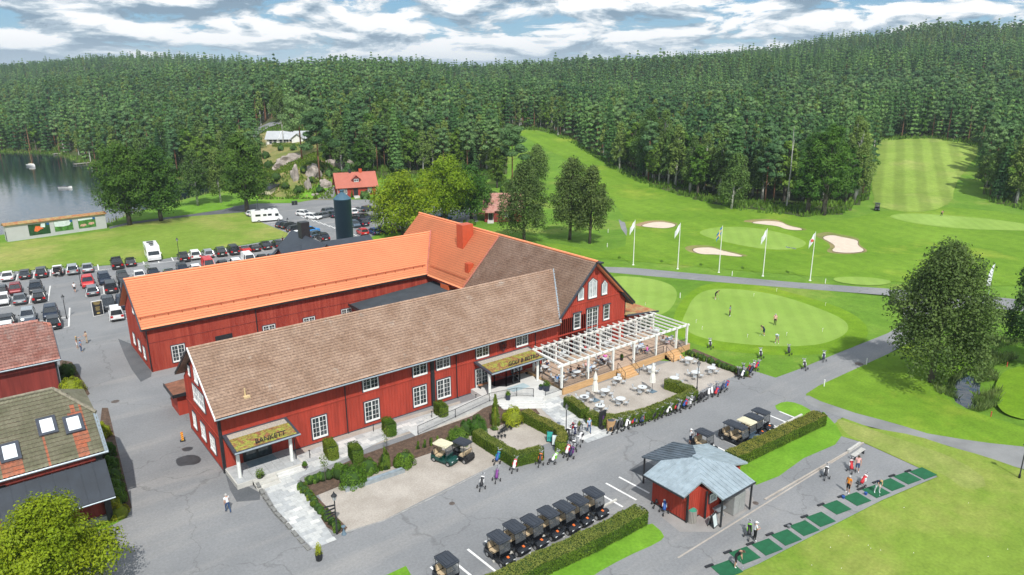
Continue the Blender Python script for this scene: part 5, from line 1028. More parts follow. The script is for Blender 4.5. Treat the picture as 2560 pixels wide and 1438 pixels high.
si = ob('silo', b.mesh('silo', mat('blue_grey_silo_steel', (0.050, 0.115, 0.165), 0.55, 0.06, 0.4), True), None, (56.9, 124.6, 0), label='tall blue grey round silo behind the orange barn', cat='silo')
for p in si.data.polygons: p.use_smooth = abs(p.normal.z) < .1
# poster wall shed by the lake
SG = mat('pale_grey_render', (0.46, 0.47, 0.47), 0.85, 0.04, 0.8); PW = root('poster_shed', (7.2, 187.9, -.1), math.atan2(2.2, 19.7), 'long pale grey shed wall with three golf posters by the lake', 'building'); LWl = 19.8
b = MB(); b.box(0, 0, -.5, LWl, 2.2, 3.55); part('wall', b, SG, PW); b = MB(); b.slab([(-.3, -.35, 3.55), (LWl+.3, -.35, 3.55), (LWl+.3, .9, 3.95), (-.3, .9, 3.95)], (0, -.3, 1), .16); b.slab([(-.3, .9, 3.95), (LWl+.3, .9, 3.95), (LWl+.3, 2.6, 3.3), (-.3, 2.6, 3.3)], (0, .3, 1), .16); part('roof', b, MOSSR, PW)
b = MB(); b.box(-.03, .25, 0, 0, .95, 2.1); part('door', b, BLACK, PW)
PG1 = mat('print_green', (0.07, 0.20, 0.04), 0.4, 0.5, 1.5); PD = mat('print_dark_green', (0.02, 0.07, 0.025), 0.4, 0.4, 1.5); PS = mat('print_sky', (0.62, 0.70, 0.70), 0.4, 0.15, 1.0); PO = mat('print_orange', (0.75, 0.16, 0.05), 0.4, 0.2, 3); PP = mat('print_skin', (0.62, 0.36, 0.28), 0.4, 0.3, 5); PB = mat('print_blue', (0.02, 0.10, 0.28), 0.4, 0.1)
for k, (x0, w_) in enumerate(((4.2, 4.1), (9.2, 3.7), (14.0, 3.6))):
    b = MB(); b.box(x0, -.03, .75 if k else .6, x0+w_, 0, 3.05); part('poster', b, (PD, PG1, PG1)[k], PW, label=('poster of golfers in orange', 'poster of a green hill under white sky', 'poster of two golfers lying on grass')[k]); o = PW.children[-1]
    q = MB()
    if k == 0: pl_ = [((1.0, 1.5), (1.4, 2.6), (2.2, 2.5), (2.9, 1.9), (2.2, 1.7), (1.6, 1.3))]; mm = PO
    elif k == 1: pl_ = [((.05, 1.9), (.05, 3.0), (3.6, 3.0), (3.0, 1.9), (1.8, 1.75))]; mm = PS
    else: pl_ = [((.3, 1.3), (.5, 1.7), (1.4, 1.75), (1.7, 1.4), (1.0, 1.15)), ((2.0, 1.5), (2.3, 1.95), (3.2, 1.9), (3.3, 1.5), (2.6, 1.35))]; mm = PP
    for pp in pl_: q.slab([(x0+a, -.045, z) for a, z in pp], (0, -1, 0), .012)
    part('print_shape', q, mm, o)
    if k == 2: q = MB(); q.slab([(x0+.05, -.045, 2.55), (x0+3.1, -.045, 2.65), (x0+3.1, -.045, 3.0), (x0+.05, -.045, 3.0)], (0, -1, 0), .012); part('print_shape', q, PS, o)
    if k == 0: q = MB(); q.slab([(x0+2.3, -.05, 2.2), (x0+3.2, -.05, 2.1), (x0+3.3, -.05, 3.0), (x0+2.5, -.05, 3.0)], (0, -1, 0), .012); part('print_shape', q, PS, o)
    q = MB(); q.slab([(x0+w_-.55, -.056, 2.55), (x0+w_-.05, -.056, 2.55), (x0+w_-.05, -.056, 3.02), (x0+w_-.55, -.056, 3.02)], (0, -1, 0), .01); part('print_badge', q, PB, o)
# red cottage
def tproof(b, x0, x1, y0, y1, ze, zr, ov=.5, t=.15):
    ym = (y0+y1)/2; k = ov*(zr-ze)/(ym-y0); n_ = Vector((0, -(zr-ze), ym-y0)).normalized()
    b.slab([(x0-ov, y0-ov, ze-k), (x1+ov, y0-ov, ze-k), (x1+ov, ym, zr), (x0-ov, ym, zr)], n_, t); b.slab([(x0-ov, ym, zr), (x1+ov, ym, zr), (x1+ov, y1+ov, ze-k), (x0-ov, y1+ov, ze-k)], (0, -n_.y, n_.z), t)
p = GP(846, 496); CO = root('red_cottage', (p.x, p.y, p.z-.1), R(-17), 'small red cottage with pink red roof and dormer beyond the car park', 'building')
b = MB(); gable_wall(b, 0, 11.2, 0, 7.0, 3.5, 6.9); part('wall', b, RED, CO); b = MB(); tproof(b, 0, 11.2, 0, 7, 3.6, 7.1, .6); part('roof', b, TS, CO); rf_ = CO.children[-1]
b = MB(); gable_wall(b, 4.5, 6.7, .9, 3.4, 5.4, 6.4, 'y', 4.0); part('dormer', b, REDD, rf_); b = MB(); b.slab([(4.2, .6, 5.2), (5.6, .6, 6.5), (5.6, 3.4, 6.5), (4.2, 3.4, 5.2)], (-.7, 0, .7), .1); b.slab([(7.0, .6, 5.2), (7, 3.4, 5.2), (5.6, 3.4, 6.5), (5.6, .6, 6.5)], (.7, 0, .7), .1); part('dormer_roof', b, TS, rf_)
window(CO, 5.6, .9, 4.5, 1.3, .8, 2, 1, GLASS, label='dormer window')
b = MB(); b.box(3.9, 3.2, 6.2, 4.6, 3.9, 7.9); part('chimney', b, BLACK, CO); b = MB(); b.box(6.9, 3.2, 6.2, 7.8, 4.0, 7.9); part('chimney', b, CHM, CO)
for x in (2.0, 9.3): window(CO, x, 0, 1.2, 1.2, 1.5, 2, 3, GLASS)
b = MB(); b.box(4.5, -.06, .6, 5.8, 0, 2.9); part('door', b, BLACK, CO)
for k in range(4): b = MB(); b.box(4.4, -2.4+k*.55, 0, 6.0, 0, .15*(k+1)); part('step', b, CONC, CO)
b = MB(); b.box(11.15, -.05, 0, 11.25, .05, 3.4); b.box(-.05, -.05, 0, .05, .05, 3.4); part('corner_board', b, WHITE, CO)
for y in (1.5, 4.5): window(CO, 11.2, y, 1.2, 1.0, 1.5, 2, 2, GLASS, math.pi/2)
window(CO, 11.2, 3.5, 4.2, .8, 1.0, 2, 2, GLASS, math.pi/2)
# white house on the knoll
GW = mat('pale_grey_sheet_roof', (0.44, 0.46, 0.48), 0.5, 0.06, 0.6); p = GP(668, 362); WH = root('white_house', (p.x, p.y, p.z-.3), R(-38), 'white house with pale grey roof on the rocky knoll', 'building')
b = MB(); gable_wall(b, 0, 15.5, 0, 6.5, 2.9, 5.2); gable_wall(b, 10.5, 15.0, -2.0, 6, 2.9, 4.6, 'y'); part('wall', b, WHITE, WH); b = MB(); tproof(b, 0, 15.5, 0, 6.5, 2.9, 5.4, .7, .12); b.slab([(10, -2.6, 2.7), (12.75, -2.6, 4.8), (12.75, 3, 4.8), (10, 3, 2.7)], (-.6, 0, .8), .1); b.slab([(15.5, -2.6, 2.7), (15.5, 3, 2.7), (12.75, 3, 4.8), (12.75, -2.6, 4.8)], (.6, 0, .8), .1); part('roof', b, GW, WH)
b = MB(); b.slab([(5, -.7, 2.85), (5.15, -.7, 2.85), (5.15, 3.25, 5.5), (5, 3.25, 5.5)], (0, -.5, .8), .1); part('roof_joint', b, WHITE, WH)
for x in (1.5, 3.2, 5.6, 7.0, 8.4, 9.6): window(WH, x, 0, .5, 1.1, 2.0, 1, 2, GLASS)
b = MB(); b.box(9.3, 2.8, 4.6, 9.9, 3.4, 6.4); part('chimney', b, BLACK, WH)
for x in (0, 4.6, 9): b = MB(); b.tube([(x, -.9, 0), (x, -.9, 2.7)], .08, 6); part('veranda_post', b, WHITE, WH)
p = GP(640, 297); SH = root('brown_shed', (p.x, p.y, p.z), R(-30), 'small dark red shed in the clearing above the white house', 'building'); b = MB(); gable_wall(b, 0, 4, 0, 3, 2.0, 3.2); part('wall', b, REDD, SH); b = MB(); tproof(b, 0, 4, 0, 3, 2, 3.3, .3); part('roof', b, BLACK, SH)
p = GP(850, 366); SH = root('grey_cabin', (p.x, p.y, p.z), R(-38), 'small grey cabin with flat roof among the trees on the hill', 'building'); b = MB(); b.box(0, 0, 0, 3.4, 3, 2.4); part('wall', b, mat('blue_grey_paint', (0.16, 0.20, 0.24), 0.7), SH); b = MB(); b.box(-.3, -.4, 2.4, 3.7, 3.3, 2.6); part('roof', b, DARK, SH)
p = GP(676, 490); CS = root('cream_shed', (p.x, p.y, p.z-.2), R(32), 'cream rendered shed with dark roof below the rocks', 'building'); b = MB(); b.add([(0, 0, 0), (7.2, 0, 0), (7.2, 0, 3.4), (0, 0, 2.0), (0, 3.5, 0), (7.2, 3.5, 0), (7.2, 3.5, 3.4), (0, 3.5, 2.0)], [(0, 1, 2, 3), (7, 6, 5, 4), (1, 5, 6, 2), (0, 3, 7, 4), (2, 6, 7, 3), (0, 4, 5, 1)]); part('wall', b, mat('cream_render', (0.66, 0.60, 0.42), 0.85, 0.05), CS)
b = MB(); b.slab([(-.4, -.4, 2.15), (7.5, -.4, 3.65), (7.5, 4, 3.65), (-.4, 4, 2.15)], (-.2, 0, 1), .15); part('roof', b, BLACK, CS)
p = GP(1212, 556); RH = root('red_house', (p.x, p.y, p.z), R(-38), 'dark red house with tile roof half hidden behind the drooping birch', 'building'); b = MB(); gable_wall(b, 0, 9, 0, 7, 3.2, 6.4); part('wall', b, REDD, RH); b = MB(); tproof(b, 0, 9, 0, 7, 3.3, 6.6, .5); part('roof', b, TR, RH)
b = MB(); b.box(.9, -.06, .5, 2.0, 0, 2.6); part('door', b, BLACK, RH); b = MB(); b.slab([(.2, -1.4, 2.6), (2.4, -1.4, 2.6), (2.4, 0, 3.0), (.2, 0, 3.0)], (0, -.2, 1), .1); part('porch_roof', b, TR, RH); b = MB(); b.box(.85, -.09, .5, .92, 0, 2.6); b.box(1.98, -.09, .5, 2.05, 0, 2.6); part('door_casing', b, WHITE, RH)
for k in range(3): b = MB(); b.box(.7, -1.6+k*.4, 0, 2.2, 0, .17*(k+1)); part('step', b, CONC, RH)
window(RH, 5.5, 0, 1.2, 1.2, 1.3, 2, 2, GLASS)
# ---- the golf kiosk: pinwheel roof of four lean planes over a cross shaped hut
KX, KY = 44.55, 32.3; KI = root('golf_kiosk', (KX, KY, 0), 0, 'small red kiosk with cross shaped grey standing seam roof beside the drive', 'kiosk')
zc, zn, ze_, hn, re_ = 3.62, 3.08, 2.52, 2.08, 4.2
for k in range(4):
    M = Matrix.Rotation(k*math.pi/2-math.pi/2, 4, 'Z'); pts_ = [(0, 0, zc), (hn, -hn, zn), (re_, -hn, ze_), (re_, hn, ze_), (hn, hn, zn)]
    b = MB(); n_ = Vector((.26, 0, 1)).normalized(); b.slab([(x, y, z+.06) for x, y, z in pts_], n_, .14)
    for s in range(-4, 5):
        y = s*.46; x0 = max(abs(y), .25); f_ = lambda x: zc+(ze_-zc)*x/re_; b.slab([(x0, y-.02, f_(x0)+.10), (re_, y-.02, f_(re_)+.10), (re_, y+.02, f_(re_)+.10), (x0, y+.02, f_(x0)+.10)], n_, .04)
    b.v = [tuple(M @ Vector(v)) for v in b.v]
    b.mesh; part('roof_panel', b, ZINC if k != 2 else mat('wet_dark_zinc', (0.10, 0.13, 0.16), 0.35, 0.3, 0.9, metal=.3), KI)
b = MB(); b.box(-.3, -.3, zc+.02, .3, .3, zc+.16); part('roof_cap', b, ZINC, KI)
b = MB(); b.box(-3.55, -2.0, 0, 1.9, 1.6, 2.5); b.box(-2.0, -2.6, 0, -.3, 1.9, 2.55); b.box(-1.9, 1.5, 0, 1.9, 1.7, 2.5); b.box(1.8, -1.9, 0, 3.4, 1.9, 2.4); part('wall', b, RED, KI)
b = MB(); boards(b, -1.98, 3.4, .1, 2.4, -2.0, .28) if 0 else None; boards(b, -3.5, -2.0, .12, 2.5, -2.0, .25); boards(b, -1.95, 1.5, .12, 2.45, -3.55, .28, axis='y'); boards(b, -1.95, -.35, .12, 2.5, -2.6, .25, skip=[(-1.6, 1.3, -.7, 2.1)]); part('cover_battens', b, RED, KI, kind='stuff')
b = MB(); b.box(-3.62, -2.06, 0, -3.48, -1.94, 2.5); b.box(-2.06, -2.66, 0, -1.95, -2.55, 2.5); b.box(-3.58, -2.04, 0, 1.9, -2.0, .1); b.box(-3.58, -2.0, 0, -3.54, 1.6, .1); part('corner_board', b, BLACK, KI)
window(KI, -1.2, -2.6, 1.35, .9, .65, 1, 1, GLASSL)
for (x, y) in ((-1.95, -4.05), (1.9, -4.05), (-1.9, 4.0), (1.9, 4.0)): b = MB(); b.box(x-.06, y-.06, 0, x+.06, y+.06, 2.5); part('canopy_post', b, BLACK, KI)
b = MB(); b.tube([(-3.95, -2.1, 2.5), (-3.7, -2.1, 2.2), (-3.65, -2.1, .1)], .05, 6); b.tube([(-4.25, -2.1, 2.5), (-4.25, 2.1, 2.5)], .07, 6); b.tube([(-2.1, -4.25, 2.5), (2.1, -4.25, 2.5)], .06, 6); part('gutter', b, BLACK, KI)
b = MB(); b.slab([(-1.5, -2.66, .35), (-.9, -2.66, .35), (-.9, -2.66, 1.2), (-1.5, -2.66, 1.2)], (0, -1, 0), .02); part('notice_board', b, PS, KI, loc=(1.5, 0, .9))
b = MB(); b.box(-.75, -.6, .05, .75, .6, 1.75); b.box(-.05, -.62, .1, -.02, .6, 1.7); cb_ = ob('metal_ball_dispenser', b.mesh('metal_ball_dispenser', mat('brushed_grey_box', (0.40, 0.41, 0.40), 0.45, 0.08, metal=.4)), None, (KX+.8, KY-3.2, 0), label='grey metal ball dispenser cabinet under the kiosk canopy', cat='cabinet')
b = MB(); b.box(-.5, -.3, .75, .5, .3, .85)
for s in (-1, 1): b.tube([(s*.4, -.25, 0), (s*.4, .25, .75)], .03, 4); b.tube([(s*.4, .25, 0), (s*.4, -.25, .75)], .03, 4)
ob('wash_table', b.mesh('wash_table', METAL), None, (KX-.9, KY-3.1, 0), label='steel wash table under the kiosk canopy', cat='table')
# ---------------------------------------------------------------- hedges and shrubs
def hedge(label, pts, w, h, lf='hedge', lf2='dryhedge', dens=300, leaf=.055, name='hedge', z=0., group=None):
    P = [Vector((p[0], p[1])) for p in pts]; r_ = root(name, (P[0].x, P[0].y, z), 0, label, 'hedge', group); L = [0]
    for i in range(len(P)-1): L.append(L[-1]+(P[i+1]-P[i]).length)
    def off(i, s):
        d = (P[min(i+1, len(P)-1)]-P[max(i-1, 0)]).normalized(); k = 1.
        if 0 < i < len(P)-1: k = 1/max(.5, math.sqrt((1+(P[i]-P[i-1]).normalized().dot((P[i+1]-P[i]).normalized()))/2))
        return P[i]+Vector((-d.y, d.x))*s*k
    b = MB(); e = .9; vs = []
    for i in range(len(P)):
        for s, zz_ in ((-w/2*e, 0), (-w/2*e, h*.9), (w/2*e, h*.9), (w/2*e, 0)): q = off(i, s); vs.append((q.x, q.y, zz_))
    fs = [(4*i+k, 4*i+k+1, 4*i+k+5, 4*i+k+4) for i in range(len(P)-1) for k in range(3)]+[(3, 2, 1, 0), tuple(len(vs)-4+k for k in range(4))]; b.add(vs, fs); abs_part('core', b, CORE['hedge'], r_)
    r_.children[-1].location.z = 0
    rng = np.random.default_rng(int(abs(P[0].x*31+P[0].y*7))); Ps = [[], []]; Ns = [[], []]
    for i in range(len(P)-1):
        Ls = (P[i+1]-P[i]).length; d = (P[i+1]-P[i])/Ls; nx = Vector((-d.y, d.x)); m = int(dens*Ls*(w+2*h))
        t = rng.uniform(-.0, 1., m); s = rng.uniform(0, w+2*h, m); wob = .05*np.sin(t*Ls*3.1+i)+.05*np.sin(t*Ls*1.3+2)
        top = (s > h) & (s < h+w); left = s <= h; a = np.where(top, s-h-w/2, np.where(left, -w/2, w/2)); zz_ = np.where(top, h, np.where(left, s, 2*h+w-s))
        edge = np.clip((np.abs(a)-(w/2-.12))/.12, 0, 1)*np.clip((zz_-(h-.15))/.15, 0, 1); a = a*(1-.12*edge); zz_ = zz_+wob*(zz_ > h*.5)-.08*edge+rng.normal(0, .02, m)
        A0, A1 = off(i, 0), off(i+1, 0); ka = np.array([(off(i, 1)-P[i])[:]]); kb = np.array([(off(i+1, 1)-P[i+1])[:]]); dirs = ka*(1-t[:, None])+kb*t[:, None]
        base = np.array(P[i][:])*(1-t[:, None])+np.array(P[i+1][:])*t[:, None]; xy_ = base+dirs*a[:, None]
        p3 = np.column_stack([xy_, zz_])+rng.normal(0, .025, (m, 3)); nn = np.where(top[:, None], np.array([0, 0, 1.]), np.where(left[:, None], -np.array([nx.x, nx.y, 0]), np.array([nx.x, nx.y, 0])))
        Ps[0].append(p3[~top]); Ns[0].append(nn[~top]); Ps[1].append(p3[top]); Ns[1].append(nn[top])
    for sgn, i in ((-1, 0), (1, len(P)-1)):
        d = (P[1]-P[0]).normalized()*-1 if i == 0 else (P[-1]-P[-2]).normalized(); nx = Vector((-d.y, d.x)); m = int(dens*w*h*1.3); s = rng.uniform(-w/2, w/2, m); zz_ = rng.uniform(0, h, m); bul = .25*(1-(2*s/w)**2)
        p3 = np.column_stack([P[i].x+nx.x*s+d.x*bul, P[i].y+nx.y*s+d.y*bul, zz_]); Ps[0].append(p3); Ns[0].append(np.tile([d.x, d.y, .1], (m, 1)))
    org = np.array([P[0].x, P[0].y, 0])
    for k, (nm, lm) in enumerate((('side_foliage', lf), ('top_foliage', lf2))):
        v, q = leafcloud(np.concatenate(Ps[k])-org, np.concatenate(Ns[k]), leaf, rng, .4); ob(nm, softn(npmesh(nm, v, q, LF[lm]), leafcloud.n), r_)
    return r_
def Gt(L, z): return [tuple(G(*p, z)[:2]) for p in L]
hedge('long clipped hedge between the cart park and the grass strip, in the foreground', Gt([(1150, 1486), (1222, 1456), (1350, 1394), (1475, 1338), (1603, 1272)], 1.1), 1.5, 1.15, leaf=.06, dens=240)
hedge('long clipped hedge behind the kiosk beside the far parked carts', Gt([(1829, 1135), (1900, 1102), (1980, 1065), (2051, 1032.6)], 1.1), 1.5, 1.15, leaf=.06, dens=240)
hedge('U shaped low hedge round the bicycle stand gravel, left arm', Gt([(1192, 1075), (1240, 1105), (1290, 1134), (1322, 1125), (1352, 1117)], 1.15), 1.05, 1.15)
hedge('low hedge between the bicycle stand and the stone walk, right arm', Gt([(1313, 1026), (1361, 1050), (1398, 1068), (1406, 1083), (1402, 1104)], 1.15), 1.05, 1.15)
hedge('short rounded hedge at the walk beside the terrace gravel', Gt([(1419, 992), (1440, 1004), (1462, 1020)], 1.15), 1.1, 1.15)
hedge('long clipped hedge along the drive in front of the gravel terrace', Gt([(1472, 1029), (1512, 1041), (1570, 1034), (1623, 1021), (1680, 998), (1736, 973)], 1.15), 1.05, 1.15)
hedge('short hedge spur reaching into the gravel terrace', Gt([(1730, 970), (1698, 957), (1668, 947)], 1.15), 1.0, 1.15)
for (x, y, l_, a_, t_) in ((23.4, 57.7, 1.9, 80, 'clipped box hedge block nearest the left porch, against the red wall'), (24.9, 55.6, 1.7, 80, 'narrow clipped box hedge block standing on the paving side'), (29.8, 58.2, 1.6, 80, 'clipped box hedge block between the second and third lower window'), (35.9, 58.2, 1.6, 80, 'clipped box hedge block by the dark corner board')):
    dx_, dy_ = math.cos(R(a_))*l_/2, math.sin(R(a_))*l_/2; hedge(t_, [(x-dx_, y-dy_), (x+dx_, y+dy_)], 1.0, 1.35, leaf=.05, dens=380, name='box_hedge', lf2='hedge')
p = GP(683, 366); q_ = GP(762, 364); hedge('dark green hedge in front of the white house', [(p.x, p.y), (q_.x, q_.y)], 1.2, 1.5, lf='midgreen', lf2='midgreen', dens=60, leaf=.13, z=p.z-.1)
_bk = {}
def bush(px, py, w, h, lf, label, name='shrub', n=2600, leaf=.055, core='shrub', xyz=None, shape=1.0, group=None):
    g = xyz or GP(px, py); k = (lf, round(w, 1), round(h, 1), shape)
    if k not in _bk:
        rng = np.random.default_rng(len(_bk)+3); nb = max(5, int(n/160)); base = sph(nb, rng); base[:, 2] = np.abs(base[:, 2]); cid = rng.integers(0, nb, n); sp = sph(n, rng); p = base[cid]*.84+sp*.22; z = p[:, 2].clip(-.05)
        if shape != 1: f_ = (1-z.clip(0, 1)*shape); p[:, 0] *= f_; p[:, 1] *= f_
        P = np.column_stack([p[:, 0]*w/2, p[:, 1]*w/2, z*h*.98+.04]); v, q = leafcloud(P, base[cid]+sp*.4+np.array([0, 0, .3]), leaf, rng, .4)
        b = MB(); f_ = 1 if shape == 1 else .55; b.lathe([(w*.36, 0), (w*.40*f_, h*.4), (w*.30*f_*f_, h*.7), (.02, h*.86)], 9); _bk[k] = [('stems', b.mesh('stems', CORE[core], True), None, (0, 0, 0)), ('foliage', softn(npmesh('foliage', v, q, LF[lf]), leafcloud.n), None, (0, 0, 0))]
    return place(_bk[k], name, g, rnd.uniform(0, 6.28), label, 'bush', group)
S_ = lambda px, py, z=0: G(px, py, z)
bush(182, 985, 2.9, 2.0, 'golden', 'big golden globe bush by the ridge of the mossy roof', n=5000, leaf=.07, core='golden')
bush(262, 1092, 1.3, 1.6, 'golden', 'smaller golden bush half hidden behind the mossy roof', core='golden'); bush(168, 940, 2.2, 1.8, 'midgreen', 'green bush at the corner of the red brown tiled outbuilding')
for k, (px, py) in enumerate(((271, 1140), (278, 1172), (286, 1204), (292, 1232), (297, 1256))): bush(px, py, 1.5, 1.5, 'midgreen', 'green bush in the bed along the mossy building, '+('farthest', 'second farthest', 'middle', 'second nearest', 'nearest')[k]+' of five', n=2200, group='bushes beside the mossy roofed building')
bush(302, 1292, 1.5, 1.15, 'golden', 'yellow flowering round bush at the kerb end of the bed', core='golden'); bush(287, 1270, 1.2, 1.0, 'golden', 'smaller yellow flowering bush behind the round one', core='golden')
bush(880, 1208, 2.7, 1.75, 'shrub', 'largest dark green round bush behind the metal bench', n=5500); bush(852, 1192, 1.7, 1.4, 'midgreen', 'brownish green bush at the left of the largest round bush'); bush(922, 1180, 1.9, 1.35, 'shrub', 'round green bush between the largest one and the golden shrub', n=3500)
bush(963, 1170, 1.3, 2.2, 'hedge', 'upright yellow green shrub in the bed behind the bench', shape=.5); bush(1012, 1162, 2.1, 1.4, 'shrub', 'round green bush at the right end of the metal bench', n=4000)
bush(1145, 1108, 2.3, 1.7, 'midgreen', 'big loose bush behind the cream roofed golf cart', n=4500); bush(1195, 1085, 2.0, 2.0, 'midgreen', 'tall loose bush at the start of the U shaped hedge', n=4000); bush(1168, 1083, 1.6, 1.5, 'midgreen', 'smaller bush squeezed between the two loose bushes', n=2500)
bush(1239, 1062, 1.05, 3.3, 'hedge', 'tall narrow column conifer before the ramp railing', 'conifer', n=4500, leaf=.06, shape=.45, core='golden'); bush(1281, 1058, 2.2, 1.9, 'golden', 'bright lime yellow shrub beside the column conifer', n=5000, core='golden')
bush(1236, 1074, .8, .35, 'reed', 'pale hosta clump at the gravel corner', 'plant', n=300, leaf=.1)
for k, (px, py) in enumerate(((1062, 1118), (1078, 1113), (1094, 1108), (1045, 1122))): bush(px, py, .5, .95, 'hedge', 'young upright shrub in the bark bed, '+('second', 'third', 'last', 'first')[k]+' of four from the left', n=350, shape=.5, group='young shrubs in the bark bed')
for k in range(13):
    t = k/12; px = 752+t*92; py = 1222+t*105; bush(px+rnd.uniform(-4, 4), py, .8, .75, 'hedge', 'low loose shrub in the narrow bed beside the sloping stone walk', n=420, group='low shrubs along the sloping stone walk')
for k in range(6): bush(775+k*16, 1208-k*4, .95, .9, 'midgreen', 'low leafy plant at the top corner of the bark bed', n=500, group='low plants at the top of the bark bed')
for k in range(15):
    t = k/14; bush(1722+t*140+rnd.uniform(-3, 3), 888+t*52, .85, .9, 'hedge', 'young sapling of the row between the gravel terrace and the putting lawn', n=320, leaf=.07, group='saplings along the putting lawn')
bush(912, 497, 3.2, 2.6, 'spruce', 'blue green conifer bush in front of the red cottage', n=1600, leaf=.16); bush(880, 494, .9, 2.2, 'hedge', 'narrow column shrub by the cottage steps', n=500, leaf=.12, shape=.3)
bush(1163, 568, 2.0, 1.7, 'oak', 'dark round bush on the lawn behind the big chimney', n=1200, leaf=.12); bush(1179, 562, 2.0, 1.6, 'midgreen', 'loose green bush by the steps of the hidden red house', n=1200, leaf=.12)
rk = mat('lichened_rock', (0.24, 0.21, 0.185), 0.95, col2=(0.42, 0.37, 0.33), scale=0.5, coord='World', detail=9, bump=.5)
def rock(px, py, sx, sy, sz, label, rz=0., tilt=0.):
    g = GP(px, py); bm = bmesh.new(); bmesh.ops.create_icosphere(bm, subdivisions=3, radius=1); rr3 = random.Random(px)
    from mathutils import noise
    for v in bm.verts:
        n_ = noise.noise(v.co*1.3+Vector((px, 0, 0)))*.5+noise.noise(v.co*3.5)*.22; v.co *= 1+n_; v.co = Vector((v.co.x*sx, v.co.y*sy, v.co.z*sz))
    me = bpy.data.meshes.new('rock'); bm.to_mesh(me); bm.free(); me.materials.append(rk); o = ob('rock', me, None, (g.x, g.y, g.z), rz, label=label, cat='rock'); o.rotation_euler.x = tilt
for a in ((725, 405, 5.5, 3.0, 2.6, 'large pale rock outcrop below the white house', R(20)), (700, 418, 4.0, 2.2, 1.6, 'low brownish rock left of the large outcrop', R(30)), (783, 437, 2.2, 2, 3.0, 'upright rock face below the leaning pine', 0), (845, 418, 5.0, 2.5, 2.8, 'pale rock wall right of the dark pine', R(-35)), (738, 445, 1.2, 1.2, 3.6, 'narrow leaning rock rib on the green slope', R(20)), (771, 470, 1.0, 1, 2.8, 'thin upright rock above the road bank', 0), (812, 466, 1.8, 1.4, 2.0, 'round topped rock near the cottage path', 0), (788, 488, 1.1, .8, .5, 'small grey boulder at the foot of the bank', 0)): rock(*a)
for k, (px, py, w, h) in enumerate(((748, 480, 3.2, 2.2), (690, 450, 4, 2.6), (800, 480, 3, 2), (672, 420, 4, 3), (760, 430, 3, 2.2), (822, 440, 3, 2.4), (715, 470, 3, 1.8), (655, 470, 3.4, 2.4), (735, 375, 3, 2), (815, 400, 3.2, 3), (888, 436, 4, 3), (702, 376, 3, 2.4), (665, 395, 3.6, 3), (780, 455, 3, 2), (1235, 500, 4, 3), (1262, 480, 4, 3), (800, 430, 3, 3), (840, 445, 3, 3))):
    bush(px, py, w, h, ('midgreen', 'hedge', 'spruce')[k % 3], 'wild bush on the rocky slope, '+('beside the boulder', 'left of the rock rib', 'by the cottage path', 'behind the tall oak', 'under the upright rock', 'right of the dark pine', 'at the foot of the rock rib', 'by the cream shed', 'above the large outcrop', 'beside the grey cabin', 'above the cottage', 'left of the white house hedge', 'behind the oak crown', 'between two rocks', 'behind the yellow maples', 'at the foot of the long fairway', 'in the shade of the pines', 'below the pale rock wall')[k], n=900, leaf=.16)
# ground cover: reeds round the pond and lake, undergrowth along the wood edge
def cover(name, label, pts, hmin, hmax, lf, seed, size=.10, kind='stuff'):
    rng = np.random.default_rng(seed); P = np.array(pts); m = len(P); hh = rng.uniform(hmin, hmax, m); a = rng.uniform(0, 6.28, m); s = size*rng.uniform(.6, 1.4, m); lean = rng.normal(0, .25, (m, 2))*hh[:, None]
    dx_ = np.column_stack([np.cos(a)*s, np.sin(a)*s, np.zeros(m)]); top = P+np.column_stack([lean, hh]); v = np.stack([P-dx_, P+dx_, top+dx_*.3, top-dx_*.3], 1).reshape(-1, 3)
    return ob(name, npmesh(name, v, np.arange(4*m).reshape(-1, 4), LF[lf]), None, kind=kind, label=label, cat='plants')
rg = np.random.default_rng(9)
def around(poly, n, a, b_):
    P = [Vector(p) for p in poly]; out = []; xs = [p.x for p in P]; ys = [p.y for p in P]
    X = rg.uniform(min(xs)-b_, max(xs)+b_, n*6); Y = rg.uniform(min(ys)-b_, max(ys)+b_, n*6); s = sdist(poly, X, Y); k = (s > a) & (s < b_); X, Y = X[k][:n], Y[k][:n]
    return np.column_stack([X, Y, hgt(X, Y)-.03])
pr = around(POND, 9000, -.8, 1.6); pr = pr[(np.sin(pr[:, 0]*.9)+np.sin(pr[:, 1]*1.1+1) > -.6)]; cover('reeds', 'reeds and sedge growing round the small pond', pr, .3, 1.0, 'reed', 4, .05)
lk = [p for p in around(LAKE, 9000, -1.5, 2.5) if dw(p[0], p[1])[0] > 170 or dw(p[0], p[1])[1] > -100]; cover('reeds', 'reeds and tall grass along the lake shore', np.array(lk), .5, 1.3, 'reed', 5, .12)
ug = []
for k in range(26000):
    u = rg.uniform(-.78, .78); e = edge_d(u); d = e+rg.uniform(-3.5, 14)
    if rg.random() < .45+.5*math.sin(u*60)*math.sin(d*.4): x, y = xy(d, u*d); ug.append((x, y, 0))
ug = np.array(ug); ug[:, 2] = hgt(ug[:, 0], ug[:, 1])-.05; cover('undergrowth', 'ferns, saplings and tall grass along the foot of the wood', ug, .3, 1.3, 'midgreen', 6, .30)
A_ = rg.uniform(-.355, -.25, 9000); D_ = rg.uniform(206, 262, 9000); KX_, KY_ = xy(D_, A_*D_); m_ = (np.sin(D_*.7)*np.sin(A_*160) > -.35) & (D_ < edge_d(A_)); kn = np.column_stack([KX_, KY_, hgt(KX_, KY_)])[m_]
cover('slope_herbs', 'tall herbs and grass covering the rocky slope', np.array(kn), .2, .8, 'hedge', 7, .25)
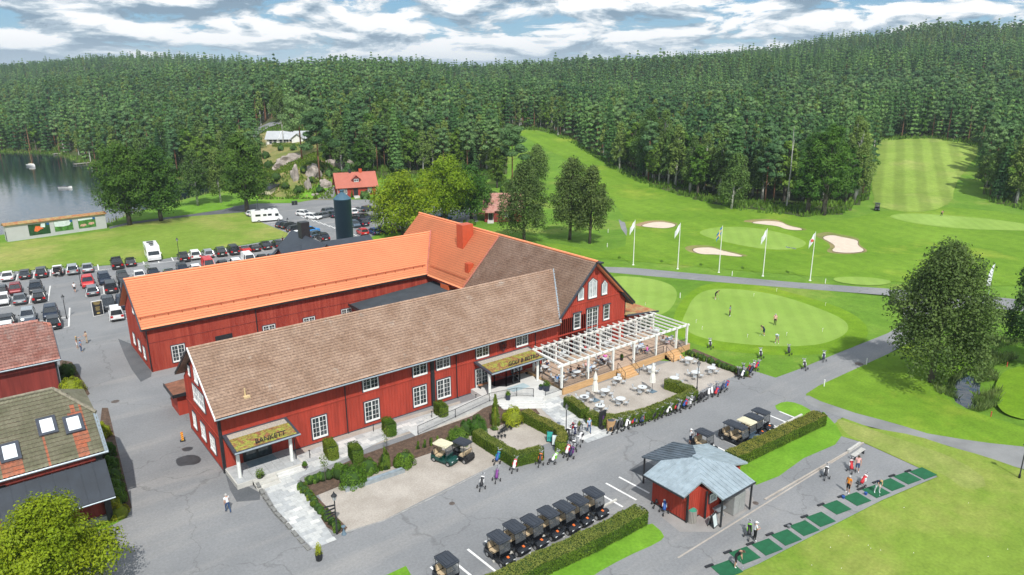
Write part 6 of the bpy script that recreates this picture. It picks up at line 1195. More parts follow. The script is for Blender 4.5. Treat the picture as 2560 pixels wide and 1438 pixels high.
# ---------------------------------------------------------------- car park markings
def line(x0, y0, x1, y1, w=.19, z=.011):
    a, c = Vector((x0, y0)), Vector((x1, y1)); d = (c-a).normalized(); n = Vector((-d.y, d.x))*w/2
    b = MB(); b.add([(*(a-n), z), (*(c-n), z), (*(c+n), z), (*(a+n), z)], [(0, 1, 2, 3)]); return b
def marks(name, L, z=.011):
    b = MB()
    for l_ in L:
        q = line(*l_, z=z); b.add(q.v, q.f)
    ob(name, b.mesh('painted_lines', PAINT), kind='structure')
skew = -2.8/50
R1 = lambda x: 149.2+(x-3.4)*(-5.8/49.3)            # base line of the back row
L_ = [(-25, R1(-25), 22.0, R1(22.0)), (22, R1(22), 53.5, R1(53.5))]
for k in range(32): x = -24.5+k*2.52; L_.append((x, R1(x), x+.6, R1(x)+4.9)) if x < 53.5 else None
marks('painted_lines', L_)
R2 = lambda x: 114.9+(x-7.8)*(-.14)*.6
L_ = []
for (xa, xb, yb) in ((-22, 19.3, 129.6), (30.0, 42.0, 127.5)): pass
def block(xa, xb, ya, depth, n, sx=.7):
    s = (R1(xb)-R1(xa))/(xb-xa)
    f = lambda x, t: (x+sx*t/5, ya+s*(x-xa)+t); L = [(*f(xa, 0), *f(xb, 0)), (*f(xa, depth/2), *f(xb, depth/2))]
    for k in range(n+1): x = xa+(xb-xa)*k/n; L.append((*f(x, 0), *f(x, depth)))
    return L
p1 = G(120, 753); p2 = G(172, 817); q1 = G(216, 742); q2 = G(276, 803)
marks('painted_lines', block(p1.x-25.2, p1.x, p1.y+25.2*.118, 10, 10)+block(p2.x-25.2, p2.x, p2.y+25.2*.118, 10, 10)+block(q1.x, q1.x+27.7, q1.y, 10, 11)+block(q2.x, q2.x+10, q2.y, 5.4, 4))
L_ = []
for k in range(8): a = G(668+k*9.8, 558+k*4.6); L_.append((a.x, a.y, a.x+4.8, a.y+.4))
for k in range(9): a = G(760+k*13, 545+k*4.5); L_.append((a.x, a.y, a.x+.6, a.y+4.6))
for k in range(6): a = G(892+k*25, 590-k*2); L_.append((a.x, a.y, a.x+.5, a.y+4.8))
marks('painted_lines', L_)
L_ = []
for k in range(14): x = 20.8+k*1.62; L_.append((x, 34.9, x-.15, 38.3))
for k in range(9): x = 51.2+k*1.62; L_.append((x, 33.5, x+.1, 36.8))
marks('painted_lines', L_)
b = MB(); c0, c1 = G(1232, 1406), G(1560, 1262); b.box(c0.x, c0.y-.08, 0, c1.x, c0.y+.08, .12, 0, Matrix.Identity(4)); ob('kerb', b.mesh('kerb', CONC), kind='structure')
b = MB(); c0, c1 = G(1830, 1128), G(2010, 1040); b.box(c0.x, c0.y-.1, 0, c1.x, c0.y+.1, .14); ob('kerb', b.mesh('kerb', CONC), kind='structure')
a_, c_ = G(1695, 1395), G(2158, 1108); b = line(a_.x, a_.y, c_.x, c_.y, .14, .014); ob('kerb', b.mesh('kerb', GRAVEL), kind='structure')
a_, c_ = G(1912, 1250), G(2158, 1108); b = MB(); q = line(a_.x, a_.y, c_.x, c_.y, .14, .10); b.slab([q.v[0], q.v[1], q.v[2], q.v[3]], (0, 0, 1), .1); ob('kerb', b.mesh('kerb', GRAVEL), kind='structure')
a_ = [G(*p) for p in ((845, 1337), (960, 1302), (1100, 1236), (1224, 1170), (1290, 1140))]; b = MB()
for i in range(4): q = line(a_[i].x, a_[i].y, a_[i+1].x, a_[i+1].y, .12, .03); b.slab([q.v[0], q.v[1], q.v[2], q.v[3]], (0, 0, 1), .03)
ob('kerb', b.mesh('kerb', KERB), kind='structure')
b = MB(); W1 = [G(*p) for p in ((642, 1212), (660, 1243), (690, 1285), (715, 1310), (745, 1345), (775, 1378))]; wl = root('low_stone_wall', (W1[0].x, W1[0].y, 0), 0, 'low grey granite block wall edging the sloping stone walk', 'wall')
bs = MB(); bs.box(-.40, -.15, 0, .40, .15, .34); sm = bs.mesh('stone_block', mat('dark_granite', (0.20, 0.20, 0.19), 0.9, 0.3, 3.0))
for i in range(len(W1)-1):
    d = W1[i+1]-W1[i]; n = max(1, int(d.length/.82))
    for k in range(n): p = W1[i]+d*((k+.5)/n); o = ob('stone_block', sm, wl, (p.x-W1[0].x, p.y-W1[0].y, -.01-.28*(i+k/n)/5), math.atan2(d.y, d.x))
def mhole(px, py, r=.33):
    g = G(px, py); b = MB(); b.lathe([(r, 0), (r, .006), (r*.8, .006)], 16); ob('manhole_cover', b.mesh('manhole_cover', mat('rusty_iron', (0.10, 0.08, 0.07), 0.7, 0.3)), None, (g.x, g.y, .006), kind='structure')
mhole(288, 1004, .42); mhole(2148, 910, .5); mhole(1130, 1259, .25); mhole(1889, 1258, .25)
# ---------------------------------------------------------------- cars
CARPAINT = mat('car_paint', (0.3, 0.3, 0.3), 0.25, 0.02, spec=.6); CG = mat('car_glass', (0.025, 0.03, 0.035), 0.06, 0.2, spec=.9); TL = mat('tail_light', (0.45, 0.01, 0.01), 0.3, .1); HLm = mat('head_light', (0.75, 0.78, 0.8), 0.15, .05); PLT = mat('number_plate', (0.7, 0.7, 0.68), .5, .05); BUM = mat('black_plastic', (0.025, 0.026, 0.028), .7, .1)
PAINTS = {k: mat('paint_'+k, c, .28, .02, spec=.6, metal=m) for k, c, m in (('white', (.78, .79, .79), 0), ('black', (.012, .013, .016), 0), ('navy', (.016, .028, .055), .2), ('charcoal', (.045, .052, .06), .3), ('silver', (.42, .45, .47), .5), ('grey', (.20, .22, .24), .4), ('red', (.55, .02, .02), 0), ('darkred', (.22, .012, .016), .1), ('blue', (.02, .085, .28), .1), ('brightblue', (.05, .25, .6), .1), ('green', (.02, .035, .028), .2), ('bluegrey', (.10, .15, .20), .3))}
def wheel_parts(x, y, r, w=.2):
    b = MB(); b.tube([(0, -w/2, 0), (0, w/2, 0)], r, 14); t = b.mesh('wheel', TYRE); q = MB(); q.tube([(0, -w/2-.012, 0), (0, w/2+.012, 0)], r*.62, 10); return t, q.mesh('rim', RIM)
_wh = wheel_parts(0, 0, .33)
def car_kind(Lc, Wc, H, hood, cab0, cab1, slope_r, slope_f, zb=.86, boxy=0, open_hatch=False, bed=False, conv=False, glassrear=True):
    "x forward; cab0..cab1 = cabin base from rear to windscreen foot"
    h = Wc/2; b = MB(); xr = -Lc/2; xf = Lc/2; sec = [(xr, .42, zb*.86, .86), (xr+.12, .24, zb+.02, .95), (xr+.9, .2, zb+.04, 1.0), (cab1-.2, .2, zb+.02, 1.0), (cab1+.25, .2, zb, .995), (xf-.55, .2, hood, .97), (xf-.12, .24, hood-.10, .90), (xf, .38, hood-.26, .78)]
    if boxy: sec[0] = (xr, .36, zb+.02, .94)
    vs = []
    for (x, z0, z1, k) in sec: w_ = h*k; vs += [(x, -w_*.94, z0), (x, -w_, z0+.18), (x, -w_, z1-.16), (x, -w_*.88, z1), (x, w_*.88, z1), (x, w_, z1-.16), (x, w_, z0+.18), (x, w_*.94, z0)]
    n = len(sec); b.add(vs, [(8*i+k, 8*i+(k+1) % 8, 8*(i+1)+(k+1) % 8, 8*(i+1)+k) for i in range(n-1) for k in range(8)]+[tuple(range(8)), tuple(8*(n-1)+7-k for k in range(8))])
    for s in (-1, 1):
        for x in (-Lc*.295, Lc*.305): pass
    K = [('body', b.mesh('body', CARPAINT, False), None, (0, 0, 0))]
    bw, tw = h*.90, h*.72; r0, r1 = cab0+slope_r, cab1-slope_f; zt = H
    g = MB(); g.add([(cab0, -bw, zb), (cab1, -bw, zb), (cab1, bw, zb), (cab0, bw, zb), (r0, -tw, zt-.06), (r1, -tw, zt-.06), (r1, tw, zt-.06), (r0, tw, zt-.06)], [(0, 1, 5, 4), (1, 2, 6, 5), (2, 3, 7, 6), (3, 0, 4, 7), (4, 5, 6, 7)]); K.append(('windows', g.mesh('windows', CG), None, (0, 0, 0)))
    r = MB()
    if not conv:
        r.slab([(r0-.04, -tw-.02, zt-.02), (r1+.04, -tw-.02, zt-.02), (r1+.04, tw+.02, zt-.02), (r0-.04, tw+.02, zt-.02)], (0, 0, 1), .06); r.slab([(r0+.1, -tw*.9, zt), (r1-.15, -tw*.9, zt), (r1-.15, tw*.9, zt), (r0+.1, tw*.9, zt)], (0, 0, 1), .03)
        for s in (-1, 1):
            for (xa, xb) in ((cab0, r0), (cab1, r1), ((cab0+cab1)/2-.1, (r0+r1)/2-.1)): r.tube([(xa, s*bw*1.005, zb), (xb, s*tw*1.01, zt-.05)], .045, 4)
            if boxy > 1: r.slab([(cab0+.05, s*(bw+.012), zb), (cab0+(cab1-cab0)*.62, s*(bw+.012), zb), (cab0+(cab1-cab0)*.62, s*(tw+.012), zt-.05), (r0+.05, s*(tw+.012), zt-.05)][::s], (0, s, .2), .03)
        if boxy > 1 and not glassrear: r.slab([(cab0-.02, -bw, zb), (r0-.02, -tw, zt-.05), (r0-.02, tw, zt-.05), (cab0-.02, bw, zb)], (-1, 0, .1), .03)
    else: r.slab([(cab0-.3, -h*.7, zb+.02), (cab0+.55, -h*.7, zb+.05), (cab0+.55, h*.7, zb+.05), (cab0-.3, h*.7, zb+.02)], (0, 0, 1), .12)
    K.append(('roof' if not conv else 'folded_top', r.mesh('roof', CARPAINT if not conv else mat('beige_cloth', (.35, .27, .2), .9)), None, (0, 0, 0)))
    for s in (-1, 1):
        for x in (-Lc*.30, Lc*.31):
            K.append(('wheel', _wh[0], None, (x, s*(h-.10), .33))); K.append(('rim', _wh[1], len(K)-1, (0, 0, 0)))
    for s in (-1, 1):
        q = MB(); q.box(-.04, -.17, -.10, .03, .17, .08 if not boxy else .22); K.append(('tail_light', q.mesh('tail_light', TL), None, (xr+.015, s*h*.74, zb*.86-.1)))
        q = MB(); q.box(-.16, -.20, -.07, .05, .20, .05); K.append(('headlight', q.mesh('headlight', HLm), None, (xf-.14, s*h*.62, hood-.22)))
        q = MB(); q.box(-.07, -.10, -.05, .06, .09, .07); K.append(('wing_mirror', q.mesh('wing_mirror', BUM), None, (cab1-.35, s*(h+.04), zb+.08)))
    q = MB(); q.box(-.02, -.26, -.06, .01, .26, .06); K.append(('number_plate', q.mesh('number_plate', PLT), None, (xr-.01, 0, .62)))
    q = MB(); q.box(xr-.03, -h*.86, .25, xr+.2, h*.86, .44); q.box(xf-.22, -h*.78, .25, xf+.02, h*.78, .42); K.append(('bumper', q.mesh('bumper', BUM), None, (0, 0, 0)))
    if open_hatch:
        q = MB(); q.slab([(r0-.02, -tw, zt+.02), (r0-.85, -tw*1.05, zt+.42), (r0-.85, tw*1.05, zt+.42), (r0-.02, tw, zt+.02)], (.4, 0, 1), .05); K.append(('tailgate', q.mesh('tailgate', CARPAINT), None, (0, 0, 0)))
        q = MB(); q.box(xr-.02, -h*.7, zb*.62, xr+.3, h*.7, zt-.2); K.append(('boot_opening', q.mesh('boot_opening', BUM), None, (0, 0, 0)))
    if bed: q = MB(); q.box(xr+.1, -h*.82, zb-.02, cab0-.1, h*.82, zb+.07); K.append(('load_cover', q.mesh('load_cover', BUM), None, (0, 0, 0)))
    return K
CK = {'hatch': car_kind(4.2, 1.8, 1.48, .88, -2.0, 1.05, .45, .85), 'sedan': car_kind(4.75, 1.85, 1.44, .86, -1.75, 1.05, .85, .85), 'estate': car_kind(4.8, 1.85, 1.50, .90, -2.3, 1.05, .40, .80), 'suv': car_kind(4.65, 1.92, 1.68, 1.02, -2.2, 1.05, .42, .72, zb=1.0, boxy=1),
      'van': car_kind(4.5, 1.85, 1.86, 1.02, -2.2, 1.45, .08, .75, zb=1.02, boxy=2), 'bigvan': car_kind(5.3, 2.0, 2.15, 1.15, -2.6, 1.85, .06, .8, zb=1.1, boxy=2, glassrear=False), 'pickup': car_kind(5.4, 2.0, 1.88, 1.12, -.9, 1.35, .25, .7, zb=1.1, boxy=1, bed=True),
      'conv': car_kind(4.2, 1.8, 1.18, .84, -.9, .85, .6, .55, zb=.84, conv=True), 'open': car_kind(4.4, 1.85, 1.5, .9, -2.05, 1.05, .42, .8, open_hatch=True)}
def car(zx, zy, kind, colour, hd, label, org=(0, 560, 3.5525), zc_=.75, name='parked_car', group='cars on the main car park'):
    g = G(org[0]+zx/org[2], org[1]+zy/org[2], zc_); rz = {'r': R(84), 'f': R(-96), 'x': R(5), '-x': R(185)}.get(hd, hd if not isinstance(hd, str) else 0)
    return place(CK[kind], name, (g.x, g.y, max(0, float(hgt(g.x, g.y)))), rz+R(rnd.uniform(-1.5, 1.5)), label, {'van': 'van', 'bigvan': 'van', 'pickup': 'pickup truck'}.get(kind, 'car'), group, 1.0, {'car_paint': PAINTS[colour]})
for a in ((70, 455, 'sedan', 'white', 'r', 'white saloon with black glass roof, leftmost of the back row by the lawn'), (222, 440, 'hatch', 'black', 'r', 'black hatchback second from the left in the back row by the lawn'), (366, 422, 'suv', 'charcoal', 'r', 'dark grey suv left of the white car with its tailgate up'), (512, 405, 'open', 'white', 'r', 'white car with its tailgate standing open'),
          (642, 395, 'suv', 'silver', 'r', 'silver suv right of the car with the open tailgate'), (775, 383, 'sedan', 'silver', 'r', 'pale silver saloon beside the empty bay in the back row'), (1035, 340, 'pickup', 'black', 'r', 'big black pickup truck at the lawn edge'), (1157, 332, 'hatch', 'black', 'r', 'black hatchback between the pickup truck and the white motorhome'),
          (1627, 287, 'suv', 'black', 'r', 'black suv under the street lamp in the back row'), (1728, 267, 'suv', 'white', 'r', 'white suv second right of the street lamp'), (1843, 256, 'estate', 'silver', 'r', 'champagne silver estate in the back row'), (1957, 240, 'suv', 'green', 'r', 'dark green suv left of the charcoal van'), (2068, 222, 'van', 'charcoal', 'r', 'charcoal van left of the red convertible'),
          (2175, 216, 'conv', 'red', 'r', 'bright red convertible with its roof up in the back row'), (2262, 203, 'conv', 'black', 'r', 'black convertible with beige folded top'), (2355, 184, 'sedan', 'black', 'r', 'black saloon second from the right end of the back row'), (2462, 172, 'hatch', 'black', 'r', 'black car at the right end of the back row beside the motorcycle'),
          (8, 600, 'hatch', 'charcoal', 'f', 'dark car cut by the left photo edge behind the white hatchback'), (135, 572, 'hatch', 'darkred', 'f', 'dark red car facing the camera in the left block'), (316, 560, 'suv', 'black', 'f', 'black suv nose to nose behind another black suv in the left block'), (25, 665, 'hatch', 'white', 'f', 'white hatchback at the left photo edge in the middle block'), (175, 655, 'sedan', 'grey', 'r', 'grey saloon in front of the dark red car'), (345, 632, 'suv', 'black', 'r', 'black suv with red tail lights at the right end of the left block'),
          (778, 508, 'suv', 'red', 'f', 'bright red suv facing the camera beside the lamp post'), (815, 580, 'estate', 'grey', 'r', 'grey estate in front of the bright red suv'), (925, 480, 'suv', 'navy', 'f', 'navy suv with a white board on its bonnet'), (978, 548, 'van', 'charcoal', 'r', 'charcoal van in front of the navy suv'), (1090, 468, 'estate', 'charcoal', 'f', 'dark estate left of the white saloon behind the barn roof'), (1110, 540, 'suv', 'black', 'r', 'black car partly hidden by the barn gable'),
          (1235, 452, 'sedan', 'white', 'f', 'white saloon just behind the left end of the orange ridge'), (1363, 432, 'sedan', 'black', 'f', 'black saloon behind the orange ridge beside the small tree'), (1500, 420, 'conv', 'silver', 'f', 'silver convertible behind the orange ridge'), (1620, 398, 'suv', 'charcoal', 'f', 'charcoal suv between the silver convertible and a white car'), (1733, 390, 'hatch', 'white', 'r', 'white hatchback left of the red van'), (1850, 358, 'bigvan', 'red', 'f', 'large red delivery van behind the orange ridge'),
          (1975, 354, 'hatch', 'black', 'r', 'black hatchback right of the red van'), (2090, 340, 'suv', 'white', 'r', 'white suv with black roof rails beside the white van'), (2208, 312, 'bigvan', 'white', 'f', 'large white delivery van behind the orange ridge'), (2325, 304, 'hatch', 'black', 'r', 'black small car right of the white delivery van'), (2420, 292, 'sedan', 'bluegrey', 'r', 'blue grey saloon at the right end of the row by the dark roof'),
          (62, 850, 'suv', 'black', 'r', 'black car with red lights at the left edge above the tiled roof'), (60, 905, 'hatch', 'white', 'r', 'white car roof just above the red tiled roof'), (245, 808, 'suv', 'silver', 'f', 'silver grey suv facing the camera in the nearest block'), (275, 885, 'estate', 'navy', 'r', 'navy car half hidden by the red tiled roof'), (447, 780, 'suv', 'navy', 'f', 'dark blue suv facing the camera in the nearest block'), (474, 860, 'suv', 'black', 'r', 'black estate nearest the camera at the corner of the nearest block'),
          (958, 702, 'suv', 'charcoal', 'f', 'charcoal suv behind the black notice board'), (1028, 780, 'van', 'white', 'r', 'small white van near the corner of the barn'), (1090, 690, 'suv', 'navy', 'f', 'dark car hidden behind the barn gable')):
    k = a[2]; car(*a, zc_={'suv': .8, 'van': .92, 'bigvan': 1.05, 'pickup': .9}.get(k, .7))
Z2 = (600, 380, 5.118)
for a in ((205, 775, 'estate', 'white', R(10), 'white estate half hidden behind the side of the white motorhome'), (570, 920, 'hatch', 'navy', R(12), 'dark blue hatchback nearest the motorhome by the lawn corner'), (650, 932, 'estate', 'black', R(12), 'black estate second from the motorhome by the lawn corner'), (728, 970, 'estate', 'black', R(12), 'black estate just left of the black chimney'), (890, 1000, 'suv', 'brightblue', R(12), 'bright blue car beside the black chimney'),
          (740, 1045, 'hatch', 'white', R(12), 'white car partly behind the black chimney'), (720, 1112, 'sedan', 'white', R(12), 'white car at the left foot of the dark roof'), (985, 1045, 'hatch', 'bluegrey', R(12), 'blue grey hatchback behind the dark roof'), (1060, 1085, 'suv', 'black', 'r', 'black car rear on right of the dark roof peak'),
          (820, 778, 'hatch', 'white', R(-60), 'white car leftmost in the middle of the far lot'), (940, 820, 'hatch', 'white', R(-60), 'white car second from the left in the middle of the far lot'), (1070, 803, 'estate', 'grey', R(15), 'grey green estate left of the silo'), (1152, 742, 'estate', 'grey', R(15), 'grey estate farthest back left of the silo'), (1182, 792, 'estate', 'navy', 'r', 'navy estate with red lights touching the silo edge'),
          (1440, 755, 'hatch', 'white', 'r', 'white car peeping out right of the silo'), (1490, 732, 'estate', 'silver', R(12), 'silver estate right of the silo top row'), (1465, 852, 'hatch', 'black', R(12), 'black car right of the silo in the second row'), (1468, 915, 'hatch', 'bluegrey', 'f', 'silver blue hatchback touching the right side of the silo'), (1568, 898, 'suv', 'navy', 'r', 'navy suv with red lights right of the silo'), (1592, 830, 'suv', 'black', R(12), 'black suv at the crown edge of the yellow maple'),
          (1565, 1012, 'hatch', 'red', 'r', 'bright red hatchback leftmost of four by the grass island'), (1715, 1005, 'hatch', 'blue', 'r', 'blue hatchback second of four by the grass island'), (1842, 992, 'hatch', 'black', 'f', 'black hatchback third of four by the grass island'), (1977, 972, 'hatch', 'darkred', 'f', 'dark red car rightmost of four by the grass island'), (1690, 850, 'sedan', 'navy', R(12), 'navy car in the shade under the yellow maple'), (1640, 720, 'hatch', 'charcoal', R(12), 'dark car behind the crown of the yellow maple'), (2600, 845, 'suv', 'brightblue', R(12), 'bright blue car seen over the orange ridge by the tree trunk')):
    car(*a, org=Z2, group='cars on the far car park')
# motorhomes
def motorhome(g, rz, label, Lm=6.8):
    Wm = 2.3; b = MB(); prof = [(-Lm/2, .35), (Lm/2-.1, .35), (Lm/2, .9), (Lm/2-.25, 1.25), (Lm/2-.75, 1.95), (Lm/2-.95, 2.75), (Lm/2-1.3, 2.9), (-Lm/2+.1, 2.9), (-Lm/2, 2.7)]
    vs = [(x, s*Wm/2, z) for s in (-1, 1) for x, z in prof]; n = len(prof); b.add(vs, [tuple(range(n)), tuple(range(2*n-1, n-1, -1))]+[(i, i+n, (i+1) % n+n, (i+1) % n) for i in range(n)])
    r_ = root('motorhome', g, rz, label, 'motorhome', 'motorhomes'); part('body', b, PAINTS['white'], r_)
    b = MB(); b.slab([(Lm/2-.26, -1.0, 1.28), (Lm/2-.26, 1.0, 1.28), (Lm/2-.72, .95, 1.95), (Lm/2-.72, -.95, 1.95)], (.8, 0, .6), -.02); part('windscreen', b, CG, r_)
    for s in (-1, 1):
        for (x0, x1, z0, z1) in ((Lm/2-1.7, Lm/2-.9, 1.3, 1.95), (.2, 1.1, 1.5, 2.0), (-.9, -.1, 1.5, 2.0), (-2.7, -1.5, 1.5, 2.0)): b = MB(); b.box(x0, s*1.14, z0, x1, s*1.165, z1); part('side_window', b, CG, r_)
        for x in (-Lm/2+1.6, Lm/2-1.0): w_ = ob('wheel', _wh[0], r_, (x, s*1.05, .33)); ob('rim', _wh[1], w_)
        b = MB(); b.box(Lm/2-.05, s*.85-.2, .75, Lm/2+.02, s*.85+.2, .95); part('headlight', b, HLm, r_); b = MB(); b.box(Lm/2-.9, s*1.15-.05, 1.3, Lm/2-.75, s*1.35+.02, 1.6); part('wing_mirror', b, PAINTS['white'], r_)
    b = MB(); b.box(-.4, -.4, 2.9, .4, .4, 3.02); b.box(1.1, -.3, 2.9, 1.7, .3, 3.0); part('roof_hatch', b, CG, r_)
    b = MB(); b.box(-2.6, -.6, 2.9, -1.3, .6, 2.96); part('solar_panel', b, BLACK, r_); return r_
p = G(389, 648, .3); motorhome((p.x, p.y+2.2, 0), R(-96), 'white motorhome facing the camera in the back row', 6.6)
p = G(668, 553); motorhome((p.x, p.y, 0), R(-14), 'white motorhome parked side on at the lawn corner under the tall oak', 7.2)
# ---------------------------------------------------------------- golf carts (x forward)
CB = mat('cart_body', (0.012, 0.014, 0.018), .22, .02, spec=.6); CR = mat('cart_roof', (0.035, 0.042, 0.055), .5, .1); SEAT = mat('beige_vinyl', (0.50, 0.39, 0.25), .6, .08); CLEAR = mat('clear_screen', (0.12, 0.13, 0.14), .05, .1, alpha=.45); ORG = mat('orange_badge', (0.75, 0.16, 0.03), .4, .1)
_cw = wheel_parts(0, 0, .23, .16)
def cart_kind(seats=1, badge=True, rear_open=True, Lx=0.0):
    K = []; b = MB()
    sec = [(.55+Lx, .25, .62, .50), (.85+Lx, .22, .72, .56), (1.10+Lx, .22, .66, .54), (1.25+Lx, .28, .50, .46)]; vs = []
    for (x, z0, z1, w) in sec: vs += [(x, -w, z0), (x, -w, z1-.12), (x, -w*.7, z1), (x, w*.7, z1), (x, w, z1-.12), (x, w, z0)]
    b.add(vs, [(6*i+k, 6*i+(k+1) % 6, 6*(i+1)+(k+1) % 6, 6*(i+1)+k) for i in range(3) for k in range(6)]+[tuple(range(6)), tuple(18+5-k for k in range(6))])
    b.box(-1.15-Lx*.2, -.55, .22, .6+Lx, .55, .36); b.box(-1.15-Lx*.2, -.58, .30, -.15, .58, .62); b.slab([(.50+Lx, -.5, .6), (.62+Lx, -.5, .98), (.62+Lx, .5, .98), (.50+Lx, .5, .6)], (-1, 0, .2), .05)
    for s in (-1, 1):
        b.slab([(.62+Lx, s*.60, .50), (1.12+Lx, s*.60, .50), (1.0+Lx, s*.60, .64), (.72+Lx, s*.60, .64)][::s], (0, s, 0), .14)
    K.append(('body', b.mesh('body', CB), None, (0, 0, 0)))
    for k in range(seats):
        x = -.42+k*.85*1.0 if seats > 1 else -.38
        q = MB(); q.box(x-.27, -.52, .62, x+.22, -.02, .76); q.box(x-.27, .02, .62, x+.22, .52, .76); K.append(('seat', q.mesh('seat', SEAT), None, (0, 0, 0)))
        for s in (-1, 1): q = MB(); q.slab([(x-.30, s*.28-.24, .80), (x-.42, s*.28-.22, 1.22), (x-.42, s*.28+.22, 1.22), (x-.30, s*.28+.24, .80)], (1, 0, .3), .09); K.append(('backrest', q.mesh('backrest', SEAT), None, (0, 0, 0)))
    q = MB(); x0, x1 = -.88, .62+Lx*.8; q.slab([(x0, -.56, 1.86), (x0+.1, -.60, 1.88), (x1-.1, -.60, 1.88), (x1, -.54, 1.84), (x1, .54, 1.84), (x1-.1, .60, 1.88), (x0+.1, .60, 1.88), (x0, .56, 1.86)], (0, 0, 1), .07); q.slab([(x0+.12, -.48, 1.90), (x1-.12, -.48, 1.90), (x1-.12, .48, 1.90), (x0+.12, .48, 1.90)], (0, 0, 1), .03)
    for y in (-.3, 0, .3): q.box(x0+.2, y-.015, 1.9, x1-.2, y+.015, 1.92)
    q.tube([(x0-.08, -.5, 1.82), (x0-.08, .5, 1.82)], .035, 5); K.append(('roof', q.mesh('roof', CR), None, (0, 0, 0)))
    for s in (-1, 1):
        for pts_ in ([(-.72, s*.5, .55), (-.78, s*.52, 1.86)], [(.62+Lx, s*.5, .9), (.50+Lx*.8, s*.52, 1.86)]): q = MB(); q.tube(pts_, .022, 4); K.append(('roof_post', q.mesh('roof_post', BLACK), None, (0, 0, 0)))
        q = MB(); q.tube([(-.3, s*.56, .80), (.12, s*.56, .80), (.15, s*.56, .62)], .02, 4); K.append(('arm_rail', q.mesh('arm_rail', BLACK), None, (0, 0, 0)))
        for x in (-.82, .82+Lx): K.append(('wheel', _cw[0], None, (x, s*.50, .23))); K.append(('rim', _cw[1], len(K)-1, (0, 0, 0)))
        q = MB(); q.box(0, -.09, -.04, .04, .09, .04); K.append(('headlight', q.mesh('headlight', HLm), None, (1.2+Lx, s*.34, .50)))
    q = MB(); q.slab([(.63+Lx, -.48, .96), (.63+Lx, .48, .96), (.52+Lx*.85, .50, 1.82), (.52+Lx*.85, -.50, 1.82)], (1, 0, .1), .01); K.append(('windscreen', q.mesh('windscreen', CLEAR), None, (0, 0, 0)))
    q = MB(); q.lathe([(.17, 0), (.19, .015), (.17, .03)], 10, M=Matrix.Translation((.30+Lx, .25, .98)) @ Matrix.Rotation(-1.0, 4, 'Y')); q.tube([(.5+Lx, .25, .8), (.3+Lx, .25, .98)], .02, 4); K.append(('steering_wheel', q.mesh('steering_wheel', BLACK), None, (0, 0, 0)))
    q = MB(); q.box(-1.22-Lx*.2, -.45, .45, -.95-Lx*.2, .45, .85); q.tube([(-1.0, -.45, .85), (-.85, -.5, 1.3), (-.85, .5, 1.3), (-1.0, .45, .85)], .02, 4); K.append(('bag_well', q.mesh('bag_well', BUM), None, (0, 0, 0)))
    if badge: q = MB(); q.slab([(.84+Lx, -.10, .745), (1.04+Lx, -.08, .705), (1.04+Lx, .08, .705), (.84+Lx, .10, .745)], (.2, 0, 1), .01); K.append(('badge', q.mesh('badge', ORG), None, (0, 0, 0)))
    return K
C1 = cart_kind(); C2 = cart_kind(2, True, True, .75); C3 = cart_kind(1, False)
posn = ('nearest the camera of the row', 'second of the row', 'third of the row', 'fourth of the row', 'fifth of the row', 'sixth of the row', 'last of the row, towards the kiosk')
for k, (px, py) in enumerate(((1247, 1341), (1286, 1315), (1330, 1300), (1371, 1279), (1411, 1265), (1445, 1248), (1484, 1230))):
    g = G(px, py, 1.88); place(C1, 'golf_cart', (g.x, g.y-.13, 0), R(-88+rnd.uniform(-2, 2)), 'black golf cart with beige seats and dark roof, '+posn[k], 'golf cart', 'golf carts parked along the foreground hedge')
g = G(1117, 1397, 1.88); place(C1, 'golf_cart', (g.x, g.y-.13, 0), R(-88), 'black golf cart standing apart at the bottom edge of the photo', 'golf cart', 'golf carts parked along the foreground hedge')
for (px, py, K_, m_, lb) in ((1833, 1090, C2, {}, 'long black golf cart with two seat rows, nearest the kiosk'), (1868, 1083, C3, {'cart_body': PAINTS['bluegrey'], 'cart_roof': mat('cream_roof', (.62, .58, .42), .5, .05)}, 'teal golf cart with cream roof among the dark ones'), (1885, 1072, C1, {}, 'black golf cart behind the cream roofed one'), (1903, 1058, C1, {}, 'black golf cart farthest from the kiosk, beside the empty bays'), (1762, 1112, C1, {}, 'golf cart half hidden behind the kiosk roof')):
    g = G(px, py, .6); place(K_, 'golf_cart', (g.x, g.y, 0), R(-90), lb, 'golf cart', 'golf carts parked behind the kiosk', 1, m_)
DGB = mat('cart_green', (.012, .06, .05), .25, .05)
g = G(1111, 1140, .6); place(C3, 'golf_cart', (g.x, g.y, 0), R(-72), 'green golf cart with cream roof on the gravel', 'golf cart', None, 1, {'cart_body': DGB, 'cart_roof': mat('cream_roof')})
g = G(1153, 1133, .6); place(C3, 'golf_cart', (g.x, g.y, 0), R(105), 'black golf cart seen from behind on the gravel', 'golf cart')
g = GP(2192, 526); place(C3, 'golf_cart', (g.x, g.y, g.z), R(-150), 'dark golf cart driving on the mown apron before the striped fairway', 'golf cart')
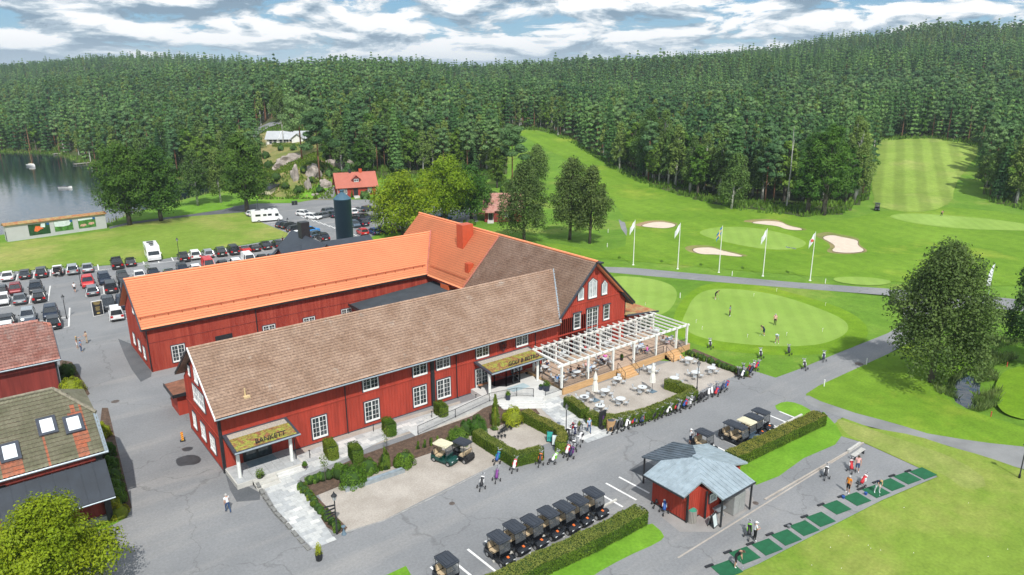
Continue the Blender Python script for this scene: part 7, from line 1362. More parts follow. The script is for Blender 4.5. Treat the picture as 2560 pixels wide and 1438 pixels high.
# ---------------------------------------------------------------- golf trolleys with bags
BAGM = mat('bag_fabric', (.03, .03, .035), .6, .1); BAG2 = mat('bag_trim', (.5, .5, .5), .6, .1)
def trolley():
    K = []; b = MB(); ax = lambda t: (-.02-.60*t, 0, .27+.60*t); b.tube([ax(0), ax(.15), ax(.5), ax(.85), ax(1.0)], [.13, .15, .14, .15, .16], 8); K.append(('bag', b.mesh('bag', BAGM, True), None, (0, 0, 0)))
    q = MB(); q.tube([ax(.86), ax(.98)], .165, 8); q.box(-.42, -.19, .45, -.22, -.13, .68); q.box(-.46, .12, .42, -.22, .18, .72); K.append(('bag_trim', q.mesh('bag_trim', BAG2), None, (0, 0, 0)))
    q = MB(); rr3 = random.Random(2)
    for k in range(7):
        a = k*.9; x, y = .08*math.cos(a), .08*math.sin(a); p0 = Vector(ax(.95))+Vector((x, y, 0)); p1 = p0+Vector((-.20+x*.5, y*1.2, .17+.04*(k % 3))); q.tube([p0, p1], .012, 3); q.tube([p1, p1+Vector((.05, .05*(-1)**k, .05))], [.05, .035], 5)
    K.append(('golf_clubs', q.mesh('golf_clubs', mat('club_heads', (.35, .36, .38), .4, .5, 6.0)), None, (0, 0, 0)))
    q = MB(); q.tube([(.45, 0, .16), (0, 0, .30), (-.30, 0, .65), (-.62, 0, 1.0), (-.80, 0, 1.02)], .02, 4); q.tube([(-.05, -.34, .15), (-.05, 0, .28), (-.05, .34, .15)], .02, 4); q.tube([(-.8, -.12, 1.02), (-.8, .12, 1.02)], .02, 4); K.append(('trolley_frame', q.mesh('trolley_frame', BLACK), None, (0, 0, 0)))
    q = MB(); q.tube([(0, -.03, 0), (0, .03, 0)], .15, 10); wm = q.mesh('wheel', TYRE); q = MB(); q.tube([(0, -.035, 0), (0, .035, 0)], .06, 8); hm = q.mesh('hub', mat('trolley_hub', (.3, .3, .3), .5))
    for (x, y) in ((-.05, -.36), (-.05, .36), (.45, 0)): K.append(('wheel', wm, None, (x, y, .15))); K.append(('hub', hm, len(K)-1, (0, 0, 0)))
    return K
TRK = trolley()
BC = {'black': (.02, .021, .025), 'white': (.72, .72, .72), 'red': (.5, .02, .03), 'blue': (.02, .08, .3), 'grey': (.18, .19, .2), 'teal': (.02, .28, .26), 'purple': (.16, .03, .2), 'orange': (.6, .16, .03), 'navy': (.015, .02, .06), 'green': (.2, .5, .05)}
BCM = {k: mat('bag_'+k, c, .55, .1) for k, c in BC.items()}
def troll(px, py, bag, trim, label, rz=None, group=None, z=0.):
    g = G(px, py); return place(TRK, 'golf_trolley', (g.x, g.y, max(z, 0)), rnd.uniform(-.5, .5)+R(200) if rz is None else rz, label, 'golf trolley', group, 1.0, {'bag_fabric': BCM[bag], 'bag_trim': BCM[trim]})
for a in ((1203, 1222, 'black', 'white', 'black and white golf bag on its trolley, leftmost at the gravel edge'), (1241, 1203, 'purple', 'grey', 'purple and grey golf bag on its trolley at the gravel edge'), (1241, 1158, 'blue', 'teal', 'blue and turquoise golf bag trolley at the outer corner of the hedge'), (1284, 1178, 'white', 'red', 'white and red golf bag trolley at the hedge foot'), (1349, 1163, 'black', 'orange', 'black and orange golf bag trolley before the hedge end'), (1380, 1158, 'white', 'green', 'white and green golf bag trolley right of the orange one'),
          (1425, 1146, 'navy', 'purple', 'purple and red trimmed golf trolley nearest the drive in the walk cluster'), (1876, 0, '', '', '')):
    if a[2]: troll(*a)
G_W = 'golf trolleys clustered at the end of the stone walk'
for k, (px, py) in enumerate(((1415, 1140), (1432, 1130), (1442, 1118), (1428, 1112), (1448, 1105), (1437, 1092), (1420, 1098), (1450, 1088), (1424, 1082))):
    troll(px, py, ('white', 'black', 'grey', 'black', 'white', 'navy', 'black', 'grey', 'black')[k], ('red', 'white', 'white', 'grey', 'black', 'white', 'white', 'black', 'red')[k], 'golf trolley by the walk, %s bag, %s' % (('white', 'black', 'grey', 'black', 'white', 'navy', 'black', 'grey', 'black')[k], ('nearest the hedge end', 'second row', 'beside the kerb', 'in the middle', 'on the drive side', 'behind the middle one', 'beside the lamp post', 'at the back right', 'at the planter')[k]), None, G_W)
G_H = 'golf trolleys lined up along the clipped terrace hedge'
cols_ = ['black', 'white', 'grey', 'black', 'navy', 'black', 'red', 'black', 'white', 'blue', 'black', 'grey']
H0, H1 = (1528, 1083), (1812, 976); nH = 34
for k in range(nH):
    t = k/(nH-1); px = H0[0]+(H1[0]-H0[0])*t+rnd.uniform(-3, 3); py = H0[1]+(H1[1]-H0[1])*t+(18*math.sin(t*3.1)*.35)+rnd.uniform(-3, 3)
    if .30 < t < .36: continue
    c = cols_[(k*5) % 12]; c2 = cols_[(k*7+3) % 12]; far_ = ('beside the timber bin', 'near the timber bin', 'before the hedge middle', 'at the hedge middle', 'past the hedge middle', 'near the far hedge end', 'at the far hedge end')[min(6, int(t*7))]
    troll(px, py, c, c2, '%s golf bag with %s trim on a trolley %s, at place %s along it' % (c, c2, far_, ('one', 'two', 'three', 'four', 'five', 'six')[k % 6]) if 0 else '%s golf bag, %s trim, on trolley %s%s' % (c, c2, far_, ('', ', touching leaves', ', a step out')[k % 3]), None, G_H)
for k in range(7): px = 1846+k*7; py = 945-k*3+4*math.sin(k*2); c = cols_[k]; troll(px, py, c, cols_[k+3], '%s golf bag trolley at the sapling bed, %s of seven' % (c, ('first', 'second', 'third', 'fourth', 'fifth', 'sixth', 'last')[k]), None, 'golf trolleys at the end of the sapling bed')
for a in ((1693, 880, 'grey', 'black', 'grey and black golf bag leaning at the far corner of the terrace'), (1776, 871, 'black', 'white', 'black golf bag with white stripe standing on the putting lawn edge'), (1902, 896, 'black', 'white', 'black golf trolley on the lawn below the putting green, left'), (1972, 887, 'black', 'grey', 'black golf trolley on the lawn below the putting green, middle'), (2058, 903, 'navy', 'white', 'navy golf trolley at the edge of the drive'), (2012, 924, 'black', 'white', 'black golf trolley nearest the drive'),
          (1421, 1018, 'white', 'black', 'white topped golf trolley standing on the stone walk by the short hedge'), (2063, 1196, 'black', 'white', 'black and white golf trolley alone on the practice pad'), (2128, 1180, 'red', 'white', 'red golf bag trolley pulled by the person in pink'), (2152, 1215, 'red', 'white', 'red and white golf bag trolley lying at the practice mat'), (1872, 1345, 'black', 'green', 'black golf trolley with green wheels beside the golfer in white'),
          (1640, 1265, 'black', 'white', 'black and white golf bag leaning at the kiosk wall, left'), (1660, 1283, 'blue', 'white', 'blue and white golf bag leaning at the kiosk wall, right'), (1742, 1110, 'red', 'black', 'red trimmed golf trolley behind the kiosk'), (147, 692, 'grey', 'black', 'golf trolley behind the car with the open tailgate')): troll(*a)
# folded bicycle stands on the gravel inside the hedges
b = MB()
for k in range(4): b.tube([(k*.35, 0, 0), (k*.35, 0, .35), (k*.35+.05, .35, .35), (k*.35+.05, .35, 0)], .02, 4); b.tube([(k*.35, 0, .3), (k*.35+.3, .1, .3)], .015, 3); b.lathe([(.14, 0), (.14, .05)], 8, (k*.35, .1, .2), M=None)
bs_ = b.mesh('bicycle_stand', BLACK)
for k, (px, py) in enumerate(((1250, 1088), (1262, 1092), (1256, 1080), (1280, 1075), (1292, 1068), (1306, 1062))): g = G(px, py); ob('trolley_rack', bs_, None, (g.x, g.y, 0), rnd.uniform(0, 3), label='black metal trolley rack on the hedged gravel, '+('front left', 'front right', 'behind the front pair', 'in the middle', 'back right', 'farthest back')[k], cat='rack', group='black racks on the hedged gravel')
# ---------------------------------------------------------------- people (facing +x), one continuous skin-modifier body per pose
SKIN = mat('skin', (.50, .29, .21), .6, .05); SHIRT = mat('shirt', (.5, .5, .5), .85, .05); PANT = mat('trousers', (.03, .035, .05), .85, .05); CALF = mat('lower_legs', (.03, .035, .05), .85, .05); SHOE = mat('shoes', (.6, .6, .6), .6, .05); HAIR = mat('hair', (.08, .055, .04), .8, .2)
def body_mesh(pose):
    V = Vector; hz = .93; lean = 0.0; sit = pose == 'sit'
    if sit: hz = .50
    if pose == 'putt': lean = .55
    if pose == 'bend': lean = .75
    if pose == 'walk': lean = .08
    sn, cs = math.sin(lean), math.cos(lean); sp = lambda t, y=0, x=0: V((sn*t+x*cs, y, hz+cs*t-x*sn))
    pel, belly, chest, neck, head, top = sp(0), sp(.18, 0, .01), sp(.38, 0, .0), sp(.53), sp(.60, 0, .02+.25*sn), sp(.70, 0, .03+.3*sn)
    J = [pel, belly, chest, neck, head, top]; Rr = [.135, .135, .155, .055, .092, .085]; E = [(0, 1), (1, 2), (2, 3), (3, 4), (4, 5)]; tagb = ['pant', 'shirt', 'shirt', 'skin', 'skin', 'skin']
    hand_pts = []
    def chain(start, pts, rs, tg):
        prev = start
        for p, r, t in zip(pts, rs, tg): J.append(V(p)); Rr.append(r); tagb.append(t); E.append((prev, len(J)-1)); prev = len(J)-1
        return prev
    for s in (-1, 1):
        hip = sp(-.04, s*.095)
        if sit: k_, a_, t_ = V((.42, s*.13, .50)), V((.40, s*.13, .09)), V((.54, s*.14, .04))
        elif pose == 'walk': k_, a_, t_ = V((.10*s+.06, s*.09, .50)), V((.22*s-.02, s*.09, .09)), V((.22*s+.12, s*.09, .04))
        elif pose in ('putt', 'bend'): k_, a_, t_ = V((.05, s*.17, .48)), V((-.03, s*.20, .09)), V((.11, s*.22, .04))
        else: k_, a_, t_ = V((.02, s*.10, .49)), V((-.02, s*.11, .09)), V((.12, s*.14, .04))
        chain(0, [hip+V((0, 0, -.02)), k_, (k_+a_)/2+V((-.02, 0, .02)), a_, t_], [.10, .065, .058, .042, .045], ['pant', 'pant', 'calf', 'calf', 'shoe'])
        sh = sp(.46, s*.185)
        if pose == 'point' and s == 1: el, wr = V((.22, .26, 1.34)), V((.48, .32, 1.42))
        elif pose in ('putt', 'bend'): el, wr = sh+V((.12, -s*.03, -.26)), sh+V((.16, -s*.13, -.48))
        elif sit: el, wr = sh+V((.10, s*.05, -.26)), sh+V((.32, -s*.04, -.24))
        elif pose == 'hold': el, wr = sh+V((.04, s*.06, -.27)), sh+V((.26, -s*.06, -.26))
        elif pose == 'walk': el, wr = sh+V((-.08*s, s*.05, -.28)), sh+V((-.04*s+.06, s*.04, -.52))
        else: el, wr = sh+V((-.01, s*.06, -.28)), sh+V((.05, s*.05, -.53))
        d = (wr-el).normalized(); chain(2, [sh, (sh+el)/2, el, wr], [.065, .052, .042, .028], ['shirt', 'shirt', 'skin', 'skin']); w_ = len(J)-1
        chain(w_, [wr+d*.07], [.038], ['skin']); hand_pts.append((wr+d*.07, d, s))
    me = bpy.data.meshes.new('t'); me.from_pydata([tuple(j) for j in J], E, []); o = bpy.data.objects.new('t', me); S.collection.objects.link(o); m = o.modifiers.new('s', 'SKIN'); o.modifiers.new('u', 'SUBSURF').levels = 1
    for i, sv in enumerate(me.skin_vertices[0].data): sv.radius = (Rr[i]*(.82 if i in (0, 1, 2) else 1), Rr[i]); sv.use_root = i == 0
    dg = bpy.context.evaluated_depsgraph_get(); r = bpy.data.meshes.new_from_object(o.evaluated_get(dg)); bpy.data.objects.remove(o); r.name = 'body'
    bm = bmesh.new(); bm.from_mesh(r)
    for (p, d, s) in hand_pts:        # fingers and thumb, rooted in the palm
        a = d.cross(V((0, 0, 1))).normalized() if abs(d.z) < .9 else V((0, 1, 0)); c = d.cross(a).normalized()
        for k, L in enumerate((.055, .070, .075, .068, .052)):
            if k == 0: q0 = p-d*.03+a*.03*s; dd = (d+a*s*.8).normalized()
            else: q0 = p+a*(.028-.018*k)*s; dd = d
            pr = [q0, q0+dd*L*.6, q0+dd*L+c*.02]; vs = [[bm.verts.new(x+a*.008*math.cos(t)+c*.008*math.sin(t)) for t in (0, 2.1, 4.2)] for x in pr]
            for i in range(2):
                for t in range(3): bm.faces.new((vs[i][t], vs[i][(t+1) % 3], vs[i+1][(t+1) % 3], vs[i+1][t]))
            bm.faces.new(vs[2])
    bm.to_mesh(r); bm.free()
    mats_ = {'skin': 0, 'shirt': 1, 'pant': 2, 'calf': 3, 'shoe': 4}
    for mm in (SKIN, SHIRT, PANT, CALF, SHOE): r.materials.append(mm)
    Ja = np.array([j[:] for j in J]); ea = np.array(E); cen = np.array([p.center[:] for p in r.polygons]); A_, B_ = Ja[ea[:, 0]], Ja[ea[:, 1]]
    t = np.clip(((cen[:, None]-A_)*(B_-A_)).sum(-1)/((B_-A_)**2).sum(-1), 0, 1); dist = np.linalg.norm(cen[:, None]-A_-t[..., None]*(B_-A_), axis=-1); k = dist.argmin(1)
    r.polygons.foreach_set('material_index', np.array([mats_[tagb[ea[i][1]]] if tagb[ea[i][1]] != 'shirt' or True else 0 for i in k], np.int32)); r.polygons.foreach_set('use_smooth', [True]*len(r.polygons)); r.update()
    hd = top*.55+head*.45; hb = MB(); hb.lathe([(.02, .11), (.075, .085), (.102, .03), (.104, -.03), (.085, -.055)], 10); hb.v = [(v[0]-.012, v[1], v[2]) for v in hb.v]; hm = hb.mesh('hair', HAIR, True)
    cb = MB(); cb.lathe([(.02, .12), (.08, .10), (.108, .04), (.11, 0)], 10); cb.slab([(.09, -.07, .01), (.20, -.05, -.01), (.20, .05, -.01), (.09, .07, .01)], (0, 0, 1), .015); cm = cb.mesh('cap', HAIR, True)
    fb = MB(); fb.tube([(.085, 0, 0), (.115, 0, -.022)], [.010, .016], 5); fb.box(.088, -.045, .018, .096, -.02, .03); fb.box(.088, .02, .018, .096, .045, .03); fb.box(.086, -.028, -.056, .093, .028, -.046)
    for s in (-1, 1): fb.box(-.01, s*.095-.008, -.02, .02, s*.095+.008, .03)
    return r, hm, cm, fb.mesh('face', mat('face_detail', (.30, .15, .11), .6)), hd
POSE = {p: body_mesh(p) for p in ('stand', 'walk', 'putt', 'sit', 'point', 'hold')}
COL = {'white': (.72, .73, .74), 'black': (.014, .015, .018), 'navy': (.018, .030, .075), 'blue': (.10, .26, .55), 'lightblue': (.32, .46, .66), 'jeans': (.035, .075, .17), 'pink': (.75, .42, .40), 'hotpink': (.75, .16, .50), 'orange': (.80, .26, .015), 'grey': (.22, .23, .24), 'beige': (.48, .38, .27), 'khaki': (.22, .20, .11), 'teal': (.04, .20, .26), 'skin': (.50, .29, .21), 'blond': (.50, .36, .17), 'brown': (.07, .045, .03), 'bald': (.52, .31, .23), 'greyhair': (.45, .44, .42), 'red': (.5, .04, .05), 'aqua': (.42, .66, .75)}
CM = {k: mat('cloth_'+k, c, .85, .06) for k, c in COL.items()}
def person(g, rz, pose, shirt, pants, hair, label, shorts=False, shoes='white', cap=None, group=None, sc=1.0, club=False):
    r_ = root('person', g, rz, label, 'person', group, sc); bm_, hm, cm, fm_, hd = POSE[pose]; o = ob('body', bm_, r_)
    for i, c in enumerate(('skin', shirt, pants, 'skin' if shorts else pants, shoes)): o.material_slots[i].link = 'OBJECT'; o.material_slots[i].material = CM[c]
    h = ob('cap' if cap else 'hair', cm if cap else hm, r_, hd); h.material_slots[0].link = 'OBJECT'; h.material_slots[0].material = CM[cap or hair]; ob('face', fm_, r_, hd-Vector((0, 0, .03)))
    if club:
        b = MB(); b.tube([(.30, -.01, .72), (.52, -.02, .04)], .012, 4); b.box(.50, -.05, .01, .56, .05, .05); c_ = ob('golf_club', b.mesh('golf_club', METAL), None, g, rz, label='thin golf club held by the '+' '.join(label.split()[:10]), cat='golf club'); c_.scale = (sc,)*3
    return r_
def PP_(px, py, *a, z=0., **k): g = G(px, py, z); return person(g, *a, **k)
PP_(571, 1281, R(100), 'walk', 'white', 'jeans', 'greyhair', 'man in white shirt and blue jeans walking across the forecourt', shoes='black')
PP_(1472, 1083, R(-110), 'walk', 'lightblue', 'jeans', 'bald', 'man in light blue shirt and jeans walking on the stone walk', shoes='brown')
PP_(1725, 1112, R(-20), 'hold', 'white', 'navy', 'blond', 'man in white shirt and dark shorts standing behind the kiosk', shorts=True, cap='white')
PP_(188, 731, R(80), 'walk', 'white', 'black', 'brown', 'man in white shirt and black shorts walking in the car park', shorts=True)
PP_(194, 871, R(-15), 'point', 'khaki', 'white', 'blond', 'person in khaki top and white skirt pointing to the right', shorts=True, shoes='beige')
PP_(204, 880, R(5), 'point', 'blue', 'jeans', 'brown', 'person in blue top and jeans pointing, in front of the one in khaki', shoes='beige')
PP_(218, 858, R(200), 'hold', 'beige', 'beige', 'brown', 'person in beige with a bag facing the two who point', shoes='brown')
PP_(155, 692, R(120), 'hold', 'black', 'black', 'brown', 'man in black bending at the open tailgate', shoes='black')
PP_(708, 611, R(40), 'stand', 'black', 'black', 'brown', 'person in black with red beside the last car of the back row', shoes='black')
PP_(1788, 748, R(-60), 'putt', 'black', 'black', 'brown', 'putting golfer in black shirt and shorts at the far left of the green', shorts=True, club=True)
PP_(1824, 791, R(-70), 'stand', 'teal', 'black', 'brown', 'golfer in dark blue shirt and black trousers on the green')
PP_(1937, 813, R(-160), 'stand', 'pink', 'black', 'greyhair', 'golfer in pink shirt and black trousers on the green', shoes='black')
PP_(1909, 839, R(150), 'putt', 'navy', 'navy', 'brown', 'putting golfer in navy shirt and shorts on the green', shorts=True, club=True)
PP_(1942, 859, R(200), 'putt', 'aqua', 'grey', 'white', 'putting golfer in pale blue patterned shirt and white cap', shorts=True, cap='white', club=True)
PP_(2119, 1233, R(170), 'stand', 'orange', 'black', 'greyhair', 'golfer in orange shirt and black shorts on the practice pad', shorts=True, shoes='white')
PP_(2142, 1181, R(-150), 'stand', 'pink', 'jeans', 'brown', 'golfer in pale pink top and blue shorts at the top of the practice pad', shorts=True)
PP_(2192, 1232, R(-130), 'putt', 'navy', 'white', 'blond', 'golfer in navy top and white trousers swinging on a mat', club=True)
PP_(1886, 1352, R(-30), 'hold', 'white', 'black', 'greyhair', 'golfer in white shirt, white cap and black trousers beside the green wheeled trolley', cap='white')
PP_(1838, 1416, R(-60), 'putt', 'black', 'black', 'brown', 'golfer in black shirt swinging on the mat nearest the bottom edge', shorts=True, club=True)
p = GP(2353, 541); person(p, R(-120), 'putt', 'pink', 'black', 'brown', 'distant golfer in red pink top on the far right green', club=True)
# ---------------------------------------------------------------- tables and chairs
b = MB(); b.lathe([(.50, .70), (.52, .715), (.52, .735), (.50, .74)], 20); ttop = b.mesh('table_top', mat('pale_grey_table', (.58, .61, .62), .5, .04)); b = MB()
for k in range(4): a = k*math.pi/2+.4; b.tube([(.04*math.cos(a), .04*math.sin(a), .70), (.36*math.cos(a), .36*math.sin(a), 0)], .02, 4)
tleg = b.mesh('table_legs', mat('grey_steel', (.25, .26, .27), .5)); TAB = [('table_top', ttop, None, (0, 0, 0)), ('table_legs', tleg, None, (0, 0, 0))]
CHM_ = mat('pale_grey_chair', (.50, .53, .55), .55, .05); b = MB(); b.box(-.20, -.21, .43, .20, .21, .455); cs_ = b.mesh('seat', CHM_); b = MB(); b.slab([(-.20, -.20, .58), (-.30, -.20, .84), (-.30, .20, .84), (-.20, .20, .58)], (1, 0, .3), .02); cb_ = b.mesh('backrest', CHM_)
KCH = [('seat', cs_, None, (0, 0, 0)), ('backrest', cb_, None, (0, 0, 0))]
for s in (-1, 1): b = MB(); b.tube([(-.30, s*.2, .84), (.20, s*.2, 0)], .012, 4); b.tube([(.20, s*.2, .44), (-.22, s*.2, 0)], .012, 4); KCH.append(('leg', b.mesh('leg', tleg.materials[0]), None, (0, 0, 0)))
SIDES = [('on the drive side', -90), ('on the entrance side', 180), ('on the house side', 90), ('on the putting green side', 0)]
def table(g, label, z=0.0, people=(), chairs=(0, 1, 2, 3), r=.72, short='', sc=1.0, a0=25):
    place(TAB, 'round_table', (g.x, g.y, z), rnd.uniform(0, 1), label, 'table', 'round pale tables', sc)
    for k in chairs:
        a = R(SIDES[k][1]+a0+rnd.uniform(-9, 9)); rr = r*sc+rnd.uniform(-.05, .12); x, y = g.x+rr*math.cos(a), g.y+rr*math.sin(a)
        place(KCH, 'folding_chair', (x, y, z), a+math.pi, 'folding chair %s of the %s' % (SIDES[k][0], short), 'chair', 'pale folding chairs')
        for (kk, sh, pa, hr, lb) in people:
            if kk == k: person(Vector((x-.06*math.cos(a), y-.06*math.sin(a), z)), a+math.pi, 'sit', sh, pa, hr, lb, shorts=sh in ('black', 'blue', 'hotpink'))
GT = [((1513, 975), 'empty round table left of centre on the gravel', 'table left of centre'), ((1544, 945), 'round table with a small black ashtray before the near stair', 'table before the near stair'), ((1552, 996), 'empty round table in the middle of the gravel near the hedge', 'table near the hedge'), ((1461, 991), 'round table with a dark plate beside the left parasol', 'table beside the left parasol'), ((1500, 1013), 'round table with bottles on it nearest the short hedge', 'table with bottles'), ((1606, 967), 'round table with a black ashtray beside the right parasol', 'table beside the right parasol'),
      ((1628, 918), 'round table behind the right closed parasol', 'table behind the right parasol'), ((1686, 944), 'round table top just showing over the hedge spur', 'table by the hedge spur'), ((1722, 896), 'round table nearest the far stair', 'table nearest the far stair'), ((1739, 930), 'round table under the lamp post on the gravel', 'table under the lamp post'), ((1779, 919), 'round table at the sapling bed corner of the gravel', 'table at the sapling bed')]
for k, (p, lb, sh) in enumerate(GT): g = G(p[0], p[1], .73); table(g, lb, 0, chairs=((0, 1, 2, 3), (0, 1, 3), (0, 1, 2))[k % 3], short=sh)
b = MB(); b.lathe([(.06, 0), (.06, .05)], 8); an = b.mesh('ashtray', BLACK)
for p, w in (((1544, 945), 'the table before the near stair'), ((1606, 967), 'the table beside the right parasol')): g = G(*p, .75); ob('ashtray', an, None, g, label='small black ashtray on '+w, cat='ashtray')
g = G(1461, 993, .75); b = MB(); b.lathe([(.20, 0), (.22, .03)], 14); ob('tray', b.mesh('tray', DARK), None, g, label='dark round tray on the table beside the left parasol', cat='tray')
g = G(1500, 1013, .75)
for k in range(4): b = MB(); b.lathe([(.035, 0), (.035, .14), (.012, .18), (.012, .24)], 7); ob('bottle', b.mesh('bottle', BLACK), None, g+Vector((-.2+k*.13, .1*math.sin(k*2), 0)), label='dark bottle on the table nearest the short hedge, '+('leftmost', 'second', 'third', 'rightmost')[k], cat='bottle', group='bottles on the gravel table')
DZ = .9
DT = [((1400, 940), 'terrace table with two people in blue and black behind the first railing', 'terrace table at the first post', [(1, 'blue', 'white', 'blond', 'seated person in bright blue top at the first post'), (3, 'black', 'jeans', 'brown', 'seated person in black top at the first post')]), ((1441, 928), 'terrace table with dark haired couple behind the railing', 'terrace table behind the second railing', [(2, 'black', 'black', 'brown', 'seated woman with dark hair behind the railing'), (3, 'black', 'black', 'brown', 'seated man in black bending over his table')]),
      ((1360, 916), 'terrace table close to the left entrance column', 'terrace table near the entrance column', [(2, 'black', 'black', 'brown', 'seated person in black against the red wall'), (3, 'navy', 'navy', 'bald', 'seated bald man in navy near the entrance column'), (1, 'white', 'beige', 'blond', 'seated person in white beside the entrance column')]), ((1478, 915), 'terrace table with a man in pink beside the second post', 'terrace table at the second post', [(1, 'lightblue', 'grey', 'greyhair', 'seated person in pale blue behind the second post'), (2, 'pink', 'beige', 'bald', 'seated man in salmon shirt right of the second post')]),
      ((1510, 897), 'terrace table with four people left of the third post', 'terrace table left of the third post', [(1, 'navy', 'black', 'greyhair', 'seated man in navy and white leaning back'), (2, 'navy', 'white', 'bald', 'seated man in dark polo shirt at the head of the table'), (0, 'white', 'white', 'greyhair', 'seated man in white seen from behind'), (3, 'hotpink', 'grey', 'blond', 'seated woman in pink beside the third post')]), ((1600, 869), 'large terrace table with six people behind the railing', 'large group table', [(1, 'white', 'beige', 'greyhair', 'seated person in white at the left of the large group'), (2, 'blue', 'navy', 'greyhair', 'seated man in blue shirt in the large group'), (0, 'hotpink', 'navy', 'brown', 'person in hot pink seen from behind in the large group'), (3, 'lightblue', 'navy', 'brown', 'seated man in light blue at the right of the large group')]),
      ((1672, 846), 'far terrace table with two people by the last railing', 'far terrace table', [(1, 'lightblue', 'pink', 'blond', 'seated person in pale blue at the far terrace table'), (2, 'black', 'white', 'brown', 'seated person in black and white at the far terrace table')]), ((1405, 880), 'terrace table in the shade under the pergola near the wall', 'shaded wall table', [(1, 'white', 'white', 'blond', 'seated person in white in the pergola shade'), (3, 'hotpink', 'black', 'brown', 'seated person in pink in the pergola shade')]),
      ((1520, 855), 'terrace table with white cloth by the double glass doors', 'table by the glass doors', [(3, 'white', 'black', 'brown', 'seated person by the double glass doors')]), ((1640, 825), 'farthest terrace table by the lean-to', 'farthest terrace table', [(2, 'pink', 'white', 'blond', 'seated person by the lean-to doors')]), ((1450, 868), 'terrace table near the wall behind the second rafter bay', 'table in the second bay', [(0, 'red', 'black', 'greyhair', 'seated person in red in the second bay')])]
for p, lb, sh, pe in DT: g = G(p[0], p[1], DZ+.73); table(g, lb, DZ, pe, short=sh, sc=1.25 if 'large' in lb else 1.0)
g = G(1609, 858, DZ+.7); person(Vector((g.x, g.y+.5, DZ)), R(-100), 'sit', 'black', 'black', 'brown', 'seated person in black cap at the back of the large group', cap='black'); place(KCH, 'folding_chair', (g.x, g.y+.5, DZ), R(-100), 'pale folding chair at the back, under the person in the black cap', 'chair', 'pale folding chairs')
# closed parasols
def parasol(px, py, label):
    g = G(px, py); r_ = root('closed_parasol', g, 0, label, 'parasol', 'closed cream parasols'); b = MB(); b.tube([(0, 0, .05), (0, 0, 3.3)], .028, 8); part('pole', b, BLACK, r_); b = MB(); b.box(-.42, -.42, 0, .42, .42, .06); part('base', b, mat('slate_base', (.12, .18, .23), .6), r_)
    b = MB(); n = 16; pr = [(1.15, .33), (1.25, .31), (1.9, .26), (2.35, .17), (2.42, .15), (2.5, .24), (2.75, .22), (3.2, .10), (3.42, .03)]; vs = [(r*(1+.14*(k % 2)*(1 if z < 2.4 else .4))*math.cos(6.283*k/n), r*(1+.14*(k % 2))*math.sin(6.283*k/n), z+(.06 if (k % 2 and z < 1.2) else 0)) for z, r in pr for k in range(n)]
    b.add(vs, [(i*n+k, i*n+(k+1) % n, (i+1)*n+(k+1) % n, (i+1)*n+k) for i in range(len(pr)-1) for k in range(n)]+[tuple(range((len(pr)-1)*n, len(pr)*n))]); part('canopy', b, CANVAS, r_); b = MB(); b.tube([(0, 0, 2.36), (0, 0, 2.42)], .165, 12); part('tie_band', b, OFFW, r_)
parasol(1487, 1001, 'closed cream parasol left of the gravel terrace centre'); parasol(1630, 979, 'closed cream parasol right, by the hedge side table')
# ---------------------------------------------------------------- lamps, flags, signs
LGL = mat('lantern_glass', (.62, .66, .68), .1, .05, alpha=.55)
def lamp_kind():
    K = []; b = MB(); b.lathe([(.10, 0), (.10, .35), (.055, .42), (.045, 2.9), (.03, 3.0)], 8); K.append(('post', b.mesh('post', BLACK, True), None, (0, 0, 0)))
    b = MB(); b.lathe([(.10, 3.0), (.19, 3.36)], 6); K.append(('lantern_glass', b.mesh('lantern_glass', LGL), None, (0, 0, 0))); b = MB(); b.lathe([(.26, 3.36), (.22, 3.42), (.07, 3.60), (.05, 3.68), (.015, 3.76)], 6); K.append(('lantern_cap', b.mesh('lantern_cap', BLACK), None, (0, 0, 0)))
    b = MB()
    for k in range(6): a = k*math.pi/3; b.tube([(.10*math.cos(a), .10*math.sin(a), 3.0), (.19*math.cos(a), .19*math.sin(a), 3.36)], .012, 3)
    K.append(('lantern_frame', b.mesh('lantern_frame', BLACK), None, (0, 0, 0))); return K
LK = lamp_kind()
for px, py, lb, s in ((167, 797, 'black lantern lamp post between the two front car blocks', 1), (203, 716, 'black lantern lamp post beside the bright red suv', 1), (448, 640, 'black lantern lamp post at the lawn edge behind the black suv', 1), (1415, 1086, 'black lantern lamp post at the hedge beside the stone walk', .9), (1742, 974, 'black lantern lamp post on the gravel terrace by the clipped hedge', .95), (722, 585, 'black lantern lamp post among the dark cars of the far lot', 1), (646, 531, 'black lantern lamp post behind the white motorhome', 1), (2548, 1195, 'black lamp post at the right photo edge by the gravel path', .95)):
    g = G(px, py); place(LK, 'street_lamp', g, rnd.uniform(0, 1), lb, 'street lamp', 'black lantern lamp posts', s)
g = G(843, 1335); lp = place(LK, 'street_lamp', g, .3, 'black lantern lamp post with four direction signs at the end of the stone walk', 'street lamp', 'black lantern lamp posts')
for k, (z, a) in enumerate(((2.5, 2.6), (2.25, 2.9), (1.9, 2.7), (1.75, 3.1))): b = MB(); b.slab([(.05, -.01, 0), (.75, -.01, 0), (.85, -.01, .07), (.75, -.01, .14), (.05, -.01, .14)], (0, -1, 0), .02); part('direction_sign', b, BLACK, lp, (0, 0, z), a)
for k, (px, py) in enumerate(((775, 1146), (934, 1080), (1080, 1047), (1190, 1004))): g = G(px, py); b = MB(); b.tube([(0, 0, 0), (0, 0, .78)], .035, 6); b.lathe([(.09, .78), (.09, .84)], 8); ob('bollard_light', b.mesh('bollard_light', BLACK), None, g, label='low black bollard light in the gravel strip, '+('nearest the porch', 'second from the porch', 'third from the porch', 'nearest the ramp')[k], cat='bollard light', group='bollard lights along the facade')
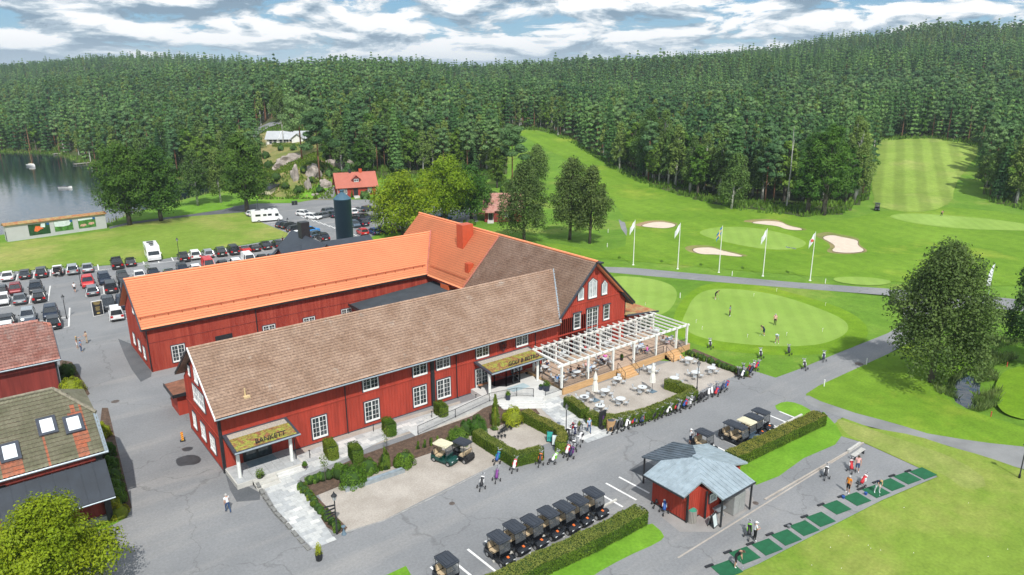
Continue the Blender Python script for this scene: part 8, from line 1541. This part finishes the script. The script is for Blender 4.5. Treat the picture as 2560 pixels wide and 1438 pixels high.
g = G(860, 1336); b = MB(); b.lathe([(.20, 0), (.20, .05), (.06, .35), (.05, .6), (.17, .68), (.17, .74)], 10); ob('outdoor_ashtray', b.mesh('outdoor_ashtray', mat('slate_base')), None, g, label='small pedestal ashtray beside the direction lamp post', cat='ashtray')
FW = mat('white_flag_cloth', (.72, .74, .78), .8, .05); FB = mat('flag_blue', (.02, .16, .42), .7); FY = mat('flag_yellow', (.85, .58, .02), .7); FRD = mat('flag_red', (.6, .08, .06), .7)
def flagpole(px, py, label, kind):
    g = GP(px, py); r_ = root('flagpole', g, 0, label, 'flagpole', 'white flagpoles beside the drive'); b = MB(); b.lathe([(.09, 0), (.07, 3), (.045, 8.5), (.02, 8.6)], 8); b.lathe([(.22, 0), (.20, .12)], 10); part('pole', b, WHITE, r_)
    pts = []; nx, nz = 7, 6; d = Vector((-.83, .40, 0)).normalized(); q = d.cross(Vector((0, 0, 1)))
    for i in range(nx):
        for j in range(nz): t = i/(nx-1); s = j/(nz-1); p = d*(.05+1.15*t*(1-.25*t))+Vector((0, 0, 8.4-s*1.15-t*1.35-.25*t*s))+q*.13*math.sin(t*7+s*2); pts.append(tuple(p))
    b = MB(); b.add(pts, [(i*nz+j, (i+1)*nz+j, (i+1)*nz+j+1, i*nz+j+1) for i in range(nx-1) for j in range(nz-1)])
    if kind == 'se':
        b.m = [1 if (i == 2 or j == 2) else 0 for i in range(nx-1) for j in range(nz-1)]; ob('flag', b.mesh('flag', [FB, FY], True), r_)
    else:
        ob('flag', b.mesh('flag', FW, True), r_); f_ = r_.children[-1]; e = MB()
        c = d*.55+Vector((0, 0, 7.1)); 
        if kind == 'crest':
            for sg in (-1, 1): e.lathe([(.26, -.012), (.26, .012)], 14, M=Matrix.Translation(c+q*(.12*sg)) @ q.to_track_quat('Z', 'Y').to_matrix().to_4x4())
            part('emblem', e, FRD, f_)
        elif kind == 'mark':
            e.lathe([(.12, -.012), (.12, .012)], 10, M=Matrix.Translation(c+q*.10) @ q.to_track_quat('Z', 'Y').to_matrix().to_4x4()); part('emblem', e, mat('flag_grey', (.25, .22, .25), .7), f_)
flagpole(1583, 663, 'white flagpole with white flag, leftmost of five', 'mark'); flagpole(1694, 673, 'white flagpole with plain white flag, second of five', 'plain'); flagpole(1797, 682, 'white flagpole with blue and yellow flag in the middle', 'se'); flagpole(1907, 691, 'white flagpole with white flag, fourth of five', 'mark'); flagpole(2025, 702, 'white flagpole with red crest on its flag, rightmost of five', 'crest')
g = G(2471, 738); b = MB(); b.tube([(0, 0, 0), (0, 0, 4.2), (.15, -.1, 5.2)], .04, 6); fr_ = root('feather_flag', g, 0, 'white feather banner standing behind the big weeping birch', 'banner'); part('pole', b, METAL, fr_); b = MB(); b.slab([(-.05, 0, 1.6), (-.75, .35, 1.4), (-.62, .3, 3.6), (-.2, .1, 4.9), (.1, -.06, 5.1)], (.4, .9, 0), .02); part('banner_cloth', b, FW, fr_)
for k, (px, py) in enumerate(((1905, 613), (1613, 764), (1884, 742), (1941, 729), (2056, 830), (1966, 840), (1868, 845), (1740, 808), (1755, 825), (2063, 765))):
    g = GP(px, py); b = MB(); h = 1.9 if k == 0 else .55; b.tube([(0, 0, 0), (0, 0, h)], .018, 4); fp_ = root('hole_flag', g, 0, 'hole flag '+('on the upper green with white pennant', 'small, on the left putting green', 'small, at the upper left of the putting green', 'small, upper middle of the putting green', 'small, right end of the putting green', 'small, right of the golfer in pale blue', 'small, left of the golfer in navy', 'small, left part of the putting green', 'small, near the pergola corner', 'small, upper right rim of the putting green')[k], 'hole flag', 'hole flags'); part('pin', b, WHITE, fp_); b = MB(); b.slab([(0, 0, h), (0, 0, h-h*.25), (.18+.2*(k == 0), 0, h-h*.12)], (0, 1, 0), .01); part('pennant', b, FY if k == 1 else WHITE, fp_)
for k, (px, py) in enumerate(((1830, 690), (2063, 709), (1518, 618), (2060, 966), (2166, 912), (1700, 745), (1520, 582))): g = GP(px, py); b = MB(); b.lathe([(.06, 0), (.06, .8), (.05, .85)], 8); ob('marker_post', b.mesh('marker_post', WHITE), None, g, label='short white marker post '+('between the third and fourth flagpole', 'right of the fifth flagpole', 'on the lawn behind the gable', 'at the drive edge opposite the trolleys', 'at the bend of the drive', 'between the two putting greens', 'near the little curved path')[k], cat='post', group='white marker posts')
for k, (px, py) in enumerate(((2477, 1042), (2517, 917), (2508, 845))): g = GP(px, py); b = MB(); b.tube([(0, 0, 0), (0, 0, .6)], .05, 5); ob('marker_post', b.mesh('marker_post', FRD), None, g, label='short red stake at the pond, '+('nearest the camera', 'on the mown side', 'behind the pond')[k], cat='post', group='red stakes round the pond')
def aboard(px, py, rz, label, panel):
    g = G(px, py); r_ = root('sandwich_board', g, rz, label, 'sign'); 
    for s in (-1, 1): b = MB(); b.slab([(-.32, s*.28, 0), (.32, s*.28, 0), (.32, s*.03, 1.1), (-.32, s*.03, 1.1)][::-s], (0, s, .2), .03); part('board', b, BLACK, r_); o = r_.children[-1]; b = MB(); b.slab([(-.26, s*.275, .12), (.26, s*.275, .12), (.26, s*.065, 1.04), (-.26, s*.065, 1.04)][::-s], (0, s, .2), -.012); part('poster', b, panel, o)
TEAL = mat('print_teal', (.03, .30, .26), .5, .4, 3.0); aboard(1781, 1315, R(10), 'sandwich board with white and turquoise poster by the kiosk', PS); aboard(1375, 1103, R(-50), 'sandwich board with green and white poster at the hedge opening', TEAL); aboard(1388, 1112, R(-50), 'grey sandwich board right of the green one at the hedge opening', PS)
g = G(247, 789); r_ = root('notice_board', g, R(4), 'tall black notice board with gold print beside the parked suv', 'sign'); b = MB(); b.box(-.72, -.05, 0, .72, .05, 2.3); part('frame', b, WHITE, r_); b = MB(); b.box(-.66, -.065, .08, .66, -.05, 2.22); part('board', b, BLACK, r_); o = r_.children[-1]; GOLD = mat('gold_print', (.40, .30, .10), .5); q = MB()
for z, w in ((2.05, .5), (1.85, .42), (1.35, .30), (1.22, .30), (1.09, .22), (.96, .3), (.83, .25), (1.7, .3)): q.box(-w, -.072, z, w, -.065, z+(.09 if z > 1.8 else .05))
q.lathe([(.24, 0), (.24, .01)], 14, M=Matrix.Translation((0, -.066, .42)) @ Matrix.Rotation(math.pi/2, 4, 'X') @ Matrix.Diagonal((1, .6, 1, 1))); part('gold_print', q, GOLD, o)
g = G(457, 1103); r_ = root('barrier_marker', g, R(-10), 'red and yellow striped barrier marker beside the gable', 'marker'); b = MB(); b.box(-.24, -.18, 0, .24, .18, .1); part('foot', b, BLACK, r_); b = MB(); b.box(-.11, -.03, .1, .11, .03, .98); part('panel', b, mat('marker_yellow', (.85, .50, .02), .5), r_); o = r_.children[-1]
for k in range(4): b = MB(); z = .16+k*.22; b.slab([(-.11, -.035, z), (.11, -.035, z+.10), (.11, -.035, z+.20), (-.11, -.035, z+.10)], (0, -1, 0), .006); part('stripe', b, FRD, o)
g = G(1509, 1072); r_ = root('parasol_heater', g, 0, 'black display stand with purple print beside the hedge end', 'display'); b = MB(); b.box(-.42, -.15, 0, .42, .3, .4); b.box(-.40, .1, .4, .40, .28, 1.9); part('stand', b, BLACK, r_); r_.name = 'display_stand'; b = MB(); b.slab([(-.12, .09, .7), (.12, .09, .7), (.06, .09, 1.4), (-.06, .09, 1.4)], (0, -1, 0), .01); part('print', b, mat('purple_print', (.12, .04, .18), .5), r_)
def slat_bin(px, py, label, col_, rad=.45, h=1.15, top=None):
    g = G(px, py); r_ = root('slatted_bin', g, 0, label, 'bin'); b = MB(); b.lathe([(rad*.9, 0), (rad*.9, h*.97)], 12); part('liner', b, DARK, r_); q = MB(); q.box(-.045, -.015, 0, .045, .015, h); sm_ = q.mesh('slat', col_); n = int(6.283*rad/.115)
    for k in range(n): a = 6.283*k/n; ob('slat', sm_, r_, (rad*math.cos(a), rad*math.sin(a), .02), a+math.pi/2)
    if top: b = MB(); b.lathe([(rad*.85, h*.98), (rad*.85, h+.02)], 12); part('lid', b, top, r_)
slat_bin(1510+17, 1075, 'round timber slatted bin at the corner of the clipped hedge', WOOD, .42, 1.1); slat_bin(1729, 1304, 'grey slatted bin with green lid at the kiosk corner', GREYW, .36, 1.05, mat('green_lid', (.05, .30, .20), .5)); slat_bin(1420, 1128, 'small brown bin with grey lid between hedge and trolleys', GREYW, .2, .9, DARK)
b = MB(); g = G(1384, 1000, 0)
def planter(px, py, label, z=0., r=.3, h=.5, m=None, lf='midgreen', ph=.5, pw=.7, kind='round'):
    g = G(px, py, z); r_ = root('planter', g, 0, label, 'planter'); b = MB(); b.lathe([(r*.8, 0), (r, h)], 14) if kind == 'round' else b.lathe([(r*.55, 0), (r*.5, .06), (r*.2, .2), (r*.25, .3), (r*.8, .4), (r, h)], 12); part('pot', b, m or BLACK, r_)
    rng = np.random.default_rng(int(px)); n = 350; sp = sph(n, rng); sp[:, 2] = np.abs(sp[:, 2]); P = sp*np.array([pw/2, pw/2, ph])*rng.uniform(.5, 1, (n, 1))+np.array([0, 0, h]); v, q = leafcloud(P, sp, .05, rng); ob('plant', npmesh('plant', v, q, LF[lf]), r_)
PBL = mat('blue_black_pot', (.03, .04, .07), .4); planter(652, 1205, 'black urn with pale leafy tree at the porch steps', 0, .32, .62, None, 'hedge', .75, .95, 'urn'); planter(763, 1175, 'brown urn with small green plant on the stone walk', 0, .28, .5, mat('brown_pot', (.08, .05, .04), .6), 'midgreen', .4, .5, 'urn')
planter(798, 1400, 'black square pot with small yellow conifer on the forecourt', 0, .28, .55, None, 'golden', 1.0, .55); planter(1366, 976, 'large dark round planter with lush green plant at the entrance railing', .55, .42, .62, PBL, 'shrub', .6, .95); planter(1352, 974, 'small purple blue planter left of the large dark one', .55, .25, .45, PBL, 'oak', .2, .4); planter(1270, 1000, 'dark pot with spiky green plant on the entrance stairs landing', .4, .30, .62, PBL, 'shrub', .6, .6); planter(1554, 901, 'grey pot with small bush at the head of the near terrace stair', DZ, .2, .4, None, 'oak', .5, .5); planter(1449, 1076, 'grey ribbed planter with dry flowers beside the trolley cluster', 0, .3, .6, GREYW, 'dryhedge', .5, .5)
g0, g1 = G(864, 1231), G(1012, 1181); L0 = (g1-g0).length; r_ = root('metal_gutter_bench', g0, math.atan2(g1.y-g0.y, g1.x-g0.x), 'long low galvanised trough bench lying on the gravel', 'bench'); b = MB(); b.box(0, -.06, 0, L0, .0, .34); b.box(0, .40, 0, L0, .46, .34); b.box(0, 0, .22, L0, .40, .27); part('trough', b, METAL, r_)
for k in range(4): b = MB(); b.box(.3+k*L0/3.4, .05, 0, .4+k*L0/3.4, .35, .23); part('foot', b, DARK, r_)
def bench(x, y, z, rz, L, label, m=GREYW, back=False):
    r_ = root('bench', (x, y, z), rz, label, 'bench')
    for k in range(4): b = MB(); b.box(-L/2, -.21+k*.11, .42, L/2, -.12+k*.11, .46); part('seat_slat', b, m, r_)
    for s in (-1, 1): b = MB(); b.box(s*(L/2-.2)-.03, -.2, 0, s*(L/2-.2)+.03, .22, .42); part('leg', b, BLACK, r_)
g = G(2144, 1141); bench(g.x, g.y, 0, R(2), 2.1, 'pale slatted bench at the top corner of the practice pad', mat('silver_wood', (.48, .47, .44), .8, .15)); g = G(2135, 1122); b = MB(); b.box(-1.2, -.1, 0, 1.2, .1, .3); ob('low_timber', b.mesh('low_timber', mat('silver_wood')), None, g, R(2), label='pale timber beam behind the bench on the practice pad', cat='beam')
TBW = mat('reddish_bench_wood', (.38, .18, .10), .7); bench(42.9, 60.2, .5, 0, 1.6, 'reddish bench left of the glazed vestibule', TBW); bench(48.2, 60.1, .5, 0, 1.8, 'reddish bench right of the glazed vestibule', TBW)
# driving mats with ball trays
MATG = mat('driving_mat_green', (.012, .105, .045), .95, .14, 2.0); b = MB(); b.box(-.85, -.72, 0, .85, .72, .03); mm = b.mesh('mat', MATG); b = MB(); b.box(-.85+.05, -.02, 0, -.10, .16, .10); tm = b.mesh('ball_tray', BLACK)
MP = [(2308, 1184), (2268, 1196), (2228, 1212), (2190, 1229), (2142, 1248), (2092, 1269), (2052, 1299), (2011, 1321), (1966, 1344), (1918, 1368), (1862, 1389), (1817, 1424)]
for k, (px, py) in enumerate(MP): g = G(px, py); place([('mat', mm, None, (0, 0, 0)), ('ball_tray', tm, None, (-.45, .76, 0))], 'driving_mat', (g.x, g.y, .012), R(-12), 'green driving range mat, '+('farthest right of the row', 'second from the far end', 'third from the far end', 'with the golfer in navy and white', 'in front of the golfer in orange', 'sixth from the far end', 'seventh from the far end, with a small basket', 'eighth from the far end', 'ninth from the far end', 'right of the golfer in white', 'under the golfer in black', 'cut by the bottom edge')[k], 'driving mat', 'green driving range mats')
for k, (px, py, c) in enumerate(((1972, 1320, 'grey'), (2164, 1237, 'blue'), (2108, 1246, 'blue'), (1836, 1274, 'blue'), (1846, 1268, 'blue'), (1840, 1280, 'blue'))): g = G(px, py); b = MB(); b.lathe([(.10, 0), (.14, .22)], 9); ob('ball_basket', b.mesh('ball_basket', BCM[c]), None, g, label='%s ball basket %s' % (c, ('beside the seventh mat', 'behind the mat with the bent golfer', 'at the mat before the golfer in orange', 'left, at the ball dispenser', 'behind, at the ball dispenser', 'front, at the ball dispenser')[k]), cat='basket')
rng = np.random.default_rng(2); bb = MB(); 
for k in range(16): px, py = rng.uniform(1900, 2540), rng.uniform(1240, 1436); g = G(px, py) if py > 1192+(2344-px)*.52 else None; bb.box(g.x-.018, g.y-.018, .006, g.x+.018, g.y+.018, .04) if g else None
ob('golf_balls', bb.mesh('golf_balls', WHITE), None, kind='stuff', label='white golf balls scattered on the range grass', cat='golf balls')
g = G(733, 513); 
for k in range(2): b = MB(); b.box(-.35, -.35, .08, .35, .35, 1.0); b.slab([(-.38, -.4, 1.02), (.38, -.4, 1.02), (.38, .38, 1.10), (-.38, .38, 1.10)], (0, 0, 1), .06); ob('wheelie_bin', b.mesh('wheelie_bin', BLACK), None, (g.x+k*.85, g.y, 0), -.3, label='black wheeled bin at the lot edge, '+('left', 'right')[k], cat='bin', group='black wheeled bins')
# black training block by the birch, small things on the lawns
g = G(2248, 760); b = MB(); b.box(-1.6, -.25, 0, 1.6, .25, .55); ob('speaker_bench', b.mesh('black_bench', BLACK), None, g, R(-40), label='low black bench half under the weeping birch', cat='bench').name = 'black_bench'
# lake: boats and jetties
def boat_hull(L, Wd, h):
    b = MB(); n = 9; vs = []
    for i in range(n): t = i/(n-1); w = Wd/2*math.sin(math.pi*min(1, .22+.78*(1-t)**.75*1.0) if t < 1 else 0)*1.0 if t < 1 else .01; w = Wd/2*(1-t**2.6) if t > .35 else Wd/2*(.82+.18*t/.35); x = -L/2+L*t; vs += [(x, -w, h+.12*t*t), (x, -w*.55, .02), (x, w*.55, .02), (x, w, h+.12*t*t)]
    b.add(vs, [(4*i+k, 4*i+k+1, 4*i+k+5, 4*i+k+4) for i in range(n-1) for k in range(3)]+[(0, 1, 2, 3), (3, 4*(n-1)+3, 4*(n-1), 0)] if False else [(4*i+k, 4*i+k+1, 4*i+k+5, 4*i+k+4) for i in range(n-1) for k in range(3)]+[(0, 1, 2, 3)]+[(4*i, 4*i+4, 4*i+7, 4*i+3) for i in range(n-1)]); return b
g = G(79, 416, LZ); r_ = root('sailing_boat', (g.x, g.y, LZ-.1), R(-70), 'small white sailing boat with bare wooden mast moored on the lake', 'boat'); part('hull', boat_hull(6.0, 2.1, .8), WHITE, r_); b = MB(); b.tube([(.6, 0, .8), (.2, 0, 7.6)], .07, 6); b.tube([(.6, 0, 1.5), (-1.9, 0, 1.45)], .05, 5); part('mast', b, mat('varnished_wood', (.42, .26, .10), .5), r_); b = MB(); b.box(-1.2, -.6, .85, 1.2, .6, 1.2); part('cabin', b, CANVAS, r_)
g = G(164, 471, LZ); r_ = root('rowing_boat', (g.x, g.y, LZ-.05), R(-30), 'white motor boat with dark cover moored on the lake', 'boat'); part('hull', boat_hull(4.2, 1.7, .65), WHITE, r_); b = MB(); b.slab([(-1.9, -.7, .72), (1.0, -.65, .76), (1.4, 0, .9), (1.0, .65, .76), (-1.9, .7, .72)], (0, 0, 1), .08); part('cover', b, BLACK, r_); b = MB(); b.box(-2.35, -.15, .3, -2.05, .15, 1.0); part('outboard_motor', b, DARK, r_)
for k, (px, py, lb) in enumerate(((215, 410, 'wooden jetty with moored skiff at the far lake shore'), (163, 386, 'small jetty with red upturned boat on the far lake shore'))): g = G(px, py, LZ); b = MB(); b.box(-5, -.9, .35, 5, .9, .5); [b.tube([(x, y, -.8), (x, y, .7)], .1, 5) for x in (-4.5, 0, 4.5) for y in (-.8, .8)]; ob('jetty', b.mesh('jetty', GREYW), None, (g.x, g.y, LZ), R(20-40*k), label=lb, cat='jetty')
g = G(166, 383, LZ); b = boat_hull(4, 1.5, .5); ob('upturned_boat', b.mesh('upturned_boat', FRD), None, (g.x+1, g.y+1, LZ+1.0), R(30), label='red boat pulled up beside the small far jetty', cat='boat').rotation_euler = (math.pi, 0, .5)
g = G(1170, 545); b = MB()
for k in range(5): b.box(-2+k*.9, -.4, .4, -1.4+k*.9, .4, .75); b.box(-2+k*.9, -1.1, .2, -1.4+k*.9, -.6, .45)
g = G(1195, 541); pt = root('picnic_table', g, R(-20), 'red picnic tables at the edge of the far lot', 'table'); b = MB(); b.box(-1.8, -.4, .7, 1.8, .4, .76); part('table_top', b, FRD, pt)
for s in (-1, 1): b = MB(); b.box(-1.8, s*.75-.13, .42, 1.8, s*.75+.13, .46); part('bench_seat', b, FRD, pt); b = MB(); b.tube([(s*1.4, -.8, 0), (s*1.4, 0, .7), (s*1.4, .8, 0)], .05, 4); part('leg', b, FRD, pt)
# young trees in the beds
def sapling(px, py, h, label, w=1.0):
    g = G(px, py); b = MB(); b.tube([(0, 0, 0), (.03, 0, h*.55), (0, .02, h*.95)], [.03, .02, .008], 5); rng = np.random.default_rng(int(px)); n = 260; sp = sph(n, rng); P = sp*np.array([w*.45, w*.45, h*.32])*rng.uniform(.4, 1, (n, 1))+np.array([0, 0, h*.68]); v, q = leafcloud(P, sp, .05, rng); place([('trunk', b.mesh('trunk', BARK), None, (0, 0, 0)), ('crown', npmesh('crown', v, q, LF['hedge']), None, (0, 0, 0))], 'young_tree', g, 0, label, 'tree')
sapling(814, 1206, 3.0, 'thin young tree with sparse leaves on the stone walk bed'); sapling(968, 1135, 3.2, 'thin young tree behind the golden upright shrub'); sapling(371, 690, 2.6, 'small young tree between the parked cars behind the orange ridge', 1.2)
# ---------------------------------------------------------------- the air
b = MB(); c_ = [xy(-150, -1700), xy(7200, -9500), xy(7200, 9500), xy(-150, 1700)]; b.prism(c_[::-1], -22, 125)
hm_ = bpy.data.materials.new('haze'); hm_.use_nodes = True; t_ = hm_.node_tree
for n_ in list(t_.nodes):
    if n_.type == 'BSDF_PRINCIPLED': t_.nodes.remove(n_)
v_ = t_.nodes.new('ShaderNodeVolumePrincipled'); v_.inputs['Color'].default_value = (0.72, 0.84, 0.95, 1); v_.inputs['Density'].default_value = 0.00016; v_.inputs['Anisotropy'].default_value = 0.2
t_.links.new(v_.outputs[0], [n for n in t_.nodes if n.type == 'OUTPUT_MATERIAL'][0].inputs['Volume'])
hz_ = ob('haze', b.mesh('haze', hm_), None, kind='stuff', label='thin blue summer haze over the valley', cat='haze')
